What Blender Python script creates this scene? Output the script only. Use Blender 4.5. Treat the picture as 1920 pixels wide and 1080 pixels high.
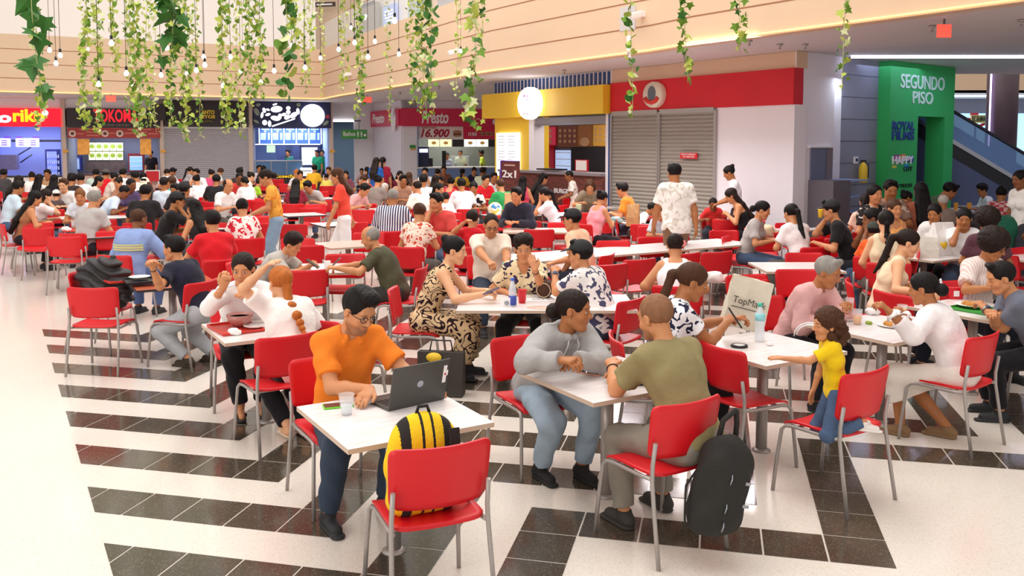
import bpy, bmesh, math, random
import numpy as np
from mathutils import Vector, Matrix, Euler, noise as mnoise

for _o in list(bpy.data.objects):
    bpy.data.objects.remove(_o, do_unlink=True)
scene = bpy.context.scene
COL = scene.collection
R = math.radians
random.seed(7)

# ------------------------------------------------------------------ camera
FOC, CAMZ, PRIN = 1650.0, 2.1, 384.0           # focal length in px of a 1920 wide frame, camera height, principal row
PITCH = math.atan((PRIN - 268.0) / FOC)
cd = bpy.data.cameras.new('camera'); cam = bpy.data.objects.new('camera', cd); COL.objects.link(cam)
cam.location = (0, 0, CAMZ); cam.rotation_euler = (math.pi / 2 - PITCH, 0, 0)
cd.sensor_width = 36.0; cd.lens = 36.0 * FOC / 1920.0
cd.shift_y = -(540.0 - PRIN) / 1920.0
cd.clip_end = 200
scene.camera = cam

# ------------------------------------------------------------------ light and exposure
scene.view_settings.view_transform = 'Standard'
scene.view_settings.look = 'None'
scene.view_settings.exposure = 0.24
scene.view_settings.gamma = 1.0
world = bpy.data.worlds.new('daylight'); scene.world = world; world.use_nodes = True
wn = world.node_tree
bg = wn.nodes['Background']; bg.inputs['Color'].default_value = (1.0, 0.955, 0.91, 1); bg.inputs['Strength'].default_value = 0.72

def area(name, loc, size, power, color=(1, 1, 1), rot=(0, 0, 0), size_y=None):
    l = bpy.data.lights.new(name, 'AREA'); l.energy = power; l.color = color
    l.shape = 'RECTANGLE'; l.size = size; l.size_y = size_y or size
    o = bpy.data.objects.new(name, l); COL.objects.link(o); o.location = loc; o.rotation_euler = rot
    return o
# the skylight of the atrium, high above the tables
area('skylight', (-2.5, 13, 11.5), 13, 1850, (1.0, 0.965, 0.92), size_y=22)
area('right_wall_fill', (2.2, 16.0, 3.6), 6.0, 190, (1.0, .94, .98), rot=(R(-35), 0, R(-56)), size_y=.6)  # added fill under the soffit to brighten the right facade, no fitting there
area('upper_wall_fill', (-5, 15, 10.5), 10, 420, (1.0, .95, .9), rot=(R(97), 0, R(27)), size_y=2)  # added fill aimed at the upper left wall to whiten it, no window modelled
# broad warm area light from behind and left of the camera
area('rear_left_area', (-9, -5, 5.5), 7, 420, (1.0, 0.93, 0.84), rot=(R(62), 0, R(-38)), size_y=5)

# ------------------------------------------------------------------ measuring: a point seen at a pixel, at a known height
def ray(px, py):
    x = (px - 960) / FOC; y = (PRIN - py) / FOC
    c, s = math.cos(PITCH), math.sin(PITCH)
    return Vector((x, c + y * s, -s + y * c))
def G(px, py, z=0.0):
    d = ray(px, py); t = (z - CAMZ) / d.z
    return Vector((0, 0, CAMZ)) + d * t
def GD(px, py, dist):
    d = ray(px, py); return Vector((0, 0, CAMZ)) + d * (dist / d.y)
def PIX(p):
    c, s = math.cos(PITCH), math.sin(PITCH)
    zz = p[2] - CAMZ; d = p[1] * c - zz * s; u = p[1] * s + zz * c
    return 960 + FOC * p[0] / d, PRIN - FOC * u / d

# ------------------------------------------------------------------ materials
MATS = {}
def nodes_of(m):
    m.use_nodes = True; nt = m.node_tree
    return nt, nt.nodes['Principled BSDF']
def mat(name, col, rough=0.5, metal=0.0, spec=0.5, bump=0.0, bscale=40.0, bdist=0.01, emit=None, estr=0.0, alpha=1.0, trans=0.0, vary=0.0, vscale=6.0, sheen=0.0, coords='Object', stretch=None, coat=0.0):
    if name in MATS: return MATS[name]
    m = bpy.data.materials.new(name); nt, b = nodes_of(m)
    b.inputs['Base Color'].default_value = (*col, 1); b.inputs['Roughness'].default_value = rough
    b.inputs['Metallic'].default_value = metal; b.inputs['Specular IOR Level'].default_value = spec
    if coat: b.inputs['Coat Weight'].default_value = coat
    if sheen: b.inputs['Sheen Weight'].default_value = sheen
    if trans: b.inputs['Transmission Weight'].default_value = trans
    if alpha < 1: b.inputs['Alpha'].default_value = alpha
    if emit is not None:
        b.inputs['Emission Color'].default_value = (*emit, 1); b.inputs['Emission Strength'].default_value = estr
    if bump or vary:
        tc = nt.nodes.new('ShaderNodeTexCoord'); src = tc.outputs[coords]
        if stretch:
            mp = nt.nodes.new('ShaderNodeMapping'); mp.inputs['Scale'].default_value = stretch
            nt.links.new(src, mp.inputs['Vector']); src = mp.outputs['Vector']
    if bump:
        n = nt.nodes.new('ShaderNodeTexNoise'); n.inputs['Scale'].default_value = bscale; n.inputs['Detail'].default_value = 3
        nt.links.new(src, n.inputs['Vector'])
        bp = nt.nodes.new('ShaderNodeBump'); bp.inputs['Strength'].default_value = bump; bp.inputs['Distance'].default_value = bdist
        nt.links.new(n.outputs['Fac'], bp.inputs['Height']); nt.links.new(bp.outputs['Normal'], b.inputs['Normal'])
    if vary:
        n = nt.nodes.new('ShaderNodeTexNoise'); n.inputs['Scale'].default_value = vscale; n.inputs['Detail'].default_value = 4
        nt.links.new(src, n.inputs['Vector'])
        mx = nt.nodes.new('ShaderNodeMix'); mx.data_type = 'RGBA'
        mx.inputs['A'].default_value = (*[c * (1 - vary) for c in col], 1); mx.inputs['B'].default_value = (*[min(1, c * (1 + vary)) for c in col], 1)
        nt.links.new(n.outputs['Fac'], mx.inputs['Factor']); nt.links.new(mx.outputs['Result'], b.inputs['Base Color'])
    MATS[name] = m; return m

def srgb(h):
    h = h.lstrip('#'); v = [int(h[i:i + 2], 16) / 255 for i in (0, 2, 4)]
    return tuple(c / 12.92 if c <= .04045 else ((c + .055) / 1.055) ** 2.4 for c in v)

def ramp(nt, src, stops, interp='CONSTANT'):
    r = nt.nodes.new('ShaderNodeValToRGB'); r.color_ramp.interpolation = interp
    while len(r.color_ramp.elements) < len(stops): r.color_ramp.elements.new(0.5)
    for e, (p, c) in zip(r.color_ramp.elements, stops): e.position = p; e.color = (*c, 1)
    nt.links.new(src, r.inputs['Fac']); return r.outputs['Color']

def cloth_pattern(name, kind, cols, scale=10.0, rough=0.85):
    """patterned fabric: stripes, floral blots, swirling contour lines, fine checks"""
    if name in MATS: return MATS[name]
    m = bpy.data.materials.new(name); nt, b = nodes_of(m); b.inputs['Roughness'].default_value = rough
    b.inputs['Specular IOR Level'].default_value = 0.2
    tc = nt.nodes.new('ShaderNodeTexCoord'); src = tc.outputs['Object']
    if kind in ('stripes', 'hstripes'):
        w = nt.nodes.new('ShaderNodeTexWave'); w.wave_type = 'BANDS'; w.bands_direction = 'X' if kind == 'stripes' else 'Z'
        w.inputs['Scale'].default_value = scale; w.inputs['Distortion'].default_value = 0.6; w.inputs['Detail'].default_value = 1
        nt.links.new(src, w.inputs['Vector']); c = ramp(nt, w.outputs['Fac'], [(0, cols[0]), (0.5, cols[1])])
    elif kind == 'blots':
        n = nt.nodes.new('ShaderNodeTexNoise'); n.inputs['Scale'].default_value = scale; n.inputs['Detail'].default_value = 1.2
        n.inputs['Distortion'].default_value = 0.8
        nt.links.new(src, n.inputs['Vector'])
        if len(cols) == 2: c = ramp(nt, n.outputs['Fac'], [(0, cols[0]), (0.56, cols[1])])
        else: c = ramp(nt, n.outputs['Fac'], [(0, cols[1]), (0.40, cols[0]), (0.585, cols[2])])
    elif kind == 'petals':
        v = nt.nodes.new('ShaderNodeTexVoronoi'); v.feature = 'DISTANCE_TO_EDGE'; v.inputs['Scale'].default_value = scale
        nt.links.new(src, v.inputs['Vector']); c = ramp(nt, v.outputs['Distance'], [(0, cols[0]), (0.10, cols[1])])
    elif kind == 'swirl':
        n = nt.nodes.new('ShaderNodeTexNoise'); n.inputs['Scale'].default_value = scale; n.inputs['Detail'].default_value = 0.3
        n.inputs['Distortion'].default_value = 0.5
        nt.links.new(src, n.inputs['Vector'])
        mt = nt.nodes.new('ShaderNodeMath'); mt.operation = 'MULTIPLY'; mt.inputs[1].default_value = 4.6
        nt.links.new(n.outputs['Fac'], mt.inputs[0])
        fr = nt.nodes.new('ShaderNodeMath'); fr.operation = 'PINGPONG'; fr.inputs[1].default_value = 0.5
        nt.links.new(mt.outputs[0], fr.inputs[0]); c = ramp(nt, fr.outputs[0], [(0, cols[0]), (0.17, cols[1])])
    elif kind == 'checks':
        k = nt.nodes.new('ShaderNodeTexChecker'); k.inputs['Scale'].default_value = scale
        k.inputs['Color1'].default_value = (*cols[0], 1); k.inputs['Color2'].default_value = (*cols[1], 1)
        nt.links.new(src, k.inputs['Vector']); c = k.outputs['Color']
    nt.links.new(c, b.inputs['Base Color'])
    n2 = nt.nodes.new('ShaderNodeTexNoise'); n2.inputs['Scale'].default_value = 9; n2.inputs['Detail'].default_value = 2
    nt.links.new(src, n2.inputs['Vector'])
    bp = nt.nodes.new('ShaderNodeBump'); bp.inputs['Strength'].default_value = 0.6; bp.inputs['Distance'].default_value = 0.03
    nt.links.new(n2.outputs['Fac'], bp.inputs['Height']); nt.links.new(bp.outputs['Normal'], b.inputs['Normal'])
    MATS[name] = m; return m

def cloth(hexcol):
    return mat('fabric_' + hexcol.strip('#'), srgb(hexcol), rough=0.9, spec=0.15, bump=0.55, bscale=10, bdist=0.03, sheen=0.1)
def emis(name, col, s):
    return mat(name, col, rough=0.6, emit=col, estr=s)

# ------------------------------------------------------------------ mesh helpers
def obj(name, bm, m, parent=None, loc=None, smooth=False):
    me = bpy.data.meshes.new(name); bm.to_mesh(me); bm.free()
    if smooth: me.polygons.foreach_set('use_smooth', [True] * len(me.polygons))
    o = bpy.data.objects.new(name, me); COL.objects.link(o)
    for mm in (m if isinstance(m, (list, tuple)) else [m]): me.materials.append(mm)
    if parent is not None: o.parent = parent
    if loc is not None: o.location = loc
    return o
def empty(name, loc=(0, 0, 0), rz=0.0):
    o = bpy.data.objects.new(name, None); COL.objects.link(o); o.location = loc; o.rotation_euler = (0, 0, rz)
    o.empty_display_size = 0.1; return o
LABELS = set()
def tag(o, label, cat, group=None, kind=None):
    o['label'] = label; o['category'] = cat
    if group: o['group'] = group
    if kind: o['kind'] = kind
    LABELS.add(label); return o
def thing(name, label, cat, loc=(0, 0, 0), rz=0.0, group=None):
    return tag(empty(name, loc, rz), label, cat, group)
def struct(name, bm, m, label=None, cat=None, smooth=False):
    o = obj(name, bm, m, smooth=smooth); o['kind'] = 'structure'
    if label: o['label'] = label
    if cat: o['category'] = cat
    return o
def B(): return bmesh.new()
def box(bm, c, s, mi=0, rot=None, bev=0.0):
    """box with centre c and size s"""
    r = bmesh.ops.create_cube(bm, size=1.0)
    vs = r['verts']; bmesh.ops.scale(bm, vec=s, verts=vs)
    fs = set(f for v in vs for f in v.link_faces)
    if bev:
        es = list(set(e for v in vs for e in v.link_edges))
        rb = bmesh.ops.bevel(bm, geom=es, offset=bev, segments=2, affect='EDGES', profile=0.6)
        fs = set(rb['faces']) | set(f for f in fs if f.is_valid)
        vs = list(set(v for f in fs for v in f.verts))
    if rot is not None: bmesh.ops.rotate(bm, cent=(0, 0, 0), matrix=rot, verts=vs)
    bmesh.ops.translate(bm, vec=c, verts=vs)
    for f in fs: f.material_index = mi
    return vs
def quad(bm, pts, mi=0):
    f = bm.faces.new([bm.verts.new(p) for p in pts]); f.material_index = mi; return f
def tube(bm, pts, rad, seg=10, mi=0, cap=True, smooth=True):
    """round tube through pts; rad a number or one per point"""
    pts = [Vector(p) for p in pts]; n = len(pts)
    rs = rad if isinstance(rad, (list, tuple)) else [rad] * n
    rings = []; prev = None
    for i, p in enumerate(pts):
        t = (pts[min(i + 1, n - 1)] - pts[max(i - 1, 0)]).normalized()
        if prev is None:
            a = Vector((0, 0, 1)) if abs(t.z) < 0.9 else Vector((1, 0, 0)); u = t.cross(a).normalized()
        else:
            u = prev - t * prev.dot(t)
            u = u.normalized() if u.length > 1e-6 else t.orthogonal().normalized()
        prev = u; v = t.cross(u)
        rings.append([bm.verts.new(p + (u * math.cos(2 * math.pi * k / seg) + v * math.sin(2 * math.pi * k / seg)) * rs[i]) for k in range(seg)])
    for a, b in zip(rings, rings[1:]):
        for k in range(seg):
            f = bm.faces.new((a[k], a[(k + 1) % seg], b[(k + 1) % seg], b[k])); f.material_index = mi; f.smooth = smooth
    if cap:
        for ring in (rings[0][::-1], rings[-1]):
            f = bm.faces.new(ring); f.material_index = mi
def lathe(bm, prof, seg=20, c=(0, 0, 0), mi=0, M=None):
    """surface of revolution about z; prof = [(r, z), ...]"""
    rings = []
    for r, z in prof:
        ring = []
        for k in range(seg):
            p = Vector((r * math.cos(2 * math.pi * k / seg), r * math.sin(2 * math.pi * k / seg), z))
            if M is not None: p = M @ p
            ring.append(bm.verts.new(p + Vector(c)))
        rings.append(ring)
    for a, b in zip(rings, rings[1:]):
        for k in range(seg):
            f = bm.faces.new((a[k], a[(k + 1) % seg], b[(k + 1) % seg], b[k])); f.material_index = mi; f.smooth = True
    for ring, pr in ((rings[0][::-1], prof[0]), (rings[-1], prof[-1])):
        if pr[0] > 1e-4:
            f = bm.faces.new(ring); f.material_index = mi
def poly_prism(bm, pts, z0, z1, mi=0):
    lo = [bm.verts.new((p[0], p[1], z0)) for p in pts]; hi = [bm.verts.new((p[0], p[1], z1)) for p in pts]
    n = len(pts)
    for k in range(n):
        f = bm.faces.new((lo[k], lo[(k + 1) % n], hi[(k + 1) % n], hi[k])); f.material_index = mi
    f = bm.faces.new(lo[::-1]); f.material_index = mi; f = bm.faces.new(hi); f.material_index = mi
def subsurf(o, lv=1):
    m = o.modifiers.new('s', 'SUBSURF'); m.levels = lv; m.render_levels = lv; return o
def copy_tree(o, parent=None):
    c = o.copy(); COL.objects.link(c)
    if parent is not None: c.parent = parent
    for ch in list(o.children): copy_tree(ch, c)
    return c
def text(s, name, size, m, parent, M, ext=0.004, bold=0.0, sx=1.0, align='CENTER', shear=0.0):
    cu = bpy.data.curves.new(name, 'FONT'); cu.body = s; cu.size = size; cu.extrude = ext; cu.offset = bold
    cu.align_x = align; cu.align_y = 'CENTER'; cu.shear = shear; cu.resolution_u = 3
    cu.materials.append(m)
    to = bpy.data.objects.new(name + '_curve', cu); COL.objects.link(to)
    bpy.context.view_layer.update()
    me = bpy.data.meshes.new_from_object(to.evaluated_get(bpy.context.evaluated_depsgraph_get()))
    bpy.data.objects.remove(to, do_unlink=True); bpy.data.curves.remove(cu)
    if not me.materials: me.materials.append(m)
    o = bpy.data.objects.new(name, me); COL.objects.link(o); o.parent = parent
    o.matrix_local = M @ Matrix.Diagonal((sx, 1, 1, 1))
    return o
# ------------------------------------------------------------------ surfaces of the place
M_beige = mat('beige_plaster', srgb('#dfc1a3'), rough=0.8, vary=0.03, vscale=1.5)
M_groove = mat('groove_brown', srgb('#a06a4e'), rough=0.8)
M_white = mat('white_paint', srgb('#ece8ee'), rough=0.7, vary=0.02)
M_warmwhite = mat('warm_white_paint', srgb('#f6efe9'), rough=0.7)
M_soffit = mat('soffit_paint', srgb('#d9d2d2'), rough=0.8)
M_greywall = mat('grey_cladding', srgb('#8b8c9a'), rough=0.6, vary=0.05, vscale=3)
M_greyline = mat('grey_joint', srgb('#5d5e6b'), rough=0.8)
M_green = mat('green_wall_paint', srgb('#2fae57'), rough=0.6)
M_metal = mat('grey_metal', srgb('#b0aba8'), rough=0.35, metal=0.6)
M_tubegrey = mat('powder_coated_grey', srgb('#aca4a0'), rough=0.38, metal=0.35)
M_shutter = mat('shutter_grey', srgb('#bcb8be'), rough=0.5, metal=0.15)
M_shutter2 = mat('shutter_taupe', srgb('#a8a198'), rough=0.5, metal=0.15)
M_dark = mat('dark_interior', srgb('#2a2832'), rough=0.8)
M_black = mat('black_plastic', srgb('#17161a'), rough=0.45)
M_bluegrey = mat('blue_grey_wall', srgb('#8e9dc4'), rough=0.7)
M_steel = mat('brushed_steel', srgb('#9da1ab'), rough=0.3, metal=0.9)
M_redpaint = mat('red_sign_paint', srgb('#d01523'), rough=0.5)
M_yellow = mat('yellow_sign_paint', srgb('#f0c630'), rough=0.5)
M_glass = mat('clear_glass', (0.9, 0.95, 0.97), rough=0.05, alpha=0.22)
M_blueglass = mat('blue_tinted_glass', srgb('#5d86b4'), rough=0.1, alpha=0.75)
M_whitelet = mat('white_lettering', srgb('#f4eff0'), rough=0.5)
M_blackpanel = mat('black_sign_panel', srgb('#2e2528'), rough=0.5)

# floor: pale terrazzo with joints, dark tiles laid in stepped bands
def terrazzo(name, base, fleck, amount, rough, tint=0.04):
    m = bpy.data.materials.new(name); nt, b = nodes_of(m)
    b.inputs['Roughness'].default_value = rough; b.inputs['Specular IOR Level'].default_value = 0.6
    tc = nt.nodes.new('ShaderNodeTexCoord')
    v = nt.nodes.new('ShaderNodeTexVoronoi'); v.inputs['Scale'].default_value = 190
    nt.links.new(tc.outputs['Object'], v.inputs['Vector'])
    sep = nt.nodes.new('ShaderNodeSeparateColor'); nt.links.new(v.outputs['Color'], sep.inputs['Color'])
    gt = nt.nodes.new('ShaderNodeMath'); gt.operation = 'GREATER_THAN'; gt.inputs[1].default_value = 1 - amount
    nt.links.new(sep.outputs['Red'], gt.inputs[0])
    n = nt.nodes.new('ShaderNodeTexNoise'); n.inputs['Scale'].default_value = 1.3; n.inputs['Detail'].default_value = 3
    nt.links.new(tc.outputs['Object'], n.inputs['Vector'])
    m1 = nt.nodes.new('ShaderNodeMix'); m1.data_type = 'RGBA'
    m1.inputs['A'].default_value = (*[c * (1 - tint) for c in base], 1); m1.inputs['B'].default_value = (*[min(1, c * (1 + tint)) for c in base], 1)
    nt.links.new(n.outputs['Fac'], m1.inputs['Factor'])
    m2 = nt.nodes.new('ShaderNodeMix'); m2.data_type = 'RGBA'; m2.inputs['B'].default_value = (*fleck, 1)
    nt.links.new(gt.outputs[0], m2.inputs['Factor']); nt.links.new(m1.outputs['Result'], m2.inputs['A'])
    nt.links.new(m2.outputs['Result'], b.inputs['Base Color'])
    return m
M_floor = terrazzo('pale_terrazzo', srgb('#e6ddd3'), srgb('#d8ccbd'), 0.14, 0.15)
M_tile = terrazzo('dark_terrazzo_tile', srgb('#4b4238'), srgb('#6f6455'), 0.10, 0.13, 0.12)
bm = B(); quad(bm, [(-40, -8, 0), (40, -8, 0), (40, 62, 0), (-40, 62, 0)]); struct('floor', bm, M_floor)

FT, FS, FX, FY = R(13.12), 0.3195, 1.594, 4.280
def lat(i, j):
    return (FX + FS * (i * math.cos(FT) + j * math.sin(FT)), FY + FS * (-i * math.sin(FT) + j * math.cos(FT)))
bm = B(); g = 0.016; cells = set()
base = [(a, 0) for a in range(-4, 1)] + [(0, b) for b in range(1, 6)]
for k in range(-30, 40):
    for n in range(0, 9):
        for a, b in base: cells.add((a + 5 * k - 2 * n, b + 5 * k + 2 * n))
for i, j in cells:
    x, y = lat(i + .5, j + .5)
    if -9 < x < 22 and 2.2 < y < 26:
        quad(bm, [(*lat(i + a, j + b), 0.0025) for a, b in ((g, g), (1 - g, g), (1 - g, 1 - g), (g, 1 - g))])
for (p0, p1) in (((-5.38, 9.94), (-1.95, 4.16)),):
    d = Vector((p1[0] - p0[0], p1[1] - p0[1], 0)).normalized(); nrm = Vector((d.y, -d.x, 0))
    bmesh.ops.bisect_plane(bm, geom=bm.verts[:] + bm.edges[:] + bm.faces[:], plane_co=(*p0, 0), plane_no=nrm, clear_outer=True)
struct('floor_dark_tiles', bm, M_tile)

# ------------------------------------------------------------------ planes of the shopfronts
class Plane:
    def __init__(s, p, q, shift=0.0):
        s.p = Vector((p[0], p[1], 0)); s.u = (Vector((q[0], q[1], 0)) - s.p).normalized()
        s.n = Vector((s.u.y, -s.u.x, 0))
        if s.n.dot(-s.p) < 0: s.n = -s.n                        # towards the tables
        s.p = s.p + s.n * shift
    def hit(s, px, py):
        d = ray(px, py); c = Vector((0, 0, CAMZ)); t = (s.p - c).dot(s.n) / d.dot(s.n); h = c + d * t
        return (h - s.p).dot(s.u), h.z
    def rect(s, x0, y0, x1, y1):
        a = s.hit(x0, y0); b = s.hit(x1, y0); c = s.hit(x0, y1); d = s.hit(x1, y1)
        return (a[0] + c[0]) / 2, (b[0] + d[0]) / 2, (c[1] + d[1]) / 2, (a[1] + b[1]) / 2
    def at(s, a, z, off=0.0): return s.p + s.u * a + s.n * off + Vector((0, 0, z))
    def mat(s, a, z, off=0.0):
        """matrix of a sign: x along the wall read from the front, y up, z out of it"""
        u = s.u if s.u.cross(Vector((0, 0, 1))).dot(s.n) > 0 else -s.u
        m = Matrix((u, Vector((0, 0, 1)), s.n)).transposed().to_4x4(); m.translation = s.at(a, z, off); return m
def slab(bm, P, a0, a1, z0, z1, off0, off1, mi=0):
    c = [P.at(a, z, o) for a in (a0, a1) for z in (z0, z1) for o in (off0, off1)]
    v = [bm.verts.new(p) for p in c]
    for f in ((0, 1, 3, 2), (4, 6, 7, 5), (0, 4, 5, 1), (2, 3, 7, 6), (0, 2, 6, 4), (1, 5, 7, 3)):
        ff = bm.faces.new([v[i] for i in f]); ff.material_index = mi
def px_slab(bm, P, x0, y0, x1, y1, off0=0.0, off1=0.06, mi=0, floor=False):
    a0, a1, z0, z1 = P.rect(x0, y0, x1, y1)
    if floor: z0 = 0.0
    slab(bm, P, a0, a1, z0, z1, off0, off1, mi)
    return a0, a1, z0, z1
PL = Plane((-16.27, 32.08), (-7.18, 35.02))
PR = Plane((-0.5, 23.59), (4.95, 15.45))
PC = Plane((4.95, 15.45), (9.37, 18.93))
PPs = Plane((-5.71, 36.46), (-4.11, 33.28)); PPf = Plane((-4.11, 33.28), (-0.6, 34.2))
PB = Plane((-7.18, 36.2), (-5.5, 36.6))

# gallery fascia: beige boards with thin dark joints, bending round the void
SOF, TOP = 3.7, 5.55
FPTS = [(-26.0, 22.85), (-16.21, 28.04), (-7.03, 32.87), (-5.83, 30.26), (-0.48, 20.06), (2.44, 15.63), (2.95, 14.55), (4.6, 12.0), (5.81, 10.12), (8.3, 6.0)]
rng = range(len(FPTS) - 1)
for side, idx in (('left', [0, 1]), ('right', list(range(2, 9)))):
    bm = B()
    for i in idx:
        p, q = FPTS[i], FPTS[i + 1]; P = Plane(p, q); L = (Vector(q) - Vector(p)).length
        slab(bm, P, 0, L, SOF, TOP, -0.25, 0.0, 0)
        for z in (4.16, 4.62, 5.08): slab(bm, P, 0, L, z - .011, z + .011, -.02, 0.004, 1)
    struct('wall_fascia_' + side, bm, [M_beige, M_groove])
M_string = emis('warm_light_strip', (1.0, 0.62, 0.22), 1.3)
bm = B()
for i in rng:
    p, q = Vector(FPTS[i]), Vector(FPTS[i + 1]); P = Plane(p, q); n = P.n
    tube(bm, [(p.x + n.x * .03, p.y + n.y * .03, SOF + .03), (q.x + n.x * .03, q.y + n.y * .03, SOF + .03)], 0.014, 6)
tag(obj('light_string', bm, M_string), 'thin warm glowing light strip along the lower edge of the beige gallery fascia', 'light')

# soffit of the gallery = ceiling over the shopfronts
bm = B()
pts = [(-26.0, 22.85)] + FPTS[1:] + [(14, 2), (30, 2), (30, 20.7), (9.5, 20.7), (9.5, 50), (-30, 50), (-30, 22.85)]
pts = [(x * (1 + .12 / math.hypot(x, y)), y * (1 + .12 / math.hypot(x, y))) if 0 < i < 10 else (x, y) for i, (x, y) in enumerate(pts)]
poly_prism(bm, pts, SOF + .004, SOF + 0.3); struct('ceiling', bm, M_soffit)

# upper floor seen over the fascia: white wall on the left, rooms and shops on the right
PU = Plane((-16.21, 28.04), (-7.03, 32.87), -0.9)
bm = B(); a1 = PU.hit(592, 60)[0]
slab(bm, PU, -14, a1, TOP - .4, 11, -.3, 0); struct('wall_upper_left', bm, M_warmwhite)
bm = B(); slab(bm, PU, -14, a1 + 16, TOP - .5, TOP - .3, -12, 0.85); struct('floor_upper_gallery', bm, M_white)
PU2 = Plane((-10, 38), (8, 34))
bm = B(); slab(bm, PU2, -8, 60, TOP - .4, 12, -.3, 0); struct('wall_upper_back', bm, mat('upper_beige', srgb('#d9c0a4'), rough=0.8))
# upper shopfronts behind the gallery
PS = Plane((-5.0, 33.6), (4.9, 17.7))
bm = B(); px_slab(bm, PS, 679, -60, 780, 90, -.2, 0); struct('wall_upper_shop_white', bm, M_warmwhite)
s = thing('upper_shop_display', 'tall grey display panel with a small white fruit emblem in the upper shop window', 'display')
bm = B(); px_slab(bm, PS, 694, 8, 719, 70, .15, .35); obj('panel', bm, mat('display_grey', srgb('#8d8577'), rough=0.4), s)
bm = B(); px_slab(bm, PS, 694.5, 6, 718, 13, .33, .37); obj('top_band', bm, M_black, s)
a0, a1, z0, z1 = PS.rect(698.5, 28, 704, 39); bm = B()
lathe(bm, [(0.0, 0), (.11, 0), (.11, .01), (0, .01)], 20); box(bm, (.12, .03, .0), (.07, .09, .05))
o = obj('emblem', bm, emis('emblem_white', (1, 1, 1), 1.2), s); o.matrix_local = PS.mat((a0 + a1) / 2, (z0 + z1) / 2, .355)
s = thing('upper_poster', 'lit blue poster with white lines in the upper shop window', 'poster')
bm = B(); px_slab(bm, PS, 727.5, 10, 750.5, 50, .12, .2); obj('poster_face', bm, emis('poster_blue', srgb('#7f92c8'), .7), s)
bm = B()
for k, (x0, x1, y) in enumerate(((731, 746, 20), (730, 748, 26), (732, 747, 32), (734, 745, 38))): px_slab(bm, PS, x0, y, x1, y + 2.6, .2, .215)
obj('lettering', bm, emis('poster_white', (1, 1, 1), 1.0), s)
bm = B(); px_slab(bm, PS, 766, -40, 804, 60, -.1, .02); struct('window_upper_shop', bm, mat('upper_window', srgb('#9cb3bd'), rough=0.15))
bm = B()
for k in range(9): px_slab(bm, PS, 802 + k * 2.4, -20, 803.6 + k * 2.4, 60, 0, .12)
struct('wall_upper_slats', bm, mat('pale_wood_slats', srgb('#d9a86c'), rough=0.6))
bm = B(); px_slab(bm, PS, 822, -40, 880, 60, -.1, .05); struct('window_upper_dark', bm, mat('upper_stock', srgb('#8a7d84'), rough=0.7, vary=.6, vscale=5))
# room beyond the void on the upper left: sign, blue bin
s = thing('upper_room_sign', 'small dark nameplate high on the beige wall of the upper corridor', 'sign')
PX = Plane((-10, 37.5), (8, 33.5))
bm = B(); px_slab(bm, PX, 593.5, 5, 631, 13.5, .1, .16); obj('plate', bm, mat('nameplate', srgb('#4b3a33')), s)
bm = B(); px_slab(bm, PX, 597, 8, 626, 11, .16, .17); obj('lettering', bm, M_whitelet, s)
bm = B(); px_slab(bm, PX, 593, 63, 616, 90, 1.2, 1.7); tag(obj('storage_bin', bm, mat('bin_blue', srgb('#7f93bd'), rough=.4)), 'pale blue bin behind the glass railing of the upper corridor', 'bin')
# glass railing of the gallery
s = thing('gallery_railing', 'glass railing with a pale handrail above the beige fascia', 'railing')
g1 = B(); g2 = B()
for i in (2, 3):
    p, q = Vector(FPTS[i]), Vector(FPTS[i + 1]); P = Plane(p, q, -.12); L = (q - p).length
    slab(g1, P, 0, L, TOP, TOP + 1.0, -.012, 0); tube(g2, [P.at(0, TOP + 1.02), P.at(L, TOP + 1.02)], .025, 8)
obj('glass_panel', g1, M_glass, s); obj('handrail', g2, M_beige, s)

# ------------------------------------------------------------------ boundary walls
def wallbox(name, p, q, z0, z1, m, th=0.2, shift=0.0):
    bm = B(); P = Plane(p, q); slab(bm, P, 0, (Vector(q) - Vector(p)).length, z0, z1, -th + shift, shift); return struct(name, bm, m)
wallbox('wall_back', (-30, 47), (9.5, 47), 0, SOF, mat('back_room_grey', srgb('#6f7488'), rough=0.8))
wallbox('wall_left', (-30, 10), (-30, 50), 0, SOF, M_white)
wallbox('wall_far_right', (9.5, 47), (30, 47), 0, 6, M_white)
wallbox('wall_right', (24, 2), (24, 50), 0, 6, M_greywall)

# ------------------------------------------------------------------ left facade: piers between the stalls
def pier(P, x0, x1, n, m=M_beige, top=None, dep=.5):
    bm = B(); a0, _, _, _ = P.rect(x0, 300, x1, 310); a1 = P.rect(x0, 300, x1, 310)[1]
    slab(bm, P, a0, a1, 0, SOF, -dep, 0.12); o = struct('wall_pier_%d' % n, bm, m); return o
M_pier = mat('pier_paint', srgb('#c9b4a6'), rough=.7)
pier(PL, 118, 126, 1, M_pier); pier(PL, 301, 308.5, 2, M_pier); pier(PL, 467, 475, 3, M_pier); pier(PL, 618, 625, 4, M_pier)
for x in (122, 304.5, 620.5):
    pass
for n, x in enumerate((124, 306, 622)):
    bm = B(); px_slab(bm, PL, x - 4.5, 281, x + 5, 286, .12, .15)
    tag(obj('pier_plate', bm, mat('orange_plate', srgb('#e0a030'))), 'small orange plate on the pier %s' % ('beside the red sign', 'left of the grey shutter', 'right of the salad stall')[n], 'plate')
# wall above the signs
bm = B(); a0 = PL.hit(-60, 200)[0]; a1 = PL.hit(620, 200)[0]
slab(bm, PL, a0, a1, PL.hit(60, 203)[1], SOF, -.3, 0.0); struct('wall_above_stalls', bm, M_white)

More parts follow.
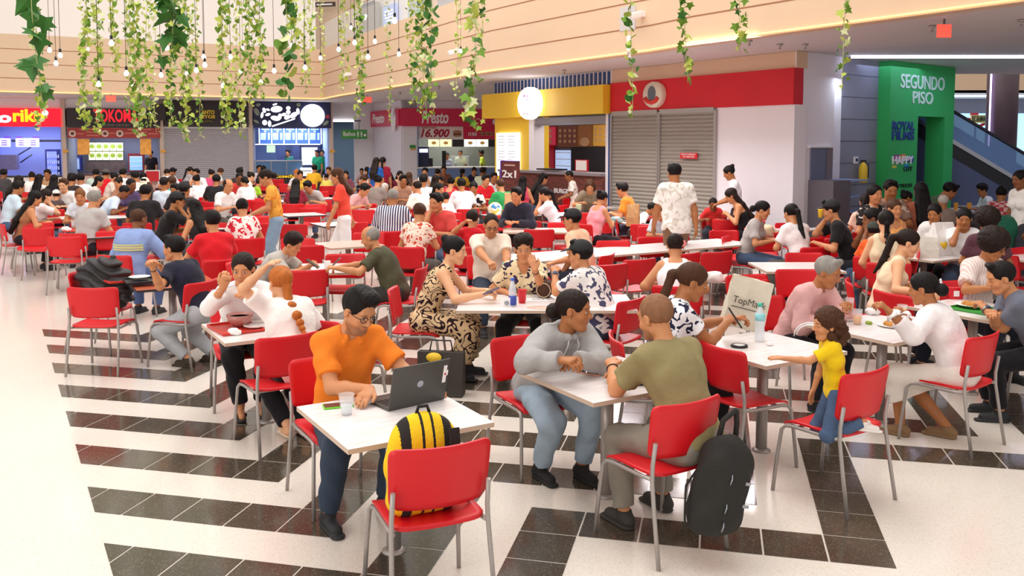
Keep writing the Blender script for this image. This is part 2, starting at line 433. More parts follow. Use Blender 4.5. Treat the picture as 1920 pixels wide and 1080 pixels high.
def lightbox(P, name, label, rectpx, m, th=.12, off=0.0):
    s = thing(name, label, 'sign'); bm = B(); r = px_slab(bm, P, *rectpx, off, off + th); obj('sign_panel', bm, m, s); return s, r
def words(P, s, txt, x0, x1, yc, hpx, m, off=.13, bold=.0, shear=0.0, ext=.01, name='lettering'):
    """a line of letters filling x0..x1 px, hpx tall, on plane P"""
    a0, a1, z0, z1 = P.rect(x0, yc - hpx / 2, x1, yc + hpx / 2)
    o = text(txt, name, 1.0, m, s, Matrix(), ext=ext, bold=bold, shear=shear)
    bpy.context.view_layer.update()
    w, h = max(o.dimensions.x, 1e-3), max(o.dimensions.y, 1e-3)
    sy = (z1 - z0) / h; sx = abs(a1 - a0) / w
    o.matrix_local = P.mat((a0 + a1) / 2, (z0 + z1) / 2, off) @ Matrix.Diagonal((sx, sy, 1, 1)); return o

M_redglow = emis('red_lightbox', srgb('#f0152c'), 0.9)
M_whiteglow = emis('white_glow', (1.0, 1.0, 1.0), 2.4)
M_yellowglow = emis('yellow_glow', srgb('#ffc21e'), 1.1)
s, _ = lightbox(PL, 'chicken_sign', 'wide glowing red sign with white and yellow letters reading riko at the left edge', (-60, 203, 118.5, 237.5), M_redglow)
words(PL, s, 'ko', -22, 22, 221, 20, M_whiteglow, bold=.035)
words(PL, s, 'riko', 25, 84, 218, 24, M_yellowglow, bold=.035)
bm = B(); lathe(bm, [(0, 0), (.1, 0), (.1, .02), (0, .02)], 20); o = obj('dot', bm, M_whiteglow, s); a, _, z, _ = PL.rect(86, 211, 87, 212); o.matrix_local = PL.mat(a, z, .13)

s, _ = lightbox(PL, 'grill_sign', 'black sign with tall red letters TOKOMA above a red menu strip', (126, 203.5, 301, 239), M_blackpanel)
words(PL, s, 'TOKOMA', 176, 259, 218.5, 24, emis('red_letters', srgb('#f02030'), .8), bold=.02)
words(PL, s, 'GOURMET DELIVERY', 190, 244, 235, 4, mat('dull_lettering', srgb('#9a8a80')))
s, _ = lightbox(PL, 'menu_strip', 'long brick red menu strip with round plates under the black sign', (128, 240, 301, 259), mat('brick_red', srgb('#a8322e'), rough=.5), off=.02)
m1 = mat('plate_cream', srgb('#e8c9bc')); m2 = mat('food_brown', srgb('#6b3c34'), vary=.5, vscale=14)
for x in (137, 198, 225.5):
    a, b, z0, z1 = PL.rect(x - 7, 243, x + 7, 258); bm = B(); r = (b - a) / 2
    lathe(bm, [(r * .65, .0), (r, 0), (r, .02), (r * .65, .02)], 24); o = obj('plate', bm, m1, s); o.matrix_local = PL.mat((a + b) / 2, (z0 + z1) / 2, .14)
    bm = B(); lathe(bm, [(0, 0), (r * .65, 0), (r * .5, .02), (0, .03)], 20); o = obj('food', bm, m2, s); o.matrix_local = PL.mat((a + b) / 2, (z0 + z1) / 2, .14)
bm = B()
for x0, x1, y in ((146, 158, 250), (162, 188, 247), (164, 186, 253), (206, 216, 249), (234, 252, 249), (254, 276, 247), (278, 297, 250), (256, 270, 254), (150, 192, 242), (240, 284, 242)): px_slab(bm, PL, x0, y, x1, y + 1.6, .14, .15)
obj('menu_lines', bm, mat('menu_salmon', srgb('#dd8a74')), s)

s, _ = lightbox(PL, 'snack_sign', 'black sign with stacked yellow letters above the grey shutter', (308, 189, 467, 238), M_blackpanel)
words(PL, s, 'ANTO', 378, 402.5, 211, 8, mat('yellow_letters', srgb('#f2d022')), bold=.04); words(PL, s, 'JITOS', 377.5, 404, 219.5, 8, MATS['yellow_letters'], bold=.04)
bm = B(); tube(bm, [PL.at(*PL.hit(x, y), .14) for x, y in ((382, 229), (388, 227), (394, 227), (400, 230))], .02, 6); obj('ornament', bm, mat('olive_gold', srgb('#8a7a22')), s)
bm = B(); px_slab(bm, PL, 288, 196, 312, 226, .1, .6); tag(obj('projecting_box', bm, M_blackpanel), 'plain black box sign projecting between the two black signs', 'sign')

# shutters
def shutter(P, name, label, x0, y0, x1, y1, n, m, off=0.02, cat='shutter'):
    s = thing(name, label, cat); a0, a1, z0, z1 = P.rect(x0, y0, x1, y1); z0 = 0.02; bm = B(); dz = (z1 - z0) / n
    for k in range(n):
        z = z0 + k * dz
        p = [P.at(a, zz, o) for a in (a0, a1) for zz, o in ((z, off), (z + dz * .5, off + .035), (z + dz * .93, off), (z + dz, off - .01))]
        v = [bm.verts.new(q) for q in p]
        for i in range(3): bm.faces.new((v[i], v[i + 4], v[i + 5], v[i + 1]))
    obj('slat_curtain', bm, m, s); bm = B()
    slab(bm, P, a0 - .05, a0, 0, z1, -.02, .08); slab(bm, P, a1, a1 + .05, 0, z1, -.02, .08); slab(bm, P, a0, a1, z1 - .04, z1 + .05, -.02, .09)
    obj('guide_rail', bm, M_metal, s); return s
shutter(PL, 'roller_shutter', 'closed pale grey roller shutter under the black sign with yellow letters', 309, 239, 466, 330, 34, M_shutter)

# salad stall sign
s, _ = lightbox(PL, 'salad_sign', 'dark sign with glowing white fruit shapes and a bright round disc', (475, 191, 619.5, 240), mat('sign_navy', srgb('#1d2350'), rough=.5), off=.05)
bm = B()
def blob(P, bm, x, y, w, h, rot=0.0, off=.18, seg=14):
    a, z = P.hit(x, y); sc = (P.hit(x + 1, y)[0] - a); sc = abs(sc); M = P.mat(a, z, off)
    top = [M @ Vector((sc * (w / 2 * math.cos(t) * math.cos(rot) - h / 2 * math.sin(t) * math.sin(rot)), sc * (w / 2 * math.cos(t) * math.sin(rot) + h / 2 * math.sin(t) * math.cos(rot)), 0)) for t in [2 * math.pi * k / seg for k in range(seg)]]
    bm.faces.new([bm.verts.new(p) for p in top])
for x, y, w, h, r in ((515, 196, 9, 3, .3), (518, 205, 22, 12, .1), (540, 203, 8, 7, 0), (540, 210.5, 8, 8, 0), (495, 207, 6, 10, .3), (502, 206, 7, 4, -.4), (491, 216, 5, 12, -.2), (502, 215, 10, 5, .3), (496, 230, 9, 10, 0), (505, 232, 6, 12, 0), (516, 222, 18, 9, -.2), (524, 219, 7, 12, -.2), (532, 215, 9, 6, .2), (538, 220, 12, 8, .5), (550, 216, 16, 9, .6), (558, 209, 6, 12, .1)): blob(PL, bm, x, y, w, h, r)
px = [PL.at(*PL.hit(x, y), .18) for x, y in ((509, 236), (553, 221.5), (552, 224), (510, 238))]; bm.faces.new([bm.verts.new(p) for p in px])
obj('glowing_fruit', bm, M_whiteglow, s)
bm = B(); blob(PL, bm, 585, 217, 45, 43, 0, .24, 36); obj('glowing_disc', bm, M_whiteglow, s)
bm = B(); blob(PL, bm, 613.5, 219, 8, 8, 0, .2); obj('red_fruit', bm, mat('dull_red', srgb('#b04050')), s)
bm = B(); blob(PL, bm, 481, 210, 9, 16, .4, .2); blob(PL, bm, 484, 197, 9, 6, .2, .2); blob(PL, bm, 480, 228, 12, 5, -.5, .2); blob(PL, bm, 610, 231, 13, 6, .7, .2); blob(PL, bm, 559, 197, 8, 8, 0, .2); obj('leaf_print', bm, mat('sage', srgb('#8f9a8c')), s)
bm = B(); px_slab(bm, PL, 475, 184, 620, 191, .0, .5); struct('trim_lit_bulkhead', bm, M_white)

# ------------------------------------------------------------------ stall interiors (left facade)
def room(P, x0, x1, depth, ycount, m_back, m_ctr, n, ztop, ctop=None, hc=1.1):
    a0, a1, _, _ = P.rect(x0, 300, x1, 310)
    bm = B(); slab(bm, P, a0, a1, 0, ztop, -depth - .1, -depth, 0); struct('wall_stall_back_%d' % n, bm, m_back)
    for k, a in enumerate((a0, a1)):
        bm = B(); slab(bm, P, a - .05, a + .05, 0, ztop, -depth, -.02, 0); struct('wall_stall_side_%d_%d' % (n, k), bm, m_back)
    bm = B(); slab(bm, P, a0, a1, ztop, ztop + .1, -depth, -.02); struct('ceiling_stall_%d' % n, bm, M_white)
    return a0, a1
def stall_light(P, x0, x1, n, z, power, color, off=-1.2):
    a0, a1, _, _ = P.rect(x0, 300, x1, 310); c = P.at((a0 + a1) / 2, z, off)
    area('stall_lamp_%d' % n, c, abs(a1 - a0) * .8, power, color, size_y=1.0, rot=(0, 0, math.atan2(P.u.y, P.u.x)))
BLUE = mat('stall_blue_wall', srgb('#a3b0e6'), rough=.7)
room(PL, -40, 118, 3.0, 0, BLUE, None, 1, 2.9); stall_light(PL, -20, 110, 1, 2.8, 75, (.7, .74, 1.0))
room(PL, 127, 300, 2.6, 0, mat('stall_grey_wall', srgb('#8088a0')), None, 2, 2.6); stall_light(PL, 135, 295, 2, 2.5, 45, (.85, .85, 1.0))
room(PL, 477, 617, 3.0, 0, mat('stall_pale_wall', srgb('#9fb2dd')), None, 3, 2.8); stall_light(PL, 485, 610, 3, 2.7, 70, (.75, .82, 1.0))
def deep(P, d): 
    q = Plane((0, 0), (1, 0)); q.p = P.p - P.n * d; q.u = P.u; q.n = P.n; return q
PLi = deep(PL, 1.8); PLb = deep(PL, 2.5); PLc = deep(PL, -.35)
def counter(P, name, label, x0, x1, ytop, dep, mf, mt):
    s = thing(name, label, 'counter'); a0, a1, _, z = P.rect(x0, ytop, x1, ytop + 5)
    bm = B(); slab(bm, P, a0, a1, 0, z - .05, -dep, 0); obj('counter_body', bm, mf, s)
    bm = B(); slab(bm, P, a0, a1, z - .05, z, -dep - .02, .04); obj('counter_top', bm, mt, s); return s, z
counter(PL, 'stall_counter', 'white counter with a dark top of the chicken stall under the red sign', -40, 117, 330, .7, M_warmwhite, M_black)
counter(PL, 'stall_counter', 'counter with a pale mosaic front under the grill stall menu', 128, 300, 326, .7, mat('mosaic', srgb('#d8b4a4'), vary=.4, vscale=9), mat('maroon_top', srgb('#53262a')))
counter(PL, 'stall_counter', 'black counter of the salad stall beneath its glass case', 477, 616, 329, .8, M_black, M_dark)
# chicken stall contents
for k, (x0, x1, lab) in enumerate(((-22, 20, 'cut off by the left edge'), (30, 74, 'hanging second from the left edge'))):
    s = thing('menu_screen', 'violet lit menu screen of the chicken stall, ' + lab, 'screen', group='menu screens of the chicken stall')
    bm = B(); px_slab(bm, PLi, x0, 259, x1, 275.5, 0, .06); obj('screen', bm, emis('violet_screen', srgb('#a5a0ff'), 1.1), s)
    bm = B(); px_slab(bm, PLi, x0, 256, x0 + 12, 259, .0, .07); px_slab(bm, PLi, x1 - 12, 256, x1, 259, .0, .07)
    for j in range(3): px_slab(bm, PLi, x0 + 6, 263 + 4 * j, x0 + 15, 264.2 + 4 * j, .06, .07); px_slab(bm, PLi, x1 - 16, 263 + 4 * j, x1 - 6, 264.2 + 4 * j, .06, .07)
    obj('lettering', bm, mat('screen_purple', srgb('#5a2fa0')), s)
bm = B(); px_slab(bm, PLi, 20, 262, 115, 266, -.2, -.1); tag(obj('ceiling_rail', bm, M_black), 'black rail behind the violet menu screens', 'rail')
s = thing('drinks_fridge', 'tall glass drinks fridge in the chicken stall beside the first pier', 'fridge')
a0, a1, z0, z1 = PLi.rect(86, 280, 111, 330); bm = B(); slab(bm, PLi, a0, a1, 0, z1, -.4, .1); obj('cabinet', bm, mat('fridge_navy', srgb('#23265c')), s)
bm = B(); slab(bm, PLi, a0 + .06, a1 - .06, z0, z1 - .08, .1, .13); obj('glass_door', bm, emis('fridge_glow', srgb('#6f7dd8'), .6), s)
for r in range(4):
    bm = B()
    for c in range(6): slab(bm, PLi, a0 + .09 + c * .07, a0 + .13 + c * .07, z0 + .03 + r * .22, z0 + .15 + r * .22, .13, .16, 0)
    obj('bottle_row', bm, mat('bottles_mixed', srgb('#b9c4ee'), vary=.7, vscale=9), s)
bm = B(); px_slab(bm, PLi, 0, 290, 36, 318, 0, .5); tag(obj('kitchen_unit', bm, mat('kitchen_grey', srgb('#6c6378'), vary=.3, vscale=5)), 'grey kitchen unit at the back left of the chicken stall', 'kitchen unit')
bm = B(); tube(bm, [PLi.at(*PLi.hit(x, y), 0) for x, y in ((32, 292), (58, 276))], .025, 6); tube(bm, [PLi.at(*PLi.hit(x, y), 0) for x, y in ((38, 305), (60, 290))], .025, 6); tag(obj('stair_rail', bm, M_black), 'pair of slanting dark handrails inside the chicken stall', 'handrail')
# grill stall contents
for k, (x0, x1, tilt) in enumerate(((142, 165, 0), (261, 282, 1))):
    s = thing('food_poster', 'orange food poster hanging at the %s of the grill stall' % ('left', 'right')[k], 'poster', group='food posters of the grill stall')
    bm = B(); px_slab(bm, PLc, x0, 260, x1, 290, -.4, -.38); obj('poster_face', bm, mat('poster_orange', srgb('#e8923c'), vary=.75, vscale=7, emit=srgb('#e8923c'), estr=.25), s)
s = thing('menu_wall', 'large lit menu wall of green and white dishes in the grill stall', 'menu')
bm = B(); px_slab(bm, PLi, 166, 266, 232, 301, -.04, 0); obj('board', bm, M_black, s)
mg = emis('menu_pale', srgb('#dfe6b4'), 1.0); md = mat('dish_green', srgb('#8aa63c'), vary=.6, vscale=8, emit=srgb('#8aa63c'), estr=.4)
for r in range(2):
    for c in range(5):
        x = 166.8 + c * 13; y = 267.5 + r * 17
        bm = B(); px_slab(bm, PLi, x, y, x + 12, y + 15.5, 0, .03); obj('menu_tile', bm, mg, s)
        bm = B(); blob(PLi, bm, x + 6, y + 7, 10, 9, 0, .04); obj('dish', bm, md, s)
bm = B(); px_slab(bm, PLi, 160, 302, 236, 322, -.1, 0); tag(obj('photo_frieze', bm, mat('frieze', srgb('#584a4c'), vary=.8, vscale=5)), 'dark frieze of food photographs behind the grill counter', 'picture')
def mini_fridge(P, x0, y0, x1, y1, frame, glow, label):
    s = thing('display_fridge', label, 'fridge'); a0, a1, z0, z1 = P.rect(x0, y0, x1, y1)
    bm = B(); slab(bm, P, a0, a1, z0 - (0 if z0 < 1.1 else 0), z1, -.4, 0); obj('cabinet', bm, mat('frame_' + frame.strip('#'), srgb(frame)), s)
    bm = B(); slab(bm, P, a0 + .06, a1 - .06, z0 + .06, z1 - .1, 0, .02); obj('glass_door', bm, emis('glow_' + glow.strip('#'), srgb(glow), .55), s)
    bm = B()
    for k in range(3): slab(bm, P, a0 + .06, a1 - .06, z0 + .2 + k * (z1 - z0) * .25, z0 + .22 + k * (z1 - z0) * .25, .02, .03)
    obj('shelf', bm, M_whitelet, s); return s
mini_fridge(PLi, 133, 293, 152, 320, '#2b2f8c', '#8fb0dd', 'small blue topped display fridge at the left of the grill stall')
mini_fridge(PLi, 240, 288, 270, 322, '#7a1f28', '#7fb2f2', 'maroon framed display fridge beside the black shirted server')
s = thing('menu_stand', 'red menu stand with a white border on the grill stall counter', 'sign')
bm = B(); px_slab(bm, PLc, 271, 319, 300, 340, -.1, -.06); obj('board', bm, M_redpaint, s)
bm = B(); px_slab(bm, PLc, 271, 319, 300, 321, -.06, -.04); px_slab(bm, PLc, 271, 319, 273, 340, -.06, -.04); px_slab(bm, PLc, 298, 319, 300, 340, -.06, -.04); obj('border', bm, M_whitelet, s)
# salad stall contents
s = thing('menu_board', 'row of blue white price boards under the salad stall sign', 'menu')
mb = emis('board_blue', srgb('#31508a'), .5); ml = emis('board_lines', srgb('#a9d4ff'), 1.1)
for k in range(5):
    x0 = 487 + k * 23.2
    bm = B(); px_slab(bm, PLi, x0, 241, x0 + 21, 270, 0, .04); obj('price_board', bm, mb, s)
    bm = B(); px_slab(bm, PLi, x0 + 3, 241.5, x0 + 18, 243.3, .04, .05); px_slab(bm, PLi, x0 + 8, 245, x0 + 12, 247.5, .04, .05)
    for j in range(7): px_slab(bm, PLi, x0 + 1.5, 249.5 + j * 1.9, x0 + 11.5, 250.6 + j * 1.9, .04, .05); px_slab(bm, PLi, x0 + 15, 249.5 + j * 1.9, x0 + 19, 250.6 + j * 1.9, .04, .05)
    obj('price_lines', bm, ml, s)
bm = B()
for k in range(6): px_slab(bm, PLi, 485.2 + k * 23.2, 241, 486.8 + k * 23.2, 270, .02, .06)
px_slab(bm, PLi, 477, 270, 600, 271.4, .02, .06); obj('light_strip', bm, M_whiteglow, s)
bm = B(); px_slab(bm, PLi, 500, 272, 516, 286, 0, .03); tag(obj('round_logo_disc', bm, mat('logo_green', srgb('#b6cf9a'))), 'pale green emblem on the back wall of the salad stall', 'sign')
mini_fridge(PLi, 563, 272, 598, 312, '#34344e', '#d9e3ff', 'upright white fridge at the back of the salad stall')
bm = B(); px_slab(bm, PLi, 520, 272, 534, 310, 0, .03); px_slab(bm, PLi, 549, 272, 562, 312, 0, .03); tag(obj('kitchen_doorway', bm, mat('door_dark', srgb('#2f3a63'))), 'dark doorways at the back of the salad stall', 'door')
s = thing('glass_display_case', 'long glass display case on the salad stall counter', 'display case')
a0, a1, z0, z1 = PL.rect(478, 303, 566, 328); bm = B(); slab(bm, PL, a0, a1, z0, z1, -.6, 0); obj('glass', bm, M_blueglass, s)
bm = B(); slab(bm, PL, a0, a1, z1, z1 + .05, -.62, .02); slab(bm, PL, a0, a1, (z0 + z1) / 2, (z0 + z1) / 2 + .03, -.5, -.02)
for k in range(4): slab(bm, PL, a0 + k * (a1 - a0) / 3.03, a0 + k * (a1 - a0) / 3.03 + .04, z0, z1, -.03, .02)
obj('frame', bm, M_steel, s)
s = thing('lit_menu_stand', 'bright white lit menu on the salad stall counter', 'sign'); bm = B(); px_slab(bm, PLc, 564, 315, 588, 330, -.2, -.15); obj('face', bm, M_whiteglow, s)
bm = B(); px_slab(bm, PLc, 566, 320, 585, 322, -.15, -.14); px_slab(bm, PLc, 566, 325, 580, 326, -.15, -.14); obj('lines', bm, M_blackpanel, s)
words(PLc, empty('counter_sign', (0, 0, 0)), 'Cosechas', 515, 560, 331, 6, M_yellowglow, off=-.3)
_e = bpy.data.objects['counter_sign']; tag(_e, 'small yellow and white lettering on the black front of the salad counter', 'sign')

# ------------------------------------------------------------------ corridor to the toilets
bm = B(); px_slab(bm, PB, 620, 186, 705, 226, -.2, 0); px_slab(bm, PB, 664, 226, 705, 335, -.2, 0, floor=True); struct('wall_corridor', bm, M_white)
PBi = deep(PB, 4); bm = B(); px_slab(bm, PBi, 610, 200, 690, 335, 0, .1, floor=True); struct('wall_corridor_back', bm, mat('corridor_blue', srgb('#8fa6bd'), rough=.7))
bm = B(); px_slab(bm, PB, 624, 225.5, 663, 228.5, .0, .08); tag(obj('ceiling_light', bm, M_whiteglow), 'thin white tube light over the corridor to the toilets', 'light')
c = PB.at(PB.hit(643, 230)[0], 2.9, -1.5); area('corridor_lamp', c, 1.5, 25, (.85, .93, 1.0))
s = thing('toilet_sign', 'green hanging sign with white lettering for the toilets', 'sign')
PBs = deep(PB, -1.0); bm = B(); px_slab(bm, PBs, 640.3, 243, 688.3, 260.5, 0, .06); obj('sign_panel', bm, mat('sign_green', srgb('#3f9440')), s)
words(PBs, s, 'Baños', 643.5, 666, 251.5, 8, M_whitelet, off=.065, bold=.01)
bm = B()
for x in (671, 677.5):
    blob(PBs, bm, x, 248, 2.6, 2.6, 0, .07); px_slab(bm, PBs, x - 1.4, 249.5, x + 1.4, 253.5, .062, .07); px_slab(bm, PBs, x - 1, 253.5, x - .3, 257, .062, .07); px_slab(bm, PBs, x + .3, 253.5, x + 1, 257, .062, .07)
blob(PBs, bm, 684, 253.5, 5, 5, 0, .07); obj('pictogram', bm, M_whitelet, s)
bm = B(); px_slab(bm, PBs, 672.6, 228, 673.8, 243, .02, .04); px_slab(bm, PBs, 664, 225, 676, 228, 0, .1); obj('hanger', bm, M_greyline, s)

# ------------------------------------------------------------------ burger stall
M_presto = mat('crimson_sign', srgb('#b3203f'), rough=.45, emit=srgb('#b3203f'), estr=.12)
bm = B(); px_slab(bm, PPs, 702, 188, 752, 335, -.2, 0, floor=True); struct('wall_presto_side', bm, M_white)
a0 = 0; a1 = PPf.hit(782, 250)[0]; bm = B(); slab(bm, PPf, a0, a1, 0, SOF, -.2, 0); slab(bm, PPf, a0, a0 + 9, PPf.hit(800, 205)[1], SOF, -.2, 0); struct('wall_presto_front', bm, M_white)
s, _ = lightbox(PPs, 'burger_sign', 'crimson sign with white script on the short side wall', (700, 207, 752.3, 237), M_presto)
words(PPs, s, 'Presto', 703.5, 726, 223, 18, M_whitelet, bold=.02, shear=.2)
bm = B(); blob(PPs, bm, 743, 224, 10, 15, 0, .13); blob(PPs, bm, 745, 212, 3.5, 6, 0, .13); obj('bag_emblem', bm, M_whitelet, s)
s, _ = lightbox(PPf, 'burger_sign', 'long crimson sign with large white script Presto', (752, 204, 945, 237), M_presto)
words(PPf, s, 'Presto', 789, 839, 221, 24, M_whitelet, bold=.025, shear=.2)
bm = B(); blob(PPf, bm, 926, 229, 8, 10, 0, .14); obj('emblem', bm, M_whitelet, s)
PPi = deep(PPf, .25); PPb = deep(PPf, 2.6)
bm = B(); px_slab(bm, PPb, 770, 230, 960, 335, -.1, 0, floor=True); struct('wall_presto_back', bm, mat('kitchen_olive', srgb('#77766a'), rough=.7, vary=.4, vscale=1.5))
bm = B(); slab(bm, PPf, a1 - .02, a1 + .05, 0, 2.9, -2.6, -.02); struct('wall_presto_kitchen_side', bm, M_bluegrey)
s = thing('price_banner', 'white banner with big crimson price 16.900 and a burger', 'sign')
bm = B(); px_slab(bm, PPi, 780, 237.5, 868, 261, 0, .05); obj('banner', bm, M_warmwhite, s)
words(PPi, s, '16.900', 786, 839.5, 250.5, 16, mat('crimson_digits', srgb('#b0183c')), off=.055, bold=.03, shear=.25)
words(PPi, s, 'COMBO EL TRIPLE', 790, 817, 240, 2.6, MATS['crimson_digits'], off=.055)
def burger(P, s, x, y, w):
    bm = B(); blob(P, bm, x, y - w * .18, w, w * .45, 0, .06, 16); obj('bun', bm, mat('bun', srgb('#b98a63')), s)
    bm = B(); blob(P, bm, x, y + w * .05, w * 1.02, w * .2, 0, .07, 16); obj('patty', bm, mat('patty', srgb('#5b2f25')), s)
    bm = B(); blob(P, bm, x, y + w * .2, w * .95, w * .25, 0, .075, 16); obj('bun_base', bm, MATS['bun'], s)
burger(PPi, s, 857, 251, 17)
s = thing('combo_banner', 'crimson banner with burgers right of the 16.900 price', 'sign')
bm = B(); px_slab(bm, PPi, 868, 237.5, 945, 261, 0, .05); obj('banner', bm, M_presto, s)
words(PPi, s, '19.900', 877, 893, 252, 7, M_whitelet, off=.055, bold=.02)
for x in (903, 912, 921): burger(PPi, s, x, 251, 9)
cols = ('#e9d9a8', '#ecd7a0', '#3b3a3c', '#dfe7df', '#e6ead2', '#6b5a52')
for k, (x0, x1) in enumerate(((803, 823), (825, 846), (848, 869), (870.5, 892), (893.5, 914.5), (916, 935))):
    dk = k in (2, 5); s = thing('menu_screen', '%s menu screen, number %s from the left under the price banners' % ('dark' if dk else 'bright', ('one', 'two', 'three', 'four', 'five', 'six')[k]), 'screen', group='menu screens of the burger stall')
    bm = B(); px_slab(bm, PPi, x0, 261.5, x1, 275, 0, .05); obj('screen', bm, mat('dark_screen', srgb('#3b3a3c')) if dk else emis('lit_screen_%d' % k, srgb(cols[k]), 1.3), s)
    if not dk:
        bm = B(); blob(PPi, bm, (x0 + x1) / 2, 268, 9, 6, 0, .055); obj('picture', bm, mat('screen_food', srgb('#b8894c'), emit=srgb('#b8894c'), estr=.4), s)
counter(PPf, 'stall_counter', 'white and blue counter of the burger stall behind the crowd', 783, 945, 313, .7, mat('counter_blue', srgb('#7d94c4')), M_warmwhite)
s = thing('drinks_machine', 'black drinks machine at the left of the burger stall', 'machine'); bm = B(); px_slab(bm, PPi, 784, 275.5, 805, 314, -.6, -.1); obj('body', bm, mat('machine_navy', srgb('#252a4a')), s)
bm = B(); px_slab(bm, PPi, 787, 279, 803, 286, -.1, -.08); obj('lit_panel', bm, emis('lilac_panel', srgb('#c9cfff'), 1.2), s)
for x, lab in ((807, 'leaning left'), (832, 'upright')):
    bm = B(); px_slab(bm, PPi, x, 297 if x < 820 else 283, x + 7, 313, -.4, -.3); tag(obj('till_screen', bm, M_black), 'black till screen on the burger counter, ' + lab, 'till')
s = thing('glass_partition', 'glass kitchen partition behind the burger counter', 'partition'); bm = B(); px_slab(bm, PPi, 853, 294, 888, 313, -.9, -.88); obj('glass', bm, M_glass, s); bm = B(); px_slab(bm, PPi, 853, 293, 888, 294.2, -.9, -.86); obj('frame', bm, M_whitelet, s)
stall_light(PPf, 790, 930, 7, 2.8, 60, (.95, 1, 1), off=-1.4)
s = thing('wall_plaque', 'small green and orange plaque on the white pillar of the burger stall', 'sign'); bm = B(); px_slab(bm, PPf, 768, 272, 779, 277.5, 0, .03); obj('green_part', bm, MATS['sign_green'], s); bm = B(); px_slab(bm, PPf, 770, 278.5, 779, 281.5, 0, .03); obj('orange_part', bm, MATS['orange_plate'], s)

# ------------------------------------------------------------------ yellow stall on the right facade
M_blue = mat('stripe_blue', srgb('#2a4a86'))
a0, a1, z0, z1 = PR.rect(925, 178, 1147, 188)
zt = PR.hit(1000, 150)[1]
bm = B(); A0 = PR.hit(928, 200)[0]; A1 = PR.hit(1147, 200)[0]; zb = PR.hit(1146, 213)[1]; zy = PR.hit(1146, 159)[1]
slab(bm, PR, A0, A1, zy, SOF, -.3, 0.0); struct('wall_above_yellow', bm, M_white)
bm = B(); n = 31
for k in range(n): 
    a = A0 + (A1 - A0) * (k + .15) / n; slab(bm, PR, a, a + (A1 - A0) * .5 / n, zy, SOF - .02, 0, .02)
s = thing('stripe_frieze', 'frieze of upright navy stripes above the yellow sign board', 'frieze'); obj('stripes', bm, M_blue, s)
s = thing('yellow_sign_board', 'wide plain yellow sign board above the open stall', 'sign')
bm = B(); slab(bm, PR, A0 - .25, A1, zb, zy, -.3, .25); obj('board', bm, M_yellow, s)
bm = B(); px_slab(bm, PR, 928, 213, 993, 400, -.6, 0, floor=True); struct('wall_yellow_pillar', bm, M_yellow)
s = thing('oval_sign', 'bright glowing white oval sign on the yellow board', 'sign')
a, z = PR.hit(1016.5, 194.5); sc = abs(PR.hit(1017.5, 194.5)[0] - a); sz = abs(PR.hit(1016.5, 195.5)[1] - z)
bm = B(); lathe(bm, [(0, 0), (1, 0), (1, .12), (.97, .14), (0, .14)], 48); o = obj('glowing_face', bm, emis('oval_white', (1, .99, 1), 2.2), s); o.matrix_local = PR.mat(a, z, .3) @ Matrix.Diagonal((20 * sc, 30 * sz, 1, 1))
bm = B()
for x, y, w, h in ((1011, 181, 3, 3.4), (1016.5, 181.5, 2, 3.4), (1021.5, 181, 1.4, 4), (1016.5, 188, 2, 3), (1021.5, 189, 2, 2.4), (1010.5, 214, 2.6, 2), (1016.5, 213.6, 2.8, 2)): blob(PR, bm, x, y, w, h, 0, .45)
obj('lettering', bm, mat('plum_print', srgb('#7a2a78')), s)
area('oval_glow', PR.at(a, z, .75), .6, 6, (1, 1, 1), rot=(math.pi / 2, 0, math.atan2(PR.u.y, PR.u.x)))
s = thing('lit_menu_board', 'bright white lit menu panel on the yellow pillar', 'menu'); bm = B(); px_slab(bm, PR, 935.5, 249, 975.5, 330, 0, .08); obj('face', bm, emis('menu_white', (1, 1, 1), 1.5), s)
bm = B()
for x0 in (938, 957):
    for j in range(9):
        if j != 4: px_slab(bm, PR, x0, 255 + j * 5.5, x0 + 13, 256.4 + j * 5.5, .08, .085)
obj('menu_lines', bm, mat('menu_grey', srgb('#b9b2c9')), s)
M_brick = mat('dark_brick', srgb('#6b2f2a'), rough=.8, vary=.5, vscale=5)
s = thing('offer_board', 'dark brick printed board reading 2x1 with a violet edge', 'sign'); Pq = deep(PR, -.9)
bm = B(); px_slab(bm, Pq, 942.5, 302, 975, 337, 0, .05); obj('board', bm, M_brick, s); bm = B(); px_slab(bm, Pq, 941.6, 301.4, 943, 337, 0, .06); px_slab(bm, Pq, 942, 301.2, 975, 302.4, 0, .06); obj('edge', bm, mat('violet', srgb('#6a43c0')), s)
words(Pq, s, '2x1', 947, 973, 327, 14, M_whitelet, off=.055, bold=.015); words(Pq, s, 'TODOS LOS DIAS', 949, 969, 310, 3, MATS['plate_cream'], off=.055)
# brick counter and the room behind
s = thing('brick_counter', 'dark brick faced counter with a grey top and white letters', 'counter'); a0, a1, _, z = PR.rect(942, 321, 1137, 326)
bm = B(); slab(bm, PR, a0, a1, 0, z - .06, -.5, .1)
def brick_mat():
    m = bpy.data.materials.new('brick_facing'); nt, b = nodes_of(m); b.inputs['Roughness'].default_value = .8
    tc = nt.nodes.new('ShaderNodeTexCoord'); mp = nt.nodes.new('ShaderNodeMapping'); mp.inputs['Rotation'].default_value = (R(90), 0, 0)
    br = nt.nodes.new('ShaderNodeTexBrick'); br.inputs['Scale'].default_value = 6; br.inputs['Color1'].default_value = (*srgb('#7a3026'), 1); br.inputs['Color2'].default_value = (*srgb('#4c2420'), 1); br.inputs['Mortar'].default_value = (*srgb('#8a6a5c'), 1); br.inputs['Mortar Size'].default_value = .012
    nt.links.new(tc.outputs['Object'], mp.inputs['Vector']); nt.links.new(mp.outputs['Vector'], br.inputs['Vector']); nt.links.new(br.outputs['Color'], b.inputs['Base Color']); return m
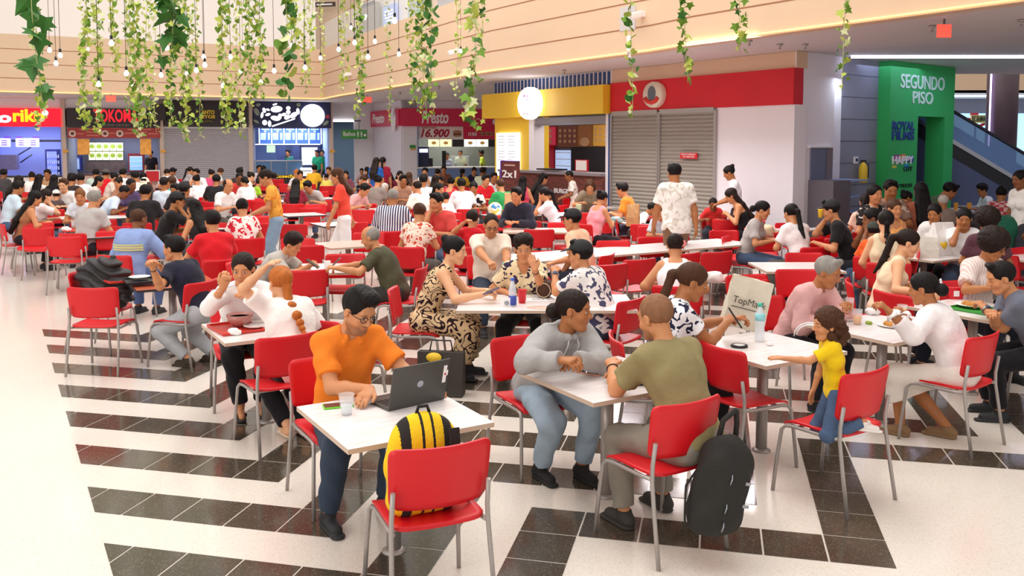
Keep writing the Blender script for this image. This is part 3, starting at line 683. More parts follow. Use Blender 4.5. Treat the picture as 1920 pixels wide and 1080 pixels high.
obj('counter_body', bm, brick_mat(), s); bm = B(); slab(bm, PR, a0, a1, z - .06, z, -.55, .16); obj('counter_top', bm, mat('counter_grey', srgb('#8c8288')), s)
words(PR, s, 'BURGUERS', 1046, 1089, 359, 9, M_whitelet, off=.11, bold=.01)
PRi = deep(PR, 2.2)
bm = B(); px_slab(bm, PRi, 985, 225, 1175, 400, -.1, 0, floor=True); struct('wall_stall_plum', bm, mat('plum_grey', srgb('#6d6478'), rough=.8))
bm = B(); px_slab(bm, PR, 993, 216, 1002, 400, -.3, .02, floor=True); struct('wall_stall_jamb_left', bm, M_white)
bm = B(); px_slab(bm, PR, 1137, 213, 1142, 400, -.3, .03, floor=True); struct('wall_stall_jamb_white', bm, M_white)
bm = B(); px_slab(bm, PR, 1142, 213, 1147, 400, -.3, .03, floor=True); struct('wall_stall_jamb_blue', bm, M_blue)
s = thing('rolled_shutter', 'rolled up grey shutter box above the burger counter opening', 'shutter'); bm = B(); px_slab(bm, PR, 1002, 219, 1137, 231, -.25, -.02); obj('shutter_box', bm, mat('box_grey', srgb('#8e8d96'), rough=.4), s); bm = B(); px_slab(bm, PR, 1002, 231, 1137, 234, -.25, 0); obj('bottom_bar', bm, M_steel, s)
for k, (x0, x1, y0, y1, c) in enumerate(((1030, 1046, 237, 273, '#c22a4a'), (1048, 1086, 236, 275, '#5a2c20'), (1086.5, 1113, 234, 275, '#7c4a2a'), (1114, 1141, 233, 275, '#b98a3a'))):
    s = thing('menu_poster', '%s menu poster on the back wall of the brick counter stall' % ('narrow pink', 'wide dark brown', 'mid brown burger', 'golden')[k], 'poster', group='menu posters of the brick counter stall')
    bm = B(); px_slab(bm, PRi, x0, y0, x1, y1, 0, .05); obj('poster_frame', bm, mat('frame_gold', srgb('#a8733a')) if k else M_redpaint, s)
    bm = B(); px_slab(bm, PRi, x0 + 1.5, y0 + 1.5, x1 - 1.5, y1 - 1.5, .05, .06); obj('poster_face', bm, mat('poster_%d' % k, srgb(c), emit=srgb(c), estr=.35), s)
    bm = B()
    if k == 2: blob(PRi, bm, (x0 + x1) / 2, 266, 18, 11, 0, .07)
    else:
        for r in range(3):
            for q in range(max(1, int((x1 - x0) / 9))): blob(PRi, bm, x0 + 6 + q * 9, y0 + 9 + r * 10, 5, 4, 0, .07)
    obj('picture', bm, mat('poster_food', srgb('#d9b08a')), s)
mini_fridge(PRi, 1040, 275, 1073, 325, '#9c1f3c', '#b9d4ff', 'red drinks fridge glowing behind the brick counter')
s = thing('popcorn_machine', 'red machine left of the fridge behind the brick counter', 'machine'); bm = B(); px_slab(bm, PRi, 1017, 273, 1040, 322, 0, .6); obj('body', bm, M_redpaint, s); bm = B(); px_slab(bm, PRi, 1025, 280, 1036, 300, .6, .62); obj('window', bm, M_dark, s)
bm = B(); px_slab(bm, PRi, 1076, 276, 1140, 320, 0, .1); tag(obj('dark_shelving', bm, M_dark), 'dark shelving on the right behind the brick counter', 'shelf')
s = thing('framed_notice', 'white framed notice leaning on the brick counter', 'sign'); Pn = deep(PR, .1); bm = B(); px_slab(bm, Pn, 1081, 299.5, 1104, 321, 0, .04); obj('frame', bm, M_redpaint, s); bm = B(); px_slab(bm, Pn, 1083, 301, 1102.5, 319.5, .04, .05); obj('sheet', bm, M_warmwhite, s)
bm = B(); px_slab(bm, Pn, 1018, 316, 1058, 318.8, -.1, .2); tag(obj('serving_tray', bm, M_black), 'dark tray of condiments at the left end of the brick counter', 'tray')
stall_light(PR, 1005, 1135, 8, 2.9, 35, (1, .9, .85), off=-1.1)

# ------------------------------------------------------------------ red board, shutters, white wall on the right facade
bm = B(); A2 = (Vector((4.95, 15.45)) - Vector((-0.5, 23.59))).length; zr1 = PR.hit(1200, 152)[1]; zr0 = PR.hit(1200, 208.5)[1]
slab(bm, PR, A1, A2, zr1, SOF, -.3, 0); struct('wall_above_red', bm, M_beige)
s = thing('red_sign_board', 'long plain red sign board above the taupe shutters', 'sign'); bm = B(); slab(bm, PR, A1 + .02, A2, zr0, zr1, -.2, .06); obj('board', bm, mat('red_board', srgb('#cf1626'), rough=.55, vary=.15, vscale=2), s)
s = thing('oval_plaque', 'cream oval plaque with a red ribbon on the red sign board', 'sign'); a, z = PR.hit(1235, 178); sc = abs(PR.hit(1236, 178)[0] - a); sz = abs(PR.hit(1235, 179)[1] - z)
bm = B(); lathe(bm, [(0, 0), (1, 0), (1, .1), (.95, .13), (0, .13)], 48); o = obj('plaque', bm, mat('plaque_cream', srgb('#ece0cc')), s); o.matrix_local = PR.mat(a, z, .06) @ Matrix.Diagonal((18 * sc, 24.5 * sz, 1, 1))
bm = B(); tube(bm, [PR.mat(a, z, .2) @ Vector((sc * x, sz * y, 0)) for x, y in ((-12, -6), (-8, -12), (0, -15), (8, -12), (12, -6))], .045, 8); obj('ribbon', bm, mat('ribbon_red', srgb('#d8382c')), s)
bm = B(); blob(PR, bm, 1235, 176, 15, 20, 0, .2, 20); obj('medallion', bm, mat('medallion_grey', srgb('#5f6a74')), s)
shutter(PR, 'roller_shutter', 'closed taupe roller shutter left of the central post under the red board', 1151, 212, 1236, 400, 34, M_shutter2)
shutter(PR, 'roller_shutter', 'closed taupe roller shutter right of the central post with a red notice', 1241, 208, 1342, 420, 34, M_shutter2)
s = thing('shutter_notice', 'small red notice with white lines on the right taupe shutter', 'sign'); bm = B(); px_slab(bm, PR, 1282, 286.5, 1313.5, 297.5, .08, .1); obj('notice', bm, M_redpaint, s)
words(PR, s, 'VENTAS A DOMICILIO', 1284, 1311, 289.5, 3, M_whitelet, off=.105, ext=.002); words(PR, s, '310 6863181', 1287, 1309, 294, 3, M_whitelet, off=.105, ext=.002)
bm = B(); a0 = PR.hit(1343.5, 250)[0]; slab(bm, PR, a0, A2, 0, zr0, -.3, 0.02); struct('wall_white_right', bm, M_white)

# corner wall, door, lit return, grey cladding, green wall
bm = B(); b1 = PC.hit(1563, 250)[0]; slab(bm, PC, .0, b1, 0, SOF, -.02, 0); slab(bm, PC, .1, b1, 0, SOF, -.3, -.02); struct('wall_corner', bm, M_white)
s = thing('service_door', 'blue grey service door in the white corner wall', 'door'); bm = B(); px_slab(bm, PC, 1517, 277, 1555.5, 430, 0, .03, floor=True); obj('door_leaf', bm, mat('door_blue_grey', srgb('#6f7690')), s)
bm = B(); px_slab(bm, PC, 1546, 277, 1555.5, 430, .03, .05, floor=True); obj('door_post', bm, mat('post_brown', srgb('#7d6f72')), s); bm = B(); px_slab(bm, PC, 1514.5, 274, 1557, 277, 0, .06); obj('door_frame', bm, M_whitelet, s)
b2 = PC.hit(1587, 250)[0]; b3 = PC.hit(1662.5, 250)[0]; bm = B(); slab(bm, PC, b1, b2, 0, SOF, -.5, -.12); struct('wall_lit_return', bm, M_white)
area('return_lamp', PC.at((b1 + b2) / 2, 3.3, .12), .3, 5, (.75, .85, 1.0), rot=(0, 0, 0))
bm = B(); slab(bm, PC, b2, b3, 0, SOF, -.5, -.2)
for k in range(8): slab(bm, PC, b2, b3, .45 + k * .42, .462 + k * .42, -.2, -.195, 1)
struct('wall_grey_cladding', bm, [M_greywall, M_greyline])
b4 = PC.hit(1783, 250)[0]; c0, c1, _, cz = PC.rect(1717, 219, 1767, 230)
bm = B(); slab(bm, PC, b3, c0, 0, SOF, -.35, .05); slab(bm, PC, c1, b4, 0, SOF, -.35, .05); slab(bm, PC, c0, c1, cz, SOF, -.35, .05); struct('wall_green', bm, M_green)
bm = B(); slab(bm, PC, c0 - .5, c1 + .9, 0, SOF, -1.6, -1.5); struct('wall_lift_lobby', bm, mat('lobby_grey', srgb('#5f6073')))
bm = B(); slab(bm, PC, c0 + .45, c1 + .3, 0, 2.55, -1.3, -1.2); struct('wall_lift_lobby_return', bm, mat('lobby_grey2', srgb('#6e6f80')))
s = thing('wall_directory', 'painted directory of white blue and black words on the green wall', 'sign')
ml = mat('pale_paint', srgb('#d3ead9')); mbl = mat('blue_paint', srgb('#1c3f86')); mk = mat('black_paint', srgb('#16241c'))
words(PC, s, 'SEGUNDO', 1684, 1766, 156.5, 26, ml, off=.055, bold=.012); words(PC, s, 'PISO', 1706, 1744, 185, 23, ml, off=.055, bold=.012)
words(PC, s, 'ROYAL', 1667.5, 1709.5, 237, 17, mbl, off=.055, bold=.03); words(PC, s, 'FILMS', 1667, 1708.5, 255, 17, mbl, off=.055, bold=.03)
for c, x, y, w, h in (('#a03a8a', 1672, 290, 9, 9), ('#e08a4a', 1684, 289, 9, 9), ('#3a4aa8', 1698, 292, 10, 12), ('#2aa0d8', 1691, 308, 8, 8), ('#d8d84a', 1668, 310, 8, 5)):
    bm = B(); px_slab(bm, PC, x, y, x + w, y + h, .05, .056); obj('colour_block', bm, mat('block' + c[1:], srgb(c)), s)
words(PC, s, 'HAPPY', 1667, 1706, 301, 15, M_whitelet, off=.06, bold=.03); words(PC, s, 'CITY', 1689, 1705, 317, 9, mk, off=.055, bold=.01); words(PC, s, 'PLAYTECH', 1662, 1704, 348.5, 7, mk, off=.055, bold=.015)
s = thing('wall_notice', 'small white notice on the grey cladding above the extinguisher', 'sign'); bm = B(); px_slab(bm, PC, 1618, 294, 1625, 307, -.2, -.17); obj('sheet', bm, M_whitelet, s); bm = B(); px_slab(bm, PC, 1620, 297, 1623.5, 303, -.17, -.16); obj('symbol', bm, mat('symbol_navy', srgb('#2c3a66')), s)
s = thing('fire_extinguisher', 'yellow fire extinguisher hanging on the grey cladding', 'fire extinguisher'); a, z = PC.hit(1625, 343); p = PC.at(a, z, -.08)
bm = B(); lathe(bm, [(0, 0), (.07, 0), (.08, .03), (.08, .3), (.05, .36), (.02, .4)], 16); o = obj('cylinder', bm, M_yellow, s, loc=p); bm = B(); box(bm, (0, 0, .42), (.1, .03, .04)); tube(bm, [(.02, 0, .4), (.1, 0, .36), (.1, 0, .1)], .012, 8); obj('valve_and_hose', bm, M_black, s, loc=p)
s = thing('waste_cabinet', 'tall grey waste cabinet beside the corner wall', 'cabinet'); Pw = deep(PC, -.5); a0, a1, z0, z1 = Pw.rect(1562, 338, 1620, 400)
bm = B(); slab(bm, Pw, a0, a0 + .55, 0, z1, -.5, 0); obj('side_panel', bm, mat('cabinet_grey', srgb('#6b656e')), s)
for k in range(3):
    bm = B(); slab(bm, Pw, a0 + .55, a0 + 1.1, z1 - .03 - k * .28, z1 - k * .28, -.5, 0); obj('shelf', bm, mat('shelf_blue', srgb('#8fa3cf')), s)
bm = B(); slab(bm, Pw, a0 + .55, a0 + 1.1, 0, z1 - .03, -.5, -.47); obj('back_panel', bm, M_greyline, s)

# LED line and escalator hall
bm = B(); y = 16.35; tube(bm, [(6.25, y, SOF - .02), (22, y, SOF - .02)], .028, 6); tag(obj('led_line', bm, emis('led_blue_white', (.72, .74, 1.0), 7)), 'long blue white light line on the soffit before the green wall', 'light')
area('led_glow', (11, 17.5, SOF - .1), 9, 50, (.55, .62, 1.0), size_y=1.0)
Pe = Plane((9.0, 19.5), (14, 19.5)); Pe2 = Plane((9.0, 20.5), (14, 20.5))
s = thing('escalator', 'escalator with blue glass balustrades rising behind the green wall', 'escalator')
def inc(x): return 2.82 - (x - 9.69) * .58                      # handrail height along x
def band(bm, P, x0, x1, d0, d1, y0, y1, mi=0):
    v = [bm.verts.new((x, yy, inc(x) + d)) for x in (x0, x1) for d in (d0, d1) for yy in (y0, y1)]
    for f in ((0, 1, 3, 2), (4, 6, 7, 5), (0, 4, 5, 1), (2, 3, 7, 6), (0, 2, 6, 4), (1, 5, 7, 3)): bm.faces.new([v[i] for i in f]).material_index = mi
X0, X1 = 7.4, 12.9
bm = B(); band(bm, Pe, X0, X1, -.62, 0, 19.5, 19.53); obj('balustrade', bm, M_blueglass, s)
bm = B(); band(bm, Pe, X0, X1, -.62, 0, 20.6, 20.63); obj('balustrade', bm, M_blueglass, s)
for yy in (19.515, 20.615):
    bm = B(); tube(bm, [(X0, yy, inc(X0)), (X1, yy, inc(X1)), (X1 + .5, yy, inc(X1) - .08)], .04, 8); obj('handrail', bm, M_black, s)
bm = B(); band(bm, Pe, X0, X1, -.72, -.62, 19.44, 19.56); obj('skirt', bm, M_steel, s)
bm = B(); band(bm, Pe, X0, X1, -1.0, -.72, 19.46, 20.6); obj('step_band', bm, M_black, s)
bm = B()
for k in range(24):
    x = X0 + .1 + k * .235; box(bm, (x, 20.05, inc(x) - .8), (.23, 1.0, .2))
obj('steps', bm, M_dark, s)
bm = B(); v = [bm.verts.new(p) for p in ((X0, 19.48, inc(X0) - 1.0), (X1, 19.48, max(inc(X1) - 1.0, .0)), (X1, 19.48, 0), (X0, 19.48, 0))]; bm.faces.new(v)
v = [bm.verts.new(p) for p in ((X0, 20.6, inc(X0) - 1.0), (X1, 20.6, max(inc(X1) - 1.0, .0)), (X1, 20.6, 0), (X0, 20.6, 0))]; bm.faces.new(v); obj('truss_cladding', bm, mat('truss_blue_grey', srgb('#4f5872')), s)
bm = B(); lathe(bm, [(.36, 0), (.36, 6)], 28, c=(12.35, 22.3, 0)); struct('wall_column', bm, mat('column_plum', srgb('#5b4850'), rough=.5, vary=.3, vscale=2))
bm = B(); tube(bm, [(11.97, 22.15, .5), (11.97, 22.15, 4.2)], .02, 6); tag(obj('column_light', bm, emis('violet_led', (.6, .5, 1), 4)), 'upright violet light line on the edge of the dark column', 'light')
bm = B(); P = Plane((9.0, 32), (30, 32)); slab(bm, P, 0, 20, 3.9, 6.5, -.3, 0); struct('wall_far_fascia', bm, M_beige)
bm = B(); slab(bm, P, 0, 20, 3.88, 4.0, -6, 0); struct('ceiling_far', bm, M_white)
bm = B(); tube(bm, [(9, 33.2, 3.86), (30, 33.2, 3.86)], .03, 6); tag(obj('led_line', bm, MATS['led_blue_white']), 'distant blue white light line behind the escalator', 'light')
bm = B(); P = Plane((9.0, 36), (30, 36)); slab(bm, P, 0, 20, 0, 3.6, -.1, 0); struct('window_far_shop', bm, emis('far_shop_glow', srgb('#a9d6f0'), 1.1))
bm = B()
for x in (16.6, 18.2, 19.8, 21.4, 23): box(bm, (x + .6, 35.85, 1.8), (.06, .06, 3.6))
struct('window_far_frame', bm, M_greyline)
bm = B(); slab(bm, P, 0, 20, 3.3, 3.9, -.1, .25); struct('wall_far_lintel', bm, M_greywall)
Pf = Plane((9.0, 30), (30, 30)); s = thing('hanging_sign', 'red and cream hanging shop sign beyond the escalator', 'sign')
bm = B(); px_slab(bm, Pf, 1806, 221, 1858, 226.5, 0, .06); px_slab(bm, Pf, 1819, 212, 1833, 217, 0, .06); tube(bm, [Pf.at(*Pf.hit(x, y), .03) for x, y in ((1826, 236), (1834, 237.5), (1845, 232))], .05, 8); obj('ribbon', bm, mat('hot_red', srgb('#c51f45')), s)
bm = B(); px_slab(bm, Pf, 1818, 216, 1850, 231, .06, .12); obj('plate', bm, mat('plate_pale', srgb('#dfe0a0')), s); words(Pf, s, 'BUCARAMANGA', 1819, 1849, 223.5, 12, mk, off=.125, bold=.01)

# small fittings on ceiling and fascia
for x, y, lab in ((208, 185, 'above the black sign with red letters'), (688, 187, 'before the burger stall'), (1770, 58, 'over the green wall')):
    p = G(x, y, SOF - .15); s = thing('exit_sign', 'small red exit sign hanging from the soffit ' + lab, 'sign', loc=p)
    w = .16 if x < 1000 else .09
    bm = B(); box(bm, (0, 0, 0), (w * 2, .03, .2 if x < 1000 else .17)); obj('sign_face', bm, mat('exit_red', srgb('#f0604e'), emit=srgb('#f0604e'), estr=.5), s); bm = B(); box(bm, (0, 0, .12), (.02, .02, .08)); obj('hanger', bm, M_greyline, s)
bm = B()
for k in range(3): box(bm, (0, 0, 0), (.001, .001, .001))
bm.free()
for x, y in ((1180, 100), (1405, 78), (1462, 85), (1748, 51), (1058, 133), (823, 163), (750, 174), (1510, 85), (1915, 40)):
    p = G(x, y, SOF - .02); bm = B(); lathe(bm, [(.05, .02), (.05, 0), (.015, -.01), (.015, -.05), (.03, -.06), (0, -.065)], 12)
    tag(obj('sprinkler', bm, M_metal, loc=p), 'small grey sprinkler head on the pale soffit', 'sprinkler', group='sprinkler heads on the soffit')
def fas(i): return Plane(FPTS[i], FPTS[i + 1])
for x, y, i, lab in ((1209, 27, 5, 'at the upper right above the red board'), (865, 96, 3, 'behind the right hand vines'), (658, 139, 3, 'near the inner corner'), (268, 138, 1, 'in the middle of the left fascia')):
    P = fas(i); a, z = P.hit(x, y); s = thing('security_camera', 'white security camera on the beige fascia ' + lab, 'camera'); M = P.mat(a, z, 0)
    bm = B(); box(bm, (0, 0, .04), (.1, .1, .08), bev=.01); o = obj('bracket', bm, M_whitelet, s); o.matrix_local = M
    bm = B(); box(bm, (0, -.03, .2), (.13, .12, .28), bev=.03, rot=Matrix.Rotation(R(15), 3, 'X')); o = obj('housing', bm, M_whitelet, s); o.matrix_local = M
P = fas(5); a, z = P.hit(1188, 82); s = thing('fascia_speaker', 'white box speaker on the lower edge of the fascia behind a hanging vine', 'speaker'); bm = B(); box(bm, (0, 0, .06), (.12, .28, .12), bev=.02); o = obj('box', bm, M_whitelet, s); o.matrix_local = P.mat(a, z, 0)
P = fas(4); a0, a1, z0, z1 = P.rect(1163, 12, 1192, 57); bm = B(); slab(bm, P, a0, a1, z0, z1, 0, .012); tag(obj('access_panel', bm, mat('panel_grey', srgb('#ccc6c4'))), 'pale grey access panel set in the beige fascia', 'panel')
# ------------------------------------------------------------------ people: one smooth skin per body, clothes and hair over it
V3 = lambda *a: np.array(a, dtype=np.float64)
def _n(v): return v / (np.linalg.norm(v) + 1e-12)
def cap(a, b, ra, rb=None, k=.02, fl=None, op='+'):
    """tapered capsule; fl = (axis, factor) flattens it along an axis"""
    return dict(t='c', a=np.asarray(a, float), b=np.asarray(b, float), ra=ra, rb=ra if rb is None else rb, k=k, fl=fl, op=op)
def ell(c, r, k=.02, M=None, op='+'):
    return dict(t='e', a=np.asarray(c, float), r=np.asarray(r, float), M=M, k=k, op=op)
def cut(p, n):                                   # keep the side n points away from
    return dict(t='p', a=np.asarray(p, float), n=_n(np.asarray(n, float)), op='&')
def cutball(p, n, c, rad):                       # the same cut but only inside a ball
    d = cut(p, n); d['c'] = np.asarray(c, float); d['rad'] = rad; return d

def sdf_mesh(prims, vox, disp=None):
    lo = np.full(3, 1e9); hi = -lo
    for p in prims:
        if p['op'] != '+': continue
        if p['t'] == 'c':
            m = max(p['ra'], p['rb']); l = np.minimum(p['a'], p['b']) - m; h = np.maximum(p['a'], p['b']) + m
        else: m = p['r'].max(); l = p['a'] - m; h = p['a'] + m
        p['_b'] = (l, h); lo = np.minimum(lo, l); hi = np.maximum(hi, h)
    lo -= vox * 3; n = np.ceil((hi + vox * 3 - lo) / vox).astype(int) + 1
    D = np.full(n, 0.25, dtype=np.float32)
    ax = [lo[i] + vox * np.arange(n[i]) for i in range(3)]
    for p in prims:
        if p['op'] == '+': l, h = p['_b']; pad = p['k'] * 1.5 + vox * 2.5
        elif p['op'] == '-':
            if p['t'] == 'c': m = max(p['ra'], p['rb']); l = np.minimum(p['a'], p['b']) - m; h = np.maximum(p['a'], p['b']) + m
            else: m = p['r'].max(); l = p['a'] - m; h = p['a'] + m
            pad = p['k'] + vox * 2.5
        else:
            if 'c' in p: l = p['c'] - p['rad']; h = p['c'] + p['rad']; pad = 0
            else: l, h, pad = lo, lo + n * vox, 0
        i0 = np.clip(np.floor((l - pad - lo) / vox).astype(int), 0, n); i1 = np.clip(np.ceil((h + pad - lo) / vox).astype(int) + 1, 0, n)
        if (i1 <= i0).any(): continue
        sl = tuple(slice(a, b) for a, b in zip(i0, i1))
        X = ax[0][sl[0]][:, None, None]; Y = ax[1][sl[1]][None, :, None]; Z = ax[2][sl[2]][None, None, :]
        x, y, z = X - p['a'][0], Y - p['a'][1], Z - p['a'][2]
        if p['t'] == 'c':
            ba = p['b'] - p['a']; sc = 1.0
            if p['fl'] is not None:
                fn, f = _n(np.asarray(p['fl'][0], float)), p['fl'][1]; q = (x * fn[0] + y * fn[1] + z * fn[2]) * (1 / f - 1)
                x = x + q * fn[0]; y = y + q * fn[1]; z = z + q * fn[2]; ba = ba + fn * (ba @ fn) * (1 / f - 1); sc = (1 + f) / 2
            L = max(ba @ ba, 1e-9); t = np.clip((x * ba[0] + y * ba[1] + z * ba[2]) / L, 0, 1)
            d = (np.sqrt((x - t * ba[0]) ** 2 + (y - t * ba[1]) ** 2 + (z - t * ba[2]) ** 2) - (p['ra'] + (p['rb'] - p['ra']) * t)) * sc
        elif p['t'] == 'e':
            if p['M'] is not None:
                M = p['M']; x, y, z = (x * M[0, 0] + y * M[1, 0] + z * M[2, 0]), (x * M[0, 1] + y * M[1, 1] + z * M[2, 1]), (x * M[0, 2] + y * M[1, 2] + z * M[2, 2])
            r = p['r']; k0 = np.sqrt((x / r[0]) ** 2 + (y / r[1]) ** 2 + (z / r[2]) ** 2); k1 = np.sqrt((x / r[0] ** 2) ** 2 + (y / r[1] ** 2) ** 2 + (z / r[2] ** 2) ** 2) + 1e-6
            d = k0 * (k0 - 1) / k1
        else:
            d = x * p['n'][0] + y * p['n'][1] + z * p['n'][2]
            if 'c' in p:
                w = np.sqrt((X - p['c'][0]) ** 2 + (Y - p['c'][1]) ** 2 + (Z - p['c'][2]) ** 2) < p['rad']
                D[sl] = np.where(w, np.maximum(D[sl], d), D[sl]).astype(np.float32); continue
            D[sl] = np.maximum(D[sl], d).astype(np.float32); continue
        o = D[sl]; k = p['k']
        if p['op'] == '-':
            d = -d; h = np.clip(.5 + .5 * (d - o) / k, 0, 1) if k > 0 else (d > o) * 1.0
            D[sl] = (o * (1 - h) + d * h + k * h * (1 - h)).astype(np.float32)
        else:
            if k > 0:
                h = np.clip(.5 + .5 * (o - d) / k, 0, 1); D[sl] = (o * (1 - h) + d * h - k * h * (1 - h)).astype(np.float32)
            else: D[sl] = np.minimum(o, d).astype(np.float32)
    if disp is not None:
        D += disp(ax[0][:, None, None], ax[1][None, :, None], ax[2][None, None, :]).astype(np.float32)
    # surface nets
    S = D < 0
    c = sum(S[a:n[0] - 1 + a, b:n[1] - 1 + b, e:n[2] - 1 + e].astype(np.int8) for a in (0, 1) for b in (0, 1) for e in (0, 1))
    act = (c > 0) & (c < 8); idx = np.argwhere(act)
    if len(idx) == 0: return np.zeros((0, 3)), np.zeros((0, 4), int)
    vid = np.full(act.shape, -1, dtype=np.int64); vid[act] = np.arange(len(idx))
    acc = np.zeros((len(idx), 3)); cnt = np.zeros(len(idx)); off = [(a, b, e) for a in (0, 1) for b in (0, 1) for e in (0, 1)]
    dv = {o: D[idx[:, 0] + o[0], idx[:, 1] + o[1], idx[:, 2] + o[2]] for o in off}
    for o in off:
        for a in range(3):
            if o[a] == 0:
                q = list(o); q[a] = 1; q = tuple(q); d0, d1 = dv[o], dv[q]; m = (d0 < 0) != (d1 < 0)
                t = np.where(m, d0 / np.where(m, d0 - d1, 1), 0); pt = np.tile(np.array(o, float), (len(idx), 1)); pt[:, a] = t
                acc[m] += pt[m]; cnt[m] += 1
    V = lo + (idx + acc / cnt[:, None]) * vox
    F = []
    for a in range(3):
        b, e = [(1, 2), (2, 0), (0, 1)][a]
        s0 = [slice(0, None)] * 3; s1 = [slice(0, None)] * 3; s0[a] = slice(0, -1); s1[a] = slice(1, None)
        m = S[tuple(s0)] != S[tuple(s1)]; ij = np.argwhere(m)
        ij = ij[(ij[:, b] > 0) & (ij[:, e] > 0) & (ij[:, b] < n[b] - 1) & (ij[:, e] < n[e] - 1)]
        flip = S[ij[:, 0], ij[:, 1], ij[:, 2]]
        def vi(db, de):
            q = ij.copy(); q[:, b] -= db; q[:, e] -= de; return vid[q[:, 0], q[:, 1], q[:, 2]]
        Q = np.stack([vi(1, 1), vi(0, 1), vi(0, 0), vi(1, 0)], 1)
        Q = np.where(flip[:, None], Q, Q[:, ::-1]); F.append(Q)
    F = np.concatenate(F); F = F[(F >= 0).all(1)]
    return V, F
def np_mesh(name, V, F, mats=(), smooth=True):
    me = bpy.data.meshes.new(name); me.vertices.add(len(V)); me.vertices.foreach_set('co', V.astype(np.float32).ravel())
    me.loops.add(F.size); me.loops.foreach_set('vertex_index', F.astype(np.int32).ravel())
    me.polygons.add(len(F)); me.polygons.foreach_set('loop_start', np.arange(0, F.size, F.shape[1], dtype=np.int32))
    me.polygons.foreach_set('use_smooth', np.ones(len(F), dtype=bool)); me.update(calc_edges=True)
    for m in mats: me.materials.append(m)
    return me

def rotm(yaw=0, pitch=0, roll=0):
    """yaw: turns to the person's right; pitch: nods down; roll: tips to the right"""
    y, p, r = R(yaw), R(pitch), R(roll)
    Z = np.array([[math.cos(y), math.sin(y), 0], [-math.sin(y), math.cos(y), 0], [0, 0, 1]])
    X = np.array([[1, 0, 0], [0, math.cos(p), math.sin(p)], [0, -math.sin(p), math.cos(p)]])
    Y = np.array([[math.cos(r), 0, math.sin(r)], [0, 1, 0], [-math.sin(r), 0, math.cos(r)]])
    return Z @ X @ Y
def ik(s, t, a, b, pole):
    d = t - s; L = min(np.linalg.norm(d), (a + b) * .995); d = _n(d); t = s + d * L
    x = (a * a - b * b + L * L) / (2 * L); h = math.sqrt(max(a * a - x * x, 0)); pole = np.asarray(pole, float); pl = pole - d * (pole @ d); return s + d * x + _n(pl) * h, t

POSE0 = dict(lean=10, bend=8, slide=0, twist=0, head=(0, 12, 0), LH=(-.10, .40, .80), RH=(.10, .40, .80), el=(.6, -.2, -.75), er=(.6, -.2, -.75), LF=(-.13, .38, .09), RF=(.13, .38, .09),
             stand=False, sh=.155, girth=1.0, bust=0.0, belly=0.0, curlL=.55, curlR=.55, armr=1.0, thigh=1.0, hy=0.0, LD=None, RD=None, knee=None, hs=1.06)
def skeleton(P):
    s = P['stand']; J = {}
    pel = V3(0, .0, .93) if s else V3(0, .02, .555)
    if 'pel' in P: pel = V3(*P['pel'])
    ln, bd, sl = R(P['lean']), R(P['bend']), R(P['slide'])
    s1 = _n(V3(math.sin(sl), math.sin(ln), math.cos(ln))); s2 = _n(V3(math.sin(sl) * 1.2, math.sin(ln + bd), math.cos(ln + bd)))
    J['pel'] = pel; J['waist'] = pel + s1 * .15; J['chest'] = J['waist'] + s1 * .07 + s2 * .11; J['neck'] = J['chest'] + s2 * .19
    tw = rotm(P['twist']); rt = _n(tw @ V3(1, 0, -math.sin(sl) * .4)); J['rt'] = rt; J['s1'] = s1; J['s2'] = s2
    sh = P['sh']; base = J['neck'] - s2 * .045
    J['shL'] = base - rt * sh; J['shR'] = base + rt * sh
    J['HM'] = HM = rotm(*P['head']); hup = HM @ V3(0, 0, 1)
    J['head'] = J['neck'] + s2 * .06 + hup * .115 + (HM @ V3(0, .018, 0)) + V3(0, P['hy'], 0)
    fw = tw @ V3(0, 1, 0); J['fw'] = fw
    for k, sg in (('L', -1), ('R', 1)):
        t = V3(*P[k + 'H']); e = P['e' + k.lower()]
        pole = rt * sg * e[0] + fw * e[1] + V3(0, 0, e[2])
        J['el' + k], J['wr' + k] = ik(J['sh' + k], t, .275, .245, pole)
        J['hip' + k] = pel + V3(sg * .085, 0, -.01)
        f = V3(*P[k + 'F']); kp = V3(sg * .15, 1, .6) if not s else V3(sg * .1, 1, 0)
        if P['knee']: kp = V3(*P['knee'][0 if k == 'L' else 1])
        J['kn' + k], J['an' + k] = ik(J['hip' + k], f, .43, .40 if not s else .43, kp)
    return J

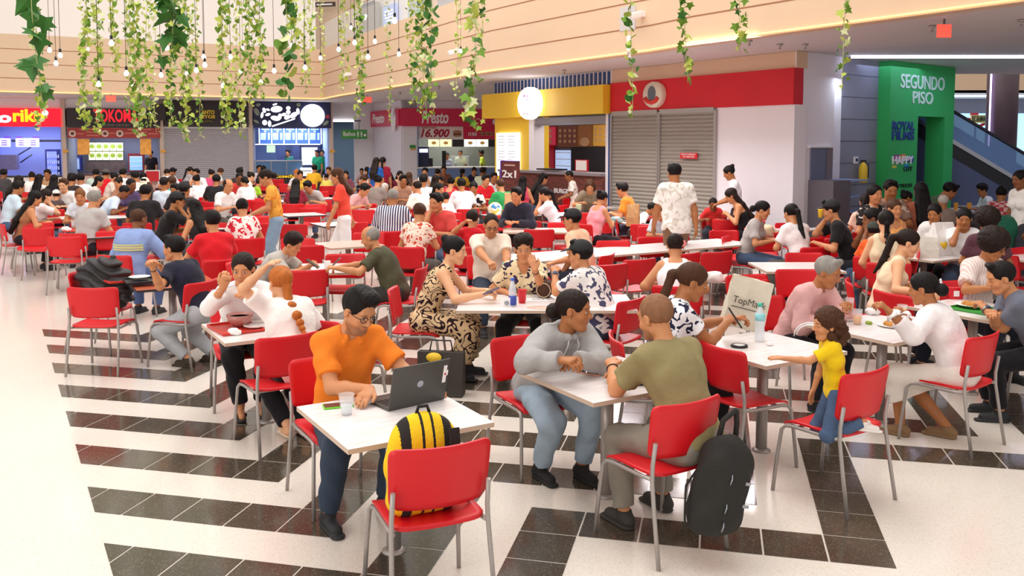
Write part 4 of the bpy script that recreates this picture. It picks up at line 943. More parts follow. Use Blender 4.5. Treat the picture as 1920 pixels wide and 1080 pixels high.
def hand_prims(w, el, curl, side, D=None, s=1.0):
    """palm, four fingers of unequal length, thumb from the side of the palm. D = (finger direction, palm normal)"""
    f = _n(w - el) if D is None else _n(V3(*D[0]))
    if D is not None: nrm = V3(*D[1])
    else: nrm = V3(0, 0, -1) + V3(side * -.3, 0, 0)
    nrm = _n(nrm - f * (nrm @ f)); lat = np.cross(f, nrm)           # lat: across the knuckles
    if (lat @ V3(1, 0, 0)) * side > 0 and D is None: lat = -lat     # thumb side towards the middle of the body
    if D is not None and len(D) > 2: lat = lat * D[2]
    out = []; pc = w + f * .05 * s
    out.append(cap(w + f * .012 * s + lat * .012 * s, pc + f * .034 * s + lat * .022 * s, .019 * s, .016 * s, .012, (nrm, .78)))
    out.append(cap(w + f * .012 * s - lat * .008 * s, pc + f * .030 * s - lat * .022 * s, .019 * s, .015 * s, .012, (nrm, .78)))
    out.append(cap(w + f * .015 * s, pc + f * .034 * s, .020 * s, .017 * s, .012, (nrm, .78)))
    for i, (o, L) in enumerate(((.031, .070), (.011, .080), (-.010, .074), (-.030, .058))):
        b = w + f * (.086 - abs(o) * .22) * s + lat * o * s; ang = curl * (1.0 + .12 * i) * .75; p = b - f * .012 * s; d = f; rr = .0095 * s
        for q, fr in enumerate((.46, .30, .24)):
            a2 = ang * (1 + q * .9); d = _n(f * math.cos(a2) + nrm * math.sin(a2)); e = p + d * (L * fr + (.012 if q == 0 else 0)) * s
            out.append(cap(p, e, rr, rr * .9, .006)); p = e; rr *= .93
    t0 = w + f * .022 * s + lat * .026 * s; d1 = _n(f * .75 + lat * .62 + nrm * .25); t1 = t0 + d1 * .042 * s; d2 = _n(f * .9 + lat * (.15 - curl * .2) + nrm * .5 * curl); t2 = t1 + d2 * .030 * s
    out += [cap(t0, t1, .0135 * s, .0115 * s, .010), cap(t1, t2, .0112 * s, .0100 * s, .005), cap(t2, t2 + d2 * .018 * s, .0098 * s, .008 * s, .004)]
    return out

def body_prims(P, J, fine=True):
    g = P['girth']; B_ = P['bust']; rt, s1, s2, fw = J['rt'], J['s1'], J['s2'], J['fw']; A = P['armr']; T = P['thigh']; dp = (fw, .70)
    o = [cap(J['pel'] - rt * .052 * g, J['pel'] + rt * .052 * g, .104 * g, k=.03), cap(J['pel'] + s1 * .03, J['waist'], .120 * g, .110 * g, .05, dp),
         cap(J['waist'] - rt * .05 * g, J['waist'] + rt * .05 * g, .098 * g, k=.05, fl=(fw, .85)),
         cap(J['waist'], J['chest'] + s2 * .03, .118 * g, .138 * g, .05, dp), cap(J['chest'] - rt * .06, J['chest'] + rt * .06, .105 * g, k=.05, fl=(fw, .85)),
         cap(J['shL'] + rt * .02, J['shR'] - rt * .02, .056, k=.06), cap(J['neck'] - s2 * .02 - rt * .05, J['neck'] - s2 * .02 + rt * .05, .048, k=.06)]
    if P['belly']: o.append(ell(J['waist'] + fw * .06 * P['belly'], V3(.13, .11, .13) * P['belly'], .05))
    if B_:
        for sg in (-1, 1): o.append(ell(J['chest'] + rt * sg * .068 + fw * .082 - s2 * .0, V3(.062, .058, .062) * B_, .03))
    hb = J['head']; HM = J['HM']; chin = hb + HM @ V3(0, .03, -.08)
    o.append(cap(J['neck'] - s2 * .01, hb + HM @ V3(0, -.022, -.05), .056 * (.9 + .1 * g), .051, .03))
    for k, sg in (('L', -1), ('R', 1)):
        o += [cap(J['sh' + k], J['el' + k], .050 * A, .040 * A, .03), cap(J['el' + k], J['el' + k] + (J['wr' + k] - J['el' + k]) * .35, .040 * A, .039 * A, .02), cap(J['el' + k] + (J['wr' + k] - J['el' + k]) * .35, J['wr' + k], .038 * A, .0265 * (A * .5 + .5), .02)]
        o += hand_prims(J['wr' + k], J['el' + k], P['curl' + k], sg, P[k + 'D'])
        o += [cap(J['hip' + k], J['kn' + k], .088 * T, .058 * T ** .5, .03), cap(J['kn' + k], J['kn' + k] + (J['an' + k] - J['kn' + k]) * .4, .055, .052, .02), cap(J['kn' + k] + (J['an' + k] - J['kn' + k]) * .4, J['an' + k], .052, .036, .02)]
        an = J['an' + k]; dd = J['kn' + k] - an; ft = _n(V3(dd[0] * .0, 1, 0)) if not P.get('toe') else _n(V3(*P['toe'][0 if sg < 0 else 1]))
        o += [cap(an - ft * .03 + V3(0, 0, -.045), an + ft * .13 + V3(0, 0, -.058), .033, .024, .02)]
        J['ft' + k] = ft
    return o + head_prims(hb, HM, P)
def head_prims(c, M, P):
    h = P.get('hs', 1.0); q = lambda x, y, z: c + M @ (V3(x, y, z) * h); fem = P.get('fem', 0)
    r3 = lambda x, y, z: V3(x, y, z) * h
    o = [ell(q(0, -.012, .032), r3(.076, .094, .084), .02, M), ell(q(0, .022, -.025), r3(.060 + .001 * (1 - fem), .066, .080), .02, M),
         cap(q(-.022, .055, -.090), q(.022, .055, -.090), (.024 - .003 * fem) * h, k=.02), ell(q(0, .068, -.098), r3(.018, .016, .016), .014, M),
         cap(q(-.045, .0, -.062), q(-.020, .05, -.094), .022 * h, .020 * h, .02), cap(q(.045, .0, -.062), q(.020, .05, -.094), .022 * h, .020 * h, .02),
         ell(q(-.036, .056, -.034), r3(.026, .024, .024), .02, M), ell(q(.036, .056, -.034), r3(.026, .024, .024), .02, M),
         cap(q(-.034, .072, .026), q(.034, .072, .026), (.0135 - .002 * fem) * h, k=.014),
         cap(q(0, .083, .014), q(0, .103, -.026), .0070 * h, .0105 * h, .008), ell(q(-.011, .093, -.030), r3(.009, .010, .0075), .006, M), ell(q(.011, .093, -.030), r3(.009, .010, .0075), .006, M),
         ell(q(-.031, .090, .002), r3(.016, .012, .011), .012, M, '-'), ell(q(.031, .090, .002), r3(.016, .012, .011), .012, M, '-'),
         ell(q(-.031, .070, .001), r3(.0165, .0145, .0130), .006, M), ell(q(.031, .070, .001), r3(.0165, .0145, .0130), .006, M),
         cap(q(-.018, .077, -.0565), q(0, .086, -.0555), .0062 * h, .0072 * h, .005), cap(q(.018, .077, -.0565), q(0, .086, -.0555), .0062 * h, .0072 * h, .005),
         cap(q(-.015, .077, -.066), q(.015, .077, -.066), .0078 * h, k=.006), ell(q(0, .090, -.0612), r3(.018, .006, .0016), .003, M, '-')]
    for sg in (-1, 1):
        o += [ell(q(sg * .077, -.006, -.008), r3(.009, .017, .030), .006, M), ell(q(sg * .086, .002, -.006), r3(.006, .009, .016), .004, M, '-')]
    return o

def hair_prims(st, c, M, P, J):
    fw, s2, rt = J['fw'], J['s2'], J['rt']; g = P['girth']; e2 = .14 + .05 * (g - 1)
    def bk(d, x=0.0, o=0.0): return J['neck'] - fw * (min(.085 + d * .9, e2 + .012) + o) - s2 * d + rt * x
    h = P.get('hs', 1.0); q = lambda x, y, z: c + M @ (V3(x, y, z) * h); r3 = lambda x, y, z: V3(x, y, z) * h
    sk = ell(q(0, -.014, .036), r3(.083, .101, .089), .01, M); o = []; face = ell(q(0, .088, -.030), r3(.064, .062, .094), .008, M, '-'); neckcut = cut(q(0, 0, -.062), M @ V3(0, .35, -1))
    cap_ = ell(q(0, -.020, .036), r3(.086, .098, .090), .01, M); front = cut(q(0, .062, .05), M @ V3(0, 1, -.30))
    ears = [ell(q(sg * .085, .012, -.01), r3(.022, .024, .034), .006, M, '-') for sg in (-1, 1)]
    if st in ('short', 'quiff', 'grey'):
        o = [cap_, cap(q(-.03, .05, .108), q(.03, .045, .110), .024 * h, k=.02), face, neckcut] + ears
        if st == 'quiff': o.insert(1, ell(q(0, .055, .105), r3(.055, .045, .030), .02, M)); o.insert(1, ell(q(0, .0, .115), r3(.06, .07, .025), .02, M))
    elif st == 'buzz': o = [ell(q(0, -.017, .034), r3(.0795, .0955, .0865), .01, M), ell(q(0, .085, -.03), r3(.070, .062, .098), .006, M, '-'), neckcut] + ears
    elif st == 'balding': o = [ell(q(0, -.022, .028), r3(.0795, .093, .084), .01, M), ell(q(0, .03, .125), r3(.064, .095, .075), .01, M, '-'), face, neckcut] + ears
    elif st == 'curlytop': o = [cap_, ell(q(0, -.01, .085), r3(.092, .096, .066), .02, M), ell(q(0, .05, .10), r3(.06, .04, .035), .02, M), face, neckcut] + ears
    elif st == 'afro': o = [ell(q(0, -.02, .05), r3(.125, .13, .125), .02, M), ell(q(0, .098, -.035), r3(.064, .070, .092), .01, M, '-')]
    elif st in ('bun', 'pony', 'braid', 'lowbun', 'clip', 'bubble'):
        o = [sk, face] + ears + [neckcut]
        if st == 'bun': o += [ell(q(0, -.095, .085), r3(.040, .036, .036), .012, M)]
        if st == 'clip': o += [ell(q(0, -.100, .045), r3(.048, .034, .062), .015, M)]
        if st == 'lowbun': o += [ell(q(0, -.125, -.02), r3(.052, .044, .048), .014, M)]
        if st == 'pony': o += [cap(q(0, -.10, .03), q(0, -.135, .0), .024 * h, .030 * h, .01), cap(q(0, -.135, .0), bk(.02, o=.03), .030 * h, .030 * h, .02), cap(bk(.02, o=.03), bk(.15, o=.01), .030 * h, .012 * h, .02)]
        if st == 'braid':
            for i in range(11): o.append(ell(bk(-.05 + .032 * i, .008 * (-1) ** i, .012), r3(.026 - .001 * i, .022, .024), .006, M))
            o.append(cap(q(0, -.10, -.02), bk(-.05, o=.012), .03, .024, .02))
        if st == 'bubble':
            o += [ell(q(0, -.10, .03), r3(.050, .045, .055), .02, M), cap(q(0, -.10, .0), bk(-.03, o=.045), .034, .034, .02)]
            for i, (z, r) in enumerate(((.0, .040), (.065, .036), (.125, .030), (.175, .024), (.215, .019), (.250, .015))): o.append(ell(bk(z, .004 * i, .055), r3(r, r * .9, r * .95), .004, M))
            o.append(cap(bk(-.03, o=.05), bk(.25, .02, .05), .020, .011, .01)); o.append(cap(bk(.26, .02, .05), bk(.33, .026, .045), .010 * h, .004 * h, .005))
    elif st in ('long', 'wavy', 'verylong', 'bob'):
        L = {'long': -.26, 'wavy': -.27, 'verylong': -.42, 'bob': -.11}[st]; w = 1.12 if st == 'wavy' else 1.0
        z0 = q(0, -.045, -.02); L = abs(L)
        o = [sk]
        for x in (-.05 * w, 0, .05 * w):
            m_ = bk(.0, x * 1.2, .0); o += [cap(z0 + M @ V3(x * .9, 0, 0), m_, .048 * w, .046 * w, .03), cap(m_, bk(L * .5, x * 1.3, .0), .046 * w, .042 * w, .03), cap(bk(L * .5, x * 1.3), bk(L, x * 1.2), .042 * w, .026, .03)]
        o += [face, ell(q(0, .075, -.10), r3(.060, .070, .12), .01, M, '-')]
    elif st == 'kidcurl': o = [ell(q(0, -.02, .045), r3(.100, .105, .098), .02, M), ell(q(0, -.065, -.035), r3(.088, .062, .095), .03, M)] + [ell(q(.090 * math.cos(a) * (1 if i % 2 else .8), -.055 + .055 * math.sin(a * 1.7), .06 - .045 * (i % 5)), r3(.036, .036, .036), .012, M) for i, a in enumerate(np.linspace(0, 18, 22))] + [ell(q(0, .092, -.035), r3(.062, .064, .092), .01, M, '-')]
    return o
def cap_prims(c, M, P):
    h = P.get('hs', 1.0); q = lambda x, y, z: c + M @ (V3(x, y, z) * h); r3 = lambda x, y, z: V3(x, y, z) * h
    return [ell(q(0, -.014, .042), r3(.088, .105, .090), .01, M), cut(q(0, 0, .040), M @ V3(0, .22, -1)), cap(q(-.03, .10, .047), q(.03, .10, .047), .046 * h, k=.008, fl=(M @ V3(0, .15, 1), .16)), cap(q(-.025, .125, .042), q(.025, .125, .042), .046 * h, k=.008, fl=(M @ V3(0, .22, 1), .14))]

def top_prims(P, J, kind, body):
    """shirt: torso and sleeves blown up a little over the skin, cut at hem, cuffs and neckline"""
    g = P['girth']; rt, s1, s2, fw = J['rt'], J['s1'], J['s2'], J['fw']; A = P['armr']; e = {'hoodie': .022, 'loose': .020, 'shirt': .016}.get(kind, .012); dp = (fw, .72); o = []
    cuts = []
    for k, sg in (('L', -1), ('R', 1)):
        sh, el, wr = J['sh' + k], J['el' + k], J['wr' + k]
        if kind in ('tank', 'tube'): continue
        if kind in ('tee', 'polo', 'blouse', 'loose', 'tunic'):
            fr = {'blouse': .55, 'tunic': 1.0}.get(kind, .72); q = sh + (el - sh) * fr; fl = 1.0 if kind != 'tunic' else 1.1
            o.append(cap(sh, sh + (el - sh) * (fr + .12), .050 * A + e + .004, (.048 * A + e + .010) * fl, .03)); cuts.append(cutball(q, el - sh, q, .125) if kind != 'tunic' else cutball(q, el - sh, q, .001))
            if kind == 'tunic': q2 = el + (wr - el) * .5; o.append(cap(el, q2 + (wr - el) * .2, .052 * A + e, .055 * A + e, .03)); cuts.append(cutball(q2, wr - el, q2, .10))
        else:
            fr = .62 if P.get('rolled') else .97; q = el + (wr - el) * fr; w = {'hoodie': 1.22, 'shirt': 1.12}.get(kind, 1.05)
            o += [cap(sh, el, (.050 * A + e) * w, (.042 * A + e) * w, .03), cap(el, q + _n(wr - el) * .03, (.042 * A + e) * w, (.032 * A + min(e, .013)) * (1.25 if fr < .9 else 1.08), .03)]; cuts.append(cutball(q, wr - el, q, .075))
    o += cuts; cuts = []
    o += [cap(J['pel'] - rt * .052 * g, J['pel'] + rt * .052 * g, .104 * g + e, k=.03), cap(J['pel'] + s1 * .03, J['waist'], .120 * g + e, .112 * g + e, .05, dp), cap(J['waist'] - rt * .05 * g, J['waist'] + rt * .05 * g, .098 * g + e, k=.05, fl=(fw, .85)),
          cap(J['waist'], J['chest'] + s2 * .03, .118 * g + e, .138 * g + e, .05, dp), cap(J['chest'] - rt * .06, J['chest'] + rt * .06, .105 * g + e, k=.05, fl=(fw, .85))]
    if kind != 'tank' and kind != 'tube':
        o += [cap(J['shL'] + rt * .02, J['shR'] - rt * .02, .056 + e, k=.06), cap(J['neck'] - s2 * .02 - rt * .05, J['neck'] - s2 * .02 + rt * .05, .048 + e * .8, k=.06)]
    elif kind == 'tank':
        for sg in (-1, 1): o.append(cap(J['neck'] - s2 * .02 + rt * sg * .085, J['chest'] + rt * sg * .08 + fw * .03, .062, .07, .02)); o.append(cap(J['neck'] - s2 * .02 + rt * sg * .085 - fw * .01, J['chest'] + rt * sg * .08 - fw * .05, .058, .07, .02))
    if P['belly']: o.append(ell(J['waist'] + fw * .06 * P['belly'], V3(.13, .11, .13) * P['belly'] + e, .05))
    if P['bust']:
        for sg in (-1, 1): o.append(ell(J['chest'] + rt * sg * .068 + fw * .082, V3(.062, .058, .062) * P['bust'] + e * .9, .03))
    pass
    # hem and neckline
    hem = P.get('hem', -.05 if not P['stand'] else -.10); cuts.append(cutball(J['pel'] + s1 * hem, -s1, J['pel'], .30))
    nk = {'vneck': .10, 'tank': .115}.get(P.get('neckline', kind), .075)
    if kind == 'tube': cuts.append(cut(J['chest'] + s2 * .05, s2))
    elif kind == 'tank': o.append(ell(J['neck'] + fw * .05 + s2 * .02, V3(.075, .085, .12), .01, None, '-')); o.append(ell(J['neck'] - fw * .06 + s2 * .02, V3(.07, .07, .10), .01, None, '-'))
    elif P.get('openback'): o.append(ell(J['neck'] - fw * .10 - s2 * .05, V3(.11, .10, .17), .01, None, '-')); o.append(ell(J['neck'] + fw * .05 + s2 * .02, V3(.08, .08, .10), .01, None, '-'))
    elif P.get('neckline') == 'vneck': o.append(cap(J['neck'] + s2 * .05 + fw * .02, J['neck'] - s2 * .13 + fw * .13, .072, .012, .006, op='-'))
    else: o.append(cap(J['neck'] + s2 * .012 - fw * .0, J['neck'] + s2 * .12 + fw * .03, .058 if kind not in ('hoodie',) else .064, .09, .006, op='-'))
    late = []
    nc = J['neck'] + s2 * .012; hd = _n(np.cross(fw, s2)) * -1
    def ring(a, r, dz=0.0, fr=0.0): return nc + (fw * (math.cos(R(a)) * (r + fr)) + rt * math.sin(R(a)) * r) + s2 * dz
    if kind in ('polo', 'shirt'):
        an = [32, 70, 110, 150, 180, 210, 250, 290, 328]
        for a0, a1 in zip(an, an[1:]): late.append(cap(ring(a0, .068, -.012 + .020 * (1 - math.cos(R(a0))) / 2), ring(a1, .068, -.012 + .020 * (1 - math.cos(R(a1))) / 2), .013, k=.008))
        for sg in (-1, 1): late.append(cap(ring(sg * 32, .068, -.012), ring(sg * 34, .088, -.060, .020), .013, .007, .008)); late.append(cap(ring(sg * 70, .072, -.008), ring(sg * 38, .095, -.045, .012), .012, .008, .01))
    if kind == 'hoodie':
        an = [18, 55, 95, 140, 180, 220, 265, 305, 342]
        for a0, a1 in zip(an, an[1:]): late.append(cap(ring(a0, .080, -.022 + .03 * (1 - math.cos(R(a0))) / 2), ring(a1, .080, -.022 + .03 * (1 - math.cos(R(a1))) / 2), .026 + .008 * (a0 > 90) * (a0 < 270), k=.02))
        late += [cap(ring(150, .11, -.01), ring(210, .11, -.01), .042, k=.03), cap(ring(180, .12, -.02), ring(180, .135, -.12), .05, .028, .03)]
    return o + cuts + late
def leg_prims(P, J, kind):
    g, T = P['girth'], P['thigh']; e = .012; rt = J['rt']; o = [cap(J['pel'] - rt * .062 * g, J['pel'] + rt * .052 * g, .104 * g + e - .004, k=.03)]
    if kind in ('dress', 'skirt'):
        for k in 'LR': o += [cap(J['hip' + k], J['kn' + k], .095 * T + e, .085, .05)]
        mk = (J['knL'] + J['knR']) / 2; ma = (J['anL'] + J['anR']) / 2; mh = (J['hipL'] + J['hipR']) / 2
        o += [cap(mh, mk, .10, .09, .05)]; fr = P.get('skirt', .8)
        for k in 'LR': o.append(cap(J['kn' + k], J['kn' + k] + (J['an' + k] - J['kn' + k]) * (fr + .1), .088, .095, .05))
        o += [cap(mk, mk + (ma - mk) * (fr + .1), .09, .10, .05), cap(J['hipL'] + V3(-.03, .0, -.0), J['hipR'] + V3(.03, 0, 0), .10, k=.05)]
        q = mk + (ma - mk) * fr
        if not P['stand']: return o + [cutball(q, ma - mk, q, .42)]
        return o + [cutball(q, ma - mk, q, .5)]
    w = {'wide': 1.25, 'slim': .96}.get(kind, 1.06); fr = .42 if kind == 'shorts' else (.55 if kind == 'none' else (.90 if P['stand'] else .93))
    for k in 'LR':
        h_, kn, an = J['hip' + k], J['kn' + k], J['an' + k]
        o += [cap(h_, kn, .088 * T + e, .066 * T ** .5 * w + e, .03)]
        if kind == 'shorts': q = h_ + (kn - h_) * .85; o.append(cutball(q, kn - h_, kn, .14)); continue
        q = kn + (an - kn) * fr; o += [ell(kn, V3(.077, .077, .077) * w ** .5, .02), cap(kn, kn + (an - kn) * .4, .064 * w + e, .056 * w + e, .02), cap(kn + (an - kn) * .4, an, .055 * w + e, .044 * w + e, .02)]
        o.append(cutball(q, an - kn, an, .10))
    o.append(cutball(J['pel'] + J['s1'] * .13, J['s1'], J['waist'], .26)); return o
def shoe_prims(an, ft, kind):
    u = V3(0, 0, 1); lt = np.cross(ft, u)
    z = an[2] - .09
    if kind == 'sandal': return [cap(an - ft * .035 + u * -.078, an + ft * .14 + u * -.084, .034, .036, .01, (u, .30)), cap(an + ft * .07 - lt * .03 + u * -.06, an + ft * .08 + lt * .03 + u * -.06, .016, k=.01)]
    o = [cap(an - ft * .04 + u * -.045, an + ft * .12 + u * -.056, .042, .036, .02, (u, .9)), cap(an - ft * .035 + u * -.078, an + ft * .15 + u * -.080, .043, .041, .006, (u, .34)), cap(an - ft * .01 + u * -.02, an + u * .0, .044, .046, .02)]
    return o + [cut(an + u * .008, u)]
def wrinkle(amp, f=1.0, seed=0.0):
    def d(x, y, z):
        return amp * (np.sin(26 * f * z + 5 * np.sin(9 * x + seed) + 4 * np.sin(8 * y + 1.3 * seed)) * np.sin(11 * f * x + 7 * y * f + seed) + .6 * np.sin(41 * f * (x * .5 + z * .8) + 6 * np.sin(7 * y + seed)) * np.sin(9 * z - 13 * y))
    return d
def curls(amp, f):
    def d(x, y, z): return amp * np.sin(f * x + 2 * np.sin(f * .5 * y)) * np.sin(f * y + 2 * np.sin(f * .6 * z)) * np.sin(f * z)
    return d
def strands(amp):
    def d(x, y, z): return amp * np.sin(150 * x + 8 * np.sin(14 * z)) * np.sin(150 * y)
    return d

SKIN = [srgb('#e3ab83'), srgb('#cd8d62'), srgb('#b07247'), srgb('#8a5534'), srgb('#6d4128')]
def skin_mat(i):
    n = 'skin_tone_%d' % i
    if n in MATS: return MATS[n]
    m = bpy.data.materials.new(n); nt, b = nodes_of(m); c = SKIN[i]
    b.inputs['Roughness'].default_value = .5; b.inputs['Specular IOR Level'].default_value = .35; b.inputs['Subsurface Weight'].default_value = .06; b.inputs['Subsurface Radius'].default_value = (.01, .004, .002)
    at = nt.nodes.new('ShaderNodeAttribute'); at.attribute_name = 'tone'; sp = nt.nodes.new('ShaderNodeSeparateColor'); nt.links.new(at.outputs['Color'], sp.inputs['Color'])
    prev = None
    for ch, col in (('Red', (c[0] * .78, c[1] * .48, c[2] * .50)), ('Green', (c[0] * .30, c[1] * .27, c[2] * .27)), ('Blue', (min(1, c[0] * 1.04), c[1] * .80, c[2] * .75))):
        mx = nt.nodes.new('ShaderNodeMix'); mx.data_type = 'RGBA'; mx.inputs['B'].default_value = (*col, 1)
        if prev is None: mx.inputs['A'].default_value = (*c, 1)
        else: nt.links.new(prev, mx.inputs['A'])
        nt.links.new(sp.outputs[ch], mx.inputs['Factor']); prev = mx.outputs['Result']
    nt.links.new(prev, b.inputs['Base Color']); MATS[n] = m; return m
def tone(me, V, c, M, P):
    """lip, brow / beard and cheek masks in the skin (the person's own colouring)"""
    h = P.get('hs', 1.0); L = (V - c) @ M / h; x, y, z = L[:, 0], L[:, 1], L[:, 2]; sm = lambda d, w: np.clip(1 - d / w, 0, 1)
    fr = (y > .03)
    lips = sm(np.sqrt((x / .024) ** 2 + ((z + .061) / .011) ** 2), 1.25) * fr * (y > .06)
    brow = sm(np.sqrt(((np.abs(x) - .032) / .020) ** 2 + ((z - .024 + np.abs(np.abs(x) - .03) * .15) / .0065) ** 2), 1.3) * fr
    eye = sm(np.sqrt(((np.abs(x) - .031) / .016) ** 2 + ((z - .001) / .0075) ** 2), 1.3) * fr * (P.get('tinteye', 1))
    dark = np.maximum(brow * .9, eye * .85)
    if P.get('beard'):
        bd = np.clip((-z - .045) / .02, 0, 1) * (y > .0) * (np.sqrt((x / .020) ** 2 + ((z + .061) / .010) ** 2) > 1.1) * (z > -.135); mo = sm(np.sqrt((x / .024) ** 2 + ((z + .046) / .008) ** 2), 1.4) * (y > .05)
        dark = np.maximum(dark, np.maximum(bd * .75 * P['beard'], mo * .85 * P['beard']))
    ck = sm(np.sqrt(((np.abs(x) - .042) / .03) ** 2 + ((z + .03) / .028) ** 2), 1.2) * fr
    A = np.zeros((len(V), 4), np.float32); A[:, 0] = lips * .8; A[:, 1] = dark; A[:, 2] = ck * .5; A[:, 3] = 1
    at = me.color_attributes.new('tone', 'FLOAT_COLOR', 'POINT'); at.data.foreach_set('color', A.ravel())

MESHC = {}
def cached(key, fn):
    if key not in MESHC: MESHC[key] = fn()
    return MESHC[key]
def mk(name, me, m, parent):
    o = bpy.data.objects.new(name, me); COL.objects.link(o); o.parent = parent
    if not me.materials: me.materials.append(None)
    o.material_slots[0].link = 'OBJECT'; o.material_slots[0].material = m; return o
HAIRC = dict(black='#120c0c', dark='#21140f', brown='#4a2d1c', light='#7d4f2c', grey='#8f8983', ginger='#b5662a', white='#cfc8c0', stubble='#8a6044')
def hair_mat(c):
    return mat('hair_' + c, srgb(HAIRC[c]), rough=.6, spec=.22, bump=.9, bscale=60, bdist=.006, vary=.35, vscale=30, stretch=(1, 1, .25))
SHOEM = {}
def pkey(P): return repr(sorted((k, v) for k, v in P.items() if k not in ('fem_',)))

def person(label, pose=None, top='tee', topm=None, legs='jeans', legm=None, hair='short', hairc='dark', skin=1, shoes='sneaker', shoem=None, hat=None, vox=.012, scale=1.0, loc=(0, 0, 0), yaw=0.0, group=None, eyes=False, glasses=False, wr=.004, cat='person', headpx=None, lift=0.0):
    """builds (or reuses) the meshes of a pose and links them under the person"""
    P = dict(POSE0); P.update(pose or {}); P['tinteye'] = 0 if eyes else 1
    J = skeleton(P); pk = pkey(P) + '|%g' % vox
    def fbody():
        V, F = sdf_mesh(body_prims(P, J), vox); me = np_mesh('person_body', V, F); tone(me, V, J['head'], J['HM'], P); return me
    body_prims_J = body_prims(P, J)                        # sets the foot directions
    root = bpy.data.objects.new('person', cached(('b', pk), fbody)); COL.objects.link(root)
    me = root.data
    if not me.materials: me.materials.append(None)
    root.material_slots[0].link = 'OBJECT'; root.material_slots[0].material = skin_mat(skin)
    def simple(nm, key, pr, dis=None, v=vox):
        def f():
            V, F = sdf_mesh(pr(), v, dis); return np_mesh(nm, V, F)
        return cached((nm, key, v), f)
    if top: mk('shirt' if top not in ('dress_top',) else 'dress', simple('shirt', (top, pk), lambda: top_prims(P, J, top, None), wrinkle(wr, 1.0, P['lean'] * .1)), topm or cloth('#ffffff'), root)
    if legs and legs != 'bare': mk('trousers' if legs not in ('dress', 'skirt', 'shorts') else ('shorts' if legs == 'shorts' else 'skirt'), simple('trousers', (legs, pk), lambda: leg_prims(P, J, legs), wrinkle(wr * .8, 1.1, 2.0)), legm or cloth('#2b2f3c'), root)
    if shoes:
        for k in 'LR': mk('shoe', simple('shoe', (shoes, k, pk), lambda k=k: shoe_prims(J['an' + k], J['ft' + k], shoes), None, min(vox, .009)), shoem or mat('shoe_dark', srgb('#26262a'), rough=.7), root)
    if hair:
        dis = {'afro': curls(.009, 85), 'kidcurl': curls(.007, 95), 'curlytop': curls(.006, 90), 'wavy': curls(.006, 50)}.get(hair, strands(.0018) if vox < .009 else None)
        mk('hair', simple('hair', (hair, pk), lambda: hair_prims(hair, J['head'], J['HM'], P, J), dis, min(vox, .010)), hair_mat(hairc), root)
    if hat:
        mk('cap', simple('cap', ('cap', pk), lambda: cap_prims(J['head'], J['HM'], P), None, min(vox, .009)), hat, root)
    c, M = J['head'], J['HM']; h = P.get('hs', 1.0)
    if eyes:
        HM4 = Matrix([[*M[i], c[i]] for i in range(3)] + [[0, 0, 0, 1]])
        for sg in (-1, 1):
            bm = B(); bmesh.ops.create_uvsphere(bm, u_segments=14, v_segments=8, radius=1); bmesh.ops.scale(bm, vec=(.0125 * h, .005 * h, .0062 * h), verts=bm.verts)
            o = obj('eye', bm, mat('eye_white', srgb('#e9e2da'), rough=.2), root, smooth=True); o.matrix_local = HM4 @ Matrix.Translation((sg * .031 * h, .0815 * h, .001 * h))
            bm = B(); bmesh.ops.create_uvsphere(bm, u_segments=12, v_segments=8, radius=1); bmesh.ops.scale(bm, vec=(.0058, .0022, .0060), verts=bm.verts)
            p = obj('iris', bm, mat('iris_dark', srgb('#2a1710'), rough=.1), o, smooth=True); p.location = (0, .0042, -.0004)
            bm = B(); tube(bm, [(-.014, 0, -.001), (-.006, .002, .0055), (.006, .002, .0060), (.014, 0, .0005)], .0016, 6); obj('eyelash', bm, mat('lash', srgb('#1a0f0c')), o, loc=(0, .001, .0005))
    if glasses:
        HM4 = Matrix([[*M[i], c[i]] for i in range(3)] + [[0, 0, 0, 1]]); bm = B()
        for sg in (-1, 1):
            tube(bm, [(sg * (.031 + .024 * math.cos(t)), .100 - .004 * abs(math.cos(t)), .001 + .018 * math.sin(t)) for t in np.linspace(0, 2 * math.pi, 17)], .0022, 6); tube(bm, [(sg * .055, .097, .006), (sg * .078, .07, .008), (sg * .082, -.01, .004)], .0022, 6)
        tube(bm, [(-.008, .101, .004), (.008, .101, .004)], .002, 6); o = obj('glasses', bm, M_black, root); o.matrix_local = HM4
    s = scale; th = -R(yaw)
    for grow in ((1, 1.03, 1.06, 1.09, 1.12) if headpx else ()):
        s = scale * grow
        hz = J['head'][2] * s + lift; g = G(headpx[0], headpx[1], hz); hd = J['head'][:2] * s
        loc = (g.x - (hd[0] * math.cos(th) - hd[1] * math.sin(th)), g.y - (hd[0] * math.sin(th) + hd[1] * math.cos(th)), 0)
        if all((Vector((loc[0], loc[1], 0)) - W.p).dot(W.n) > (.75 if not P['stand'] else .4) for W in (PR, PL, PPf) if -1.5 < (Vector((loc[0], loc[1], 0)) - W.p).dot(W.u) < 12 or W is PL): break
    loc = (loc[0], loc[1], loc[2] + lift); root.location = loc; root.rotation_euler = (0, 0, th); root.scale = (s, s, s)
    tag(root, label, cat, group); root['seat'] = 0 if P['stand'] else 1
    return root, J
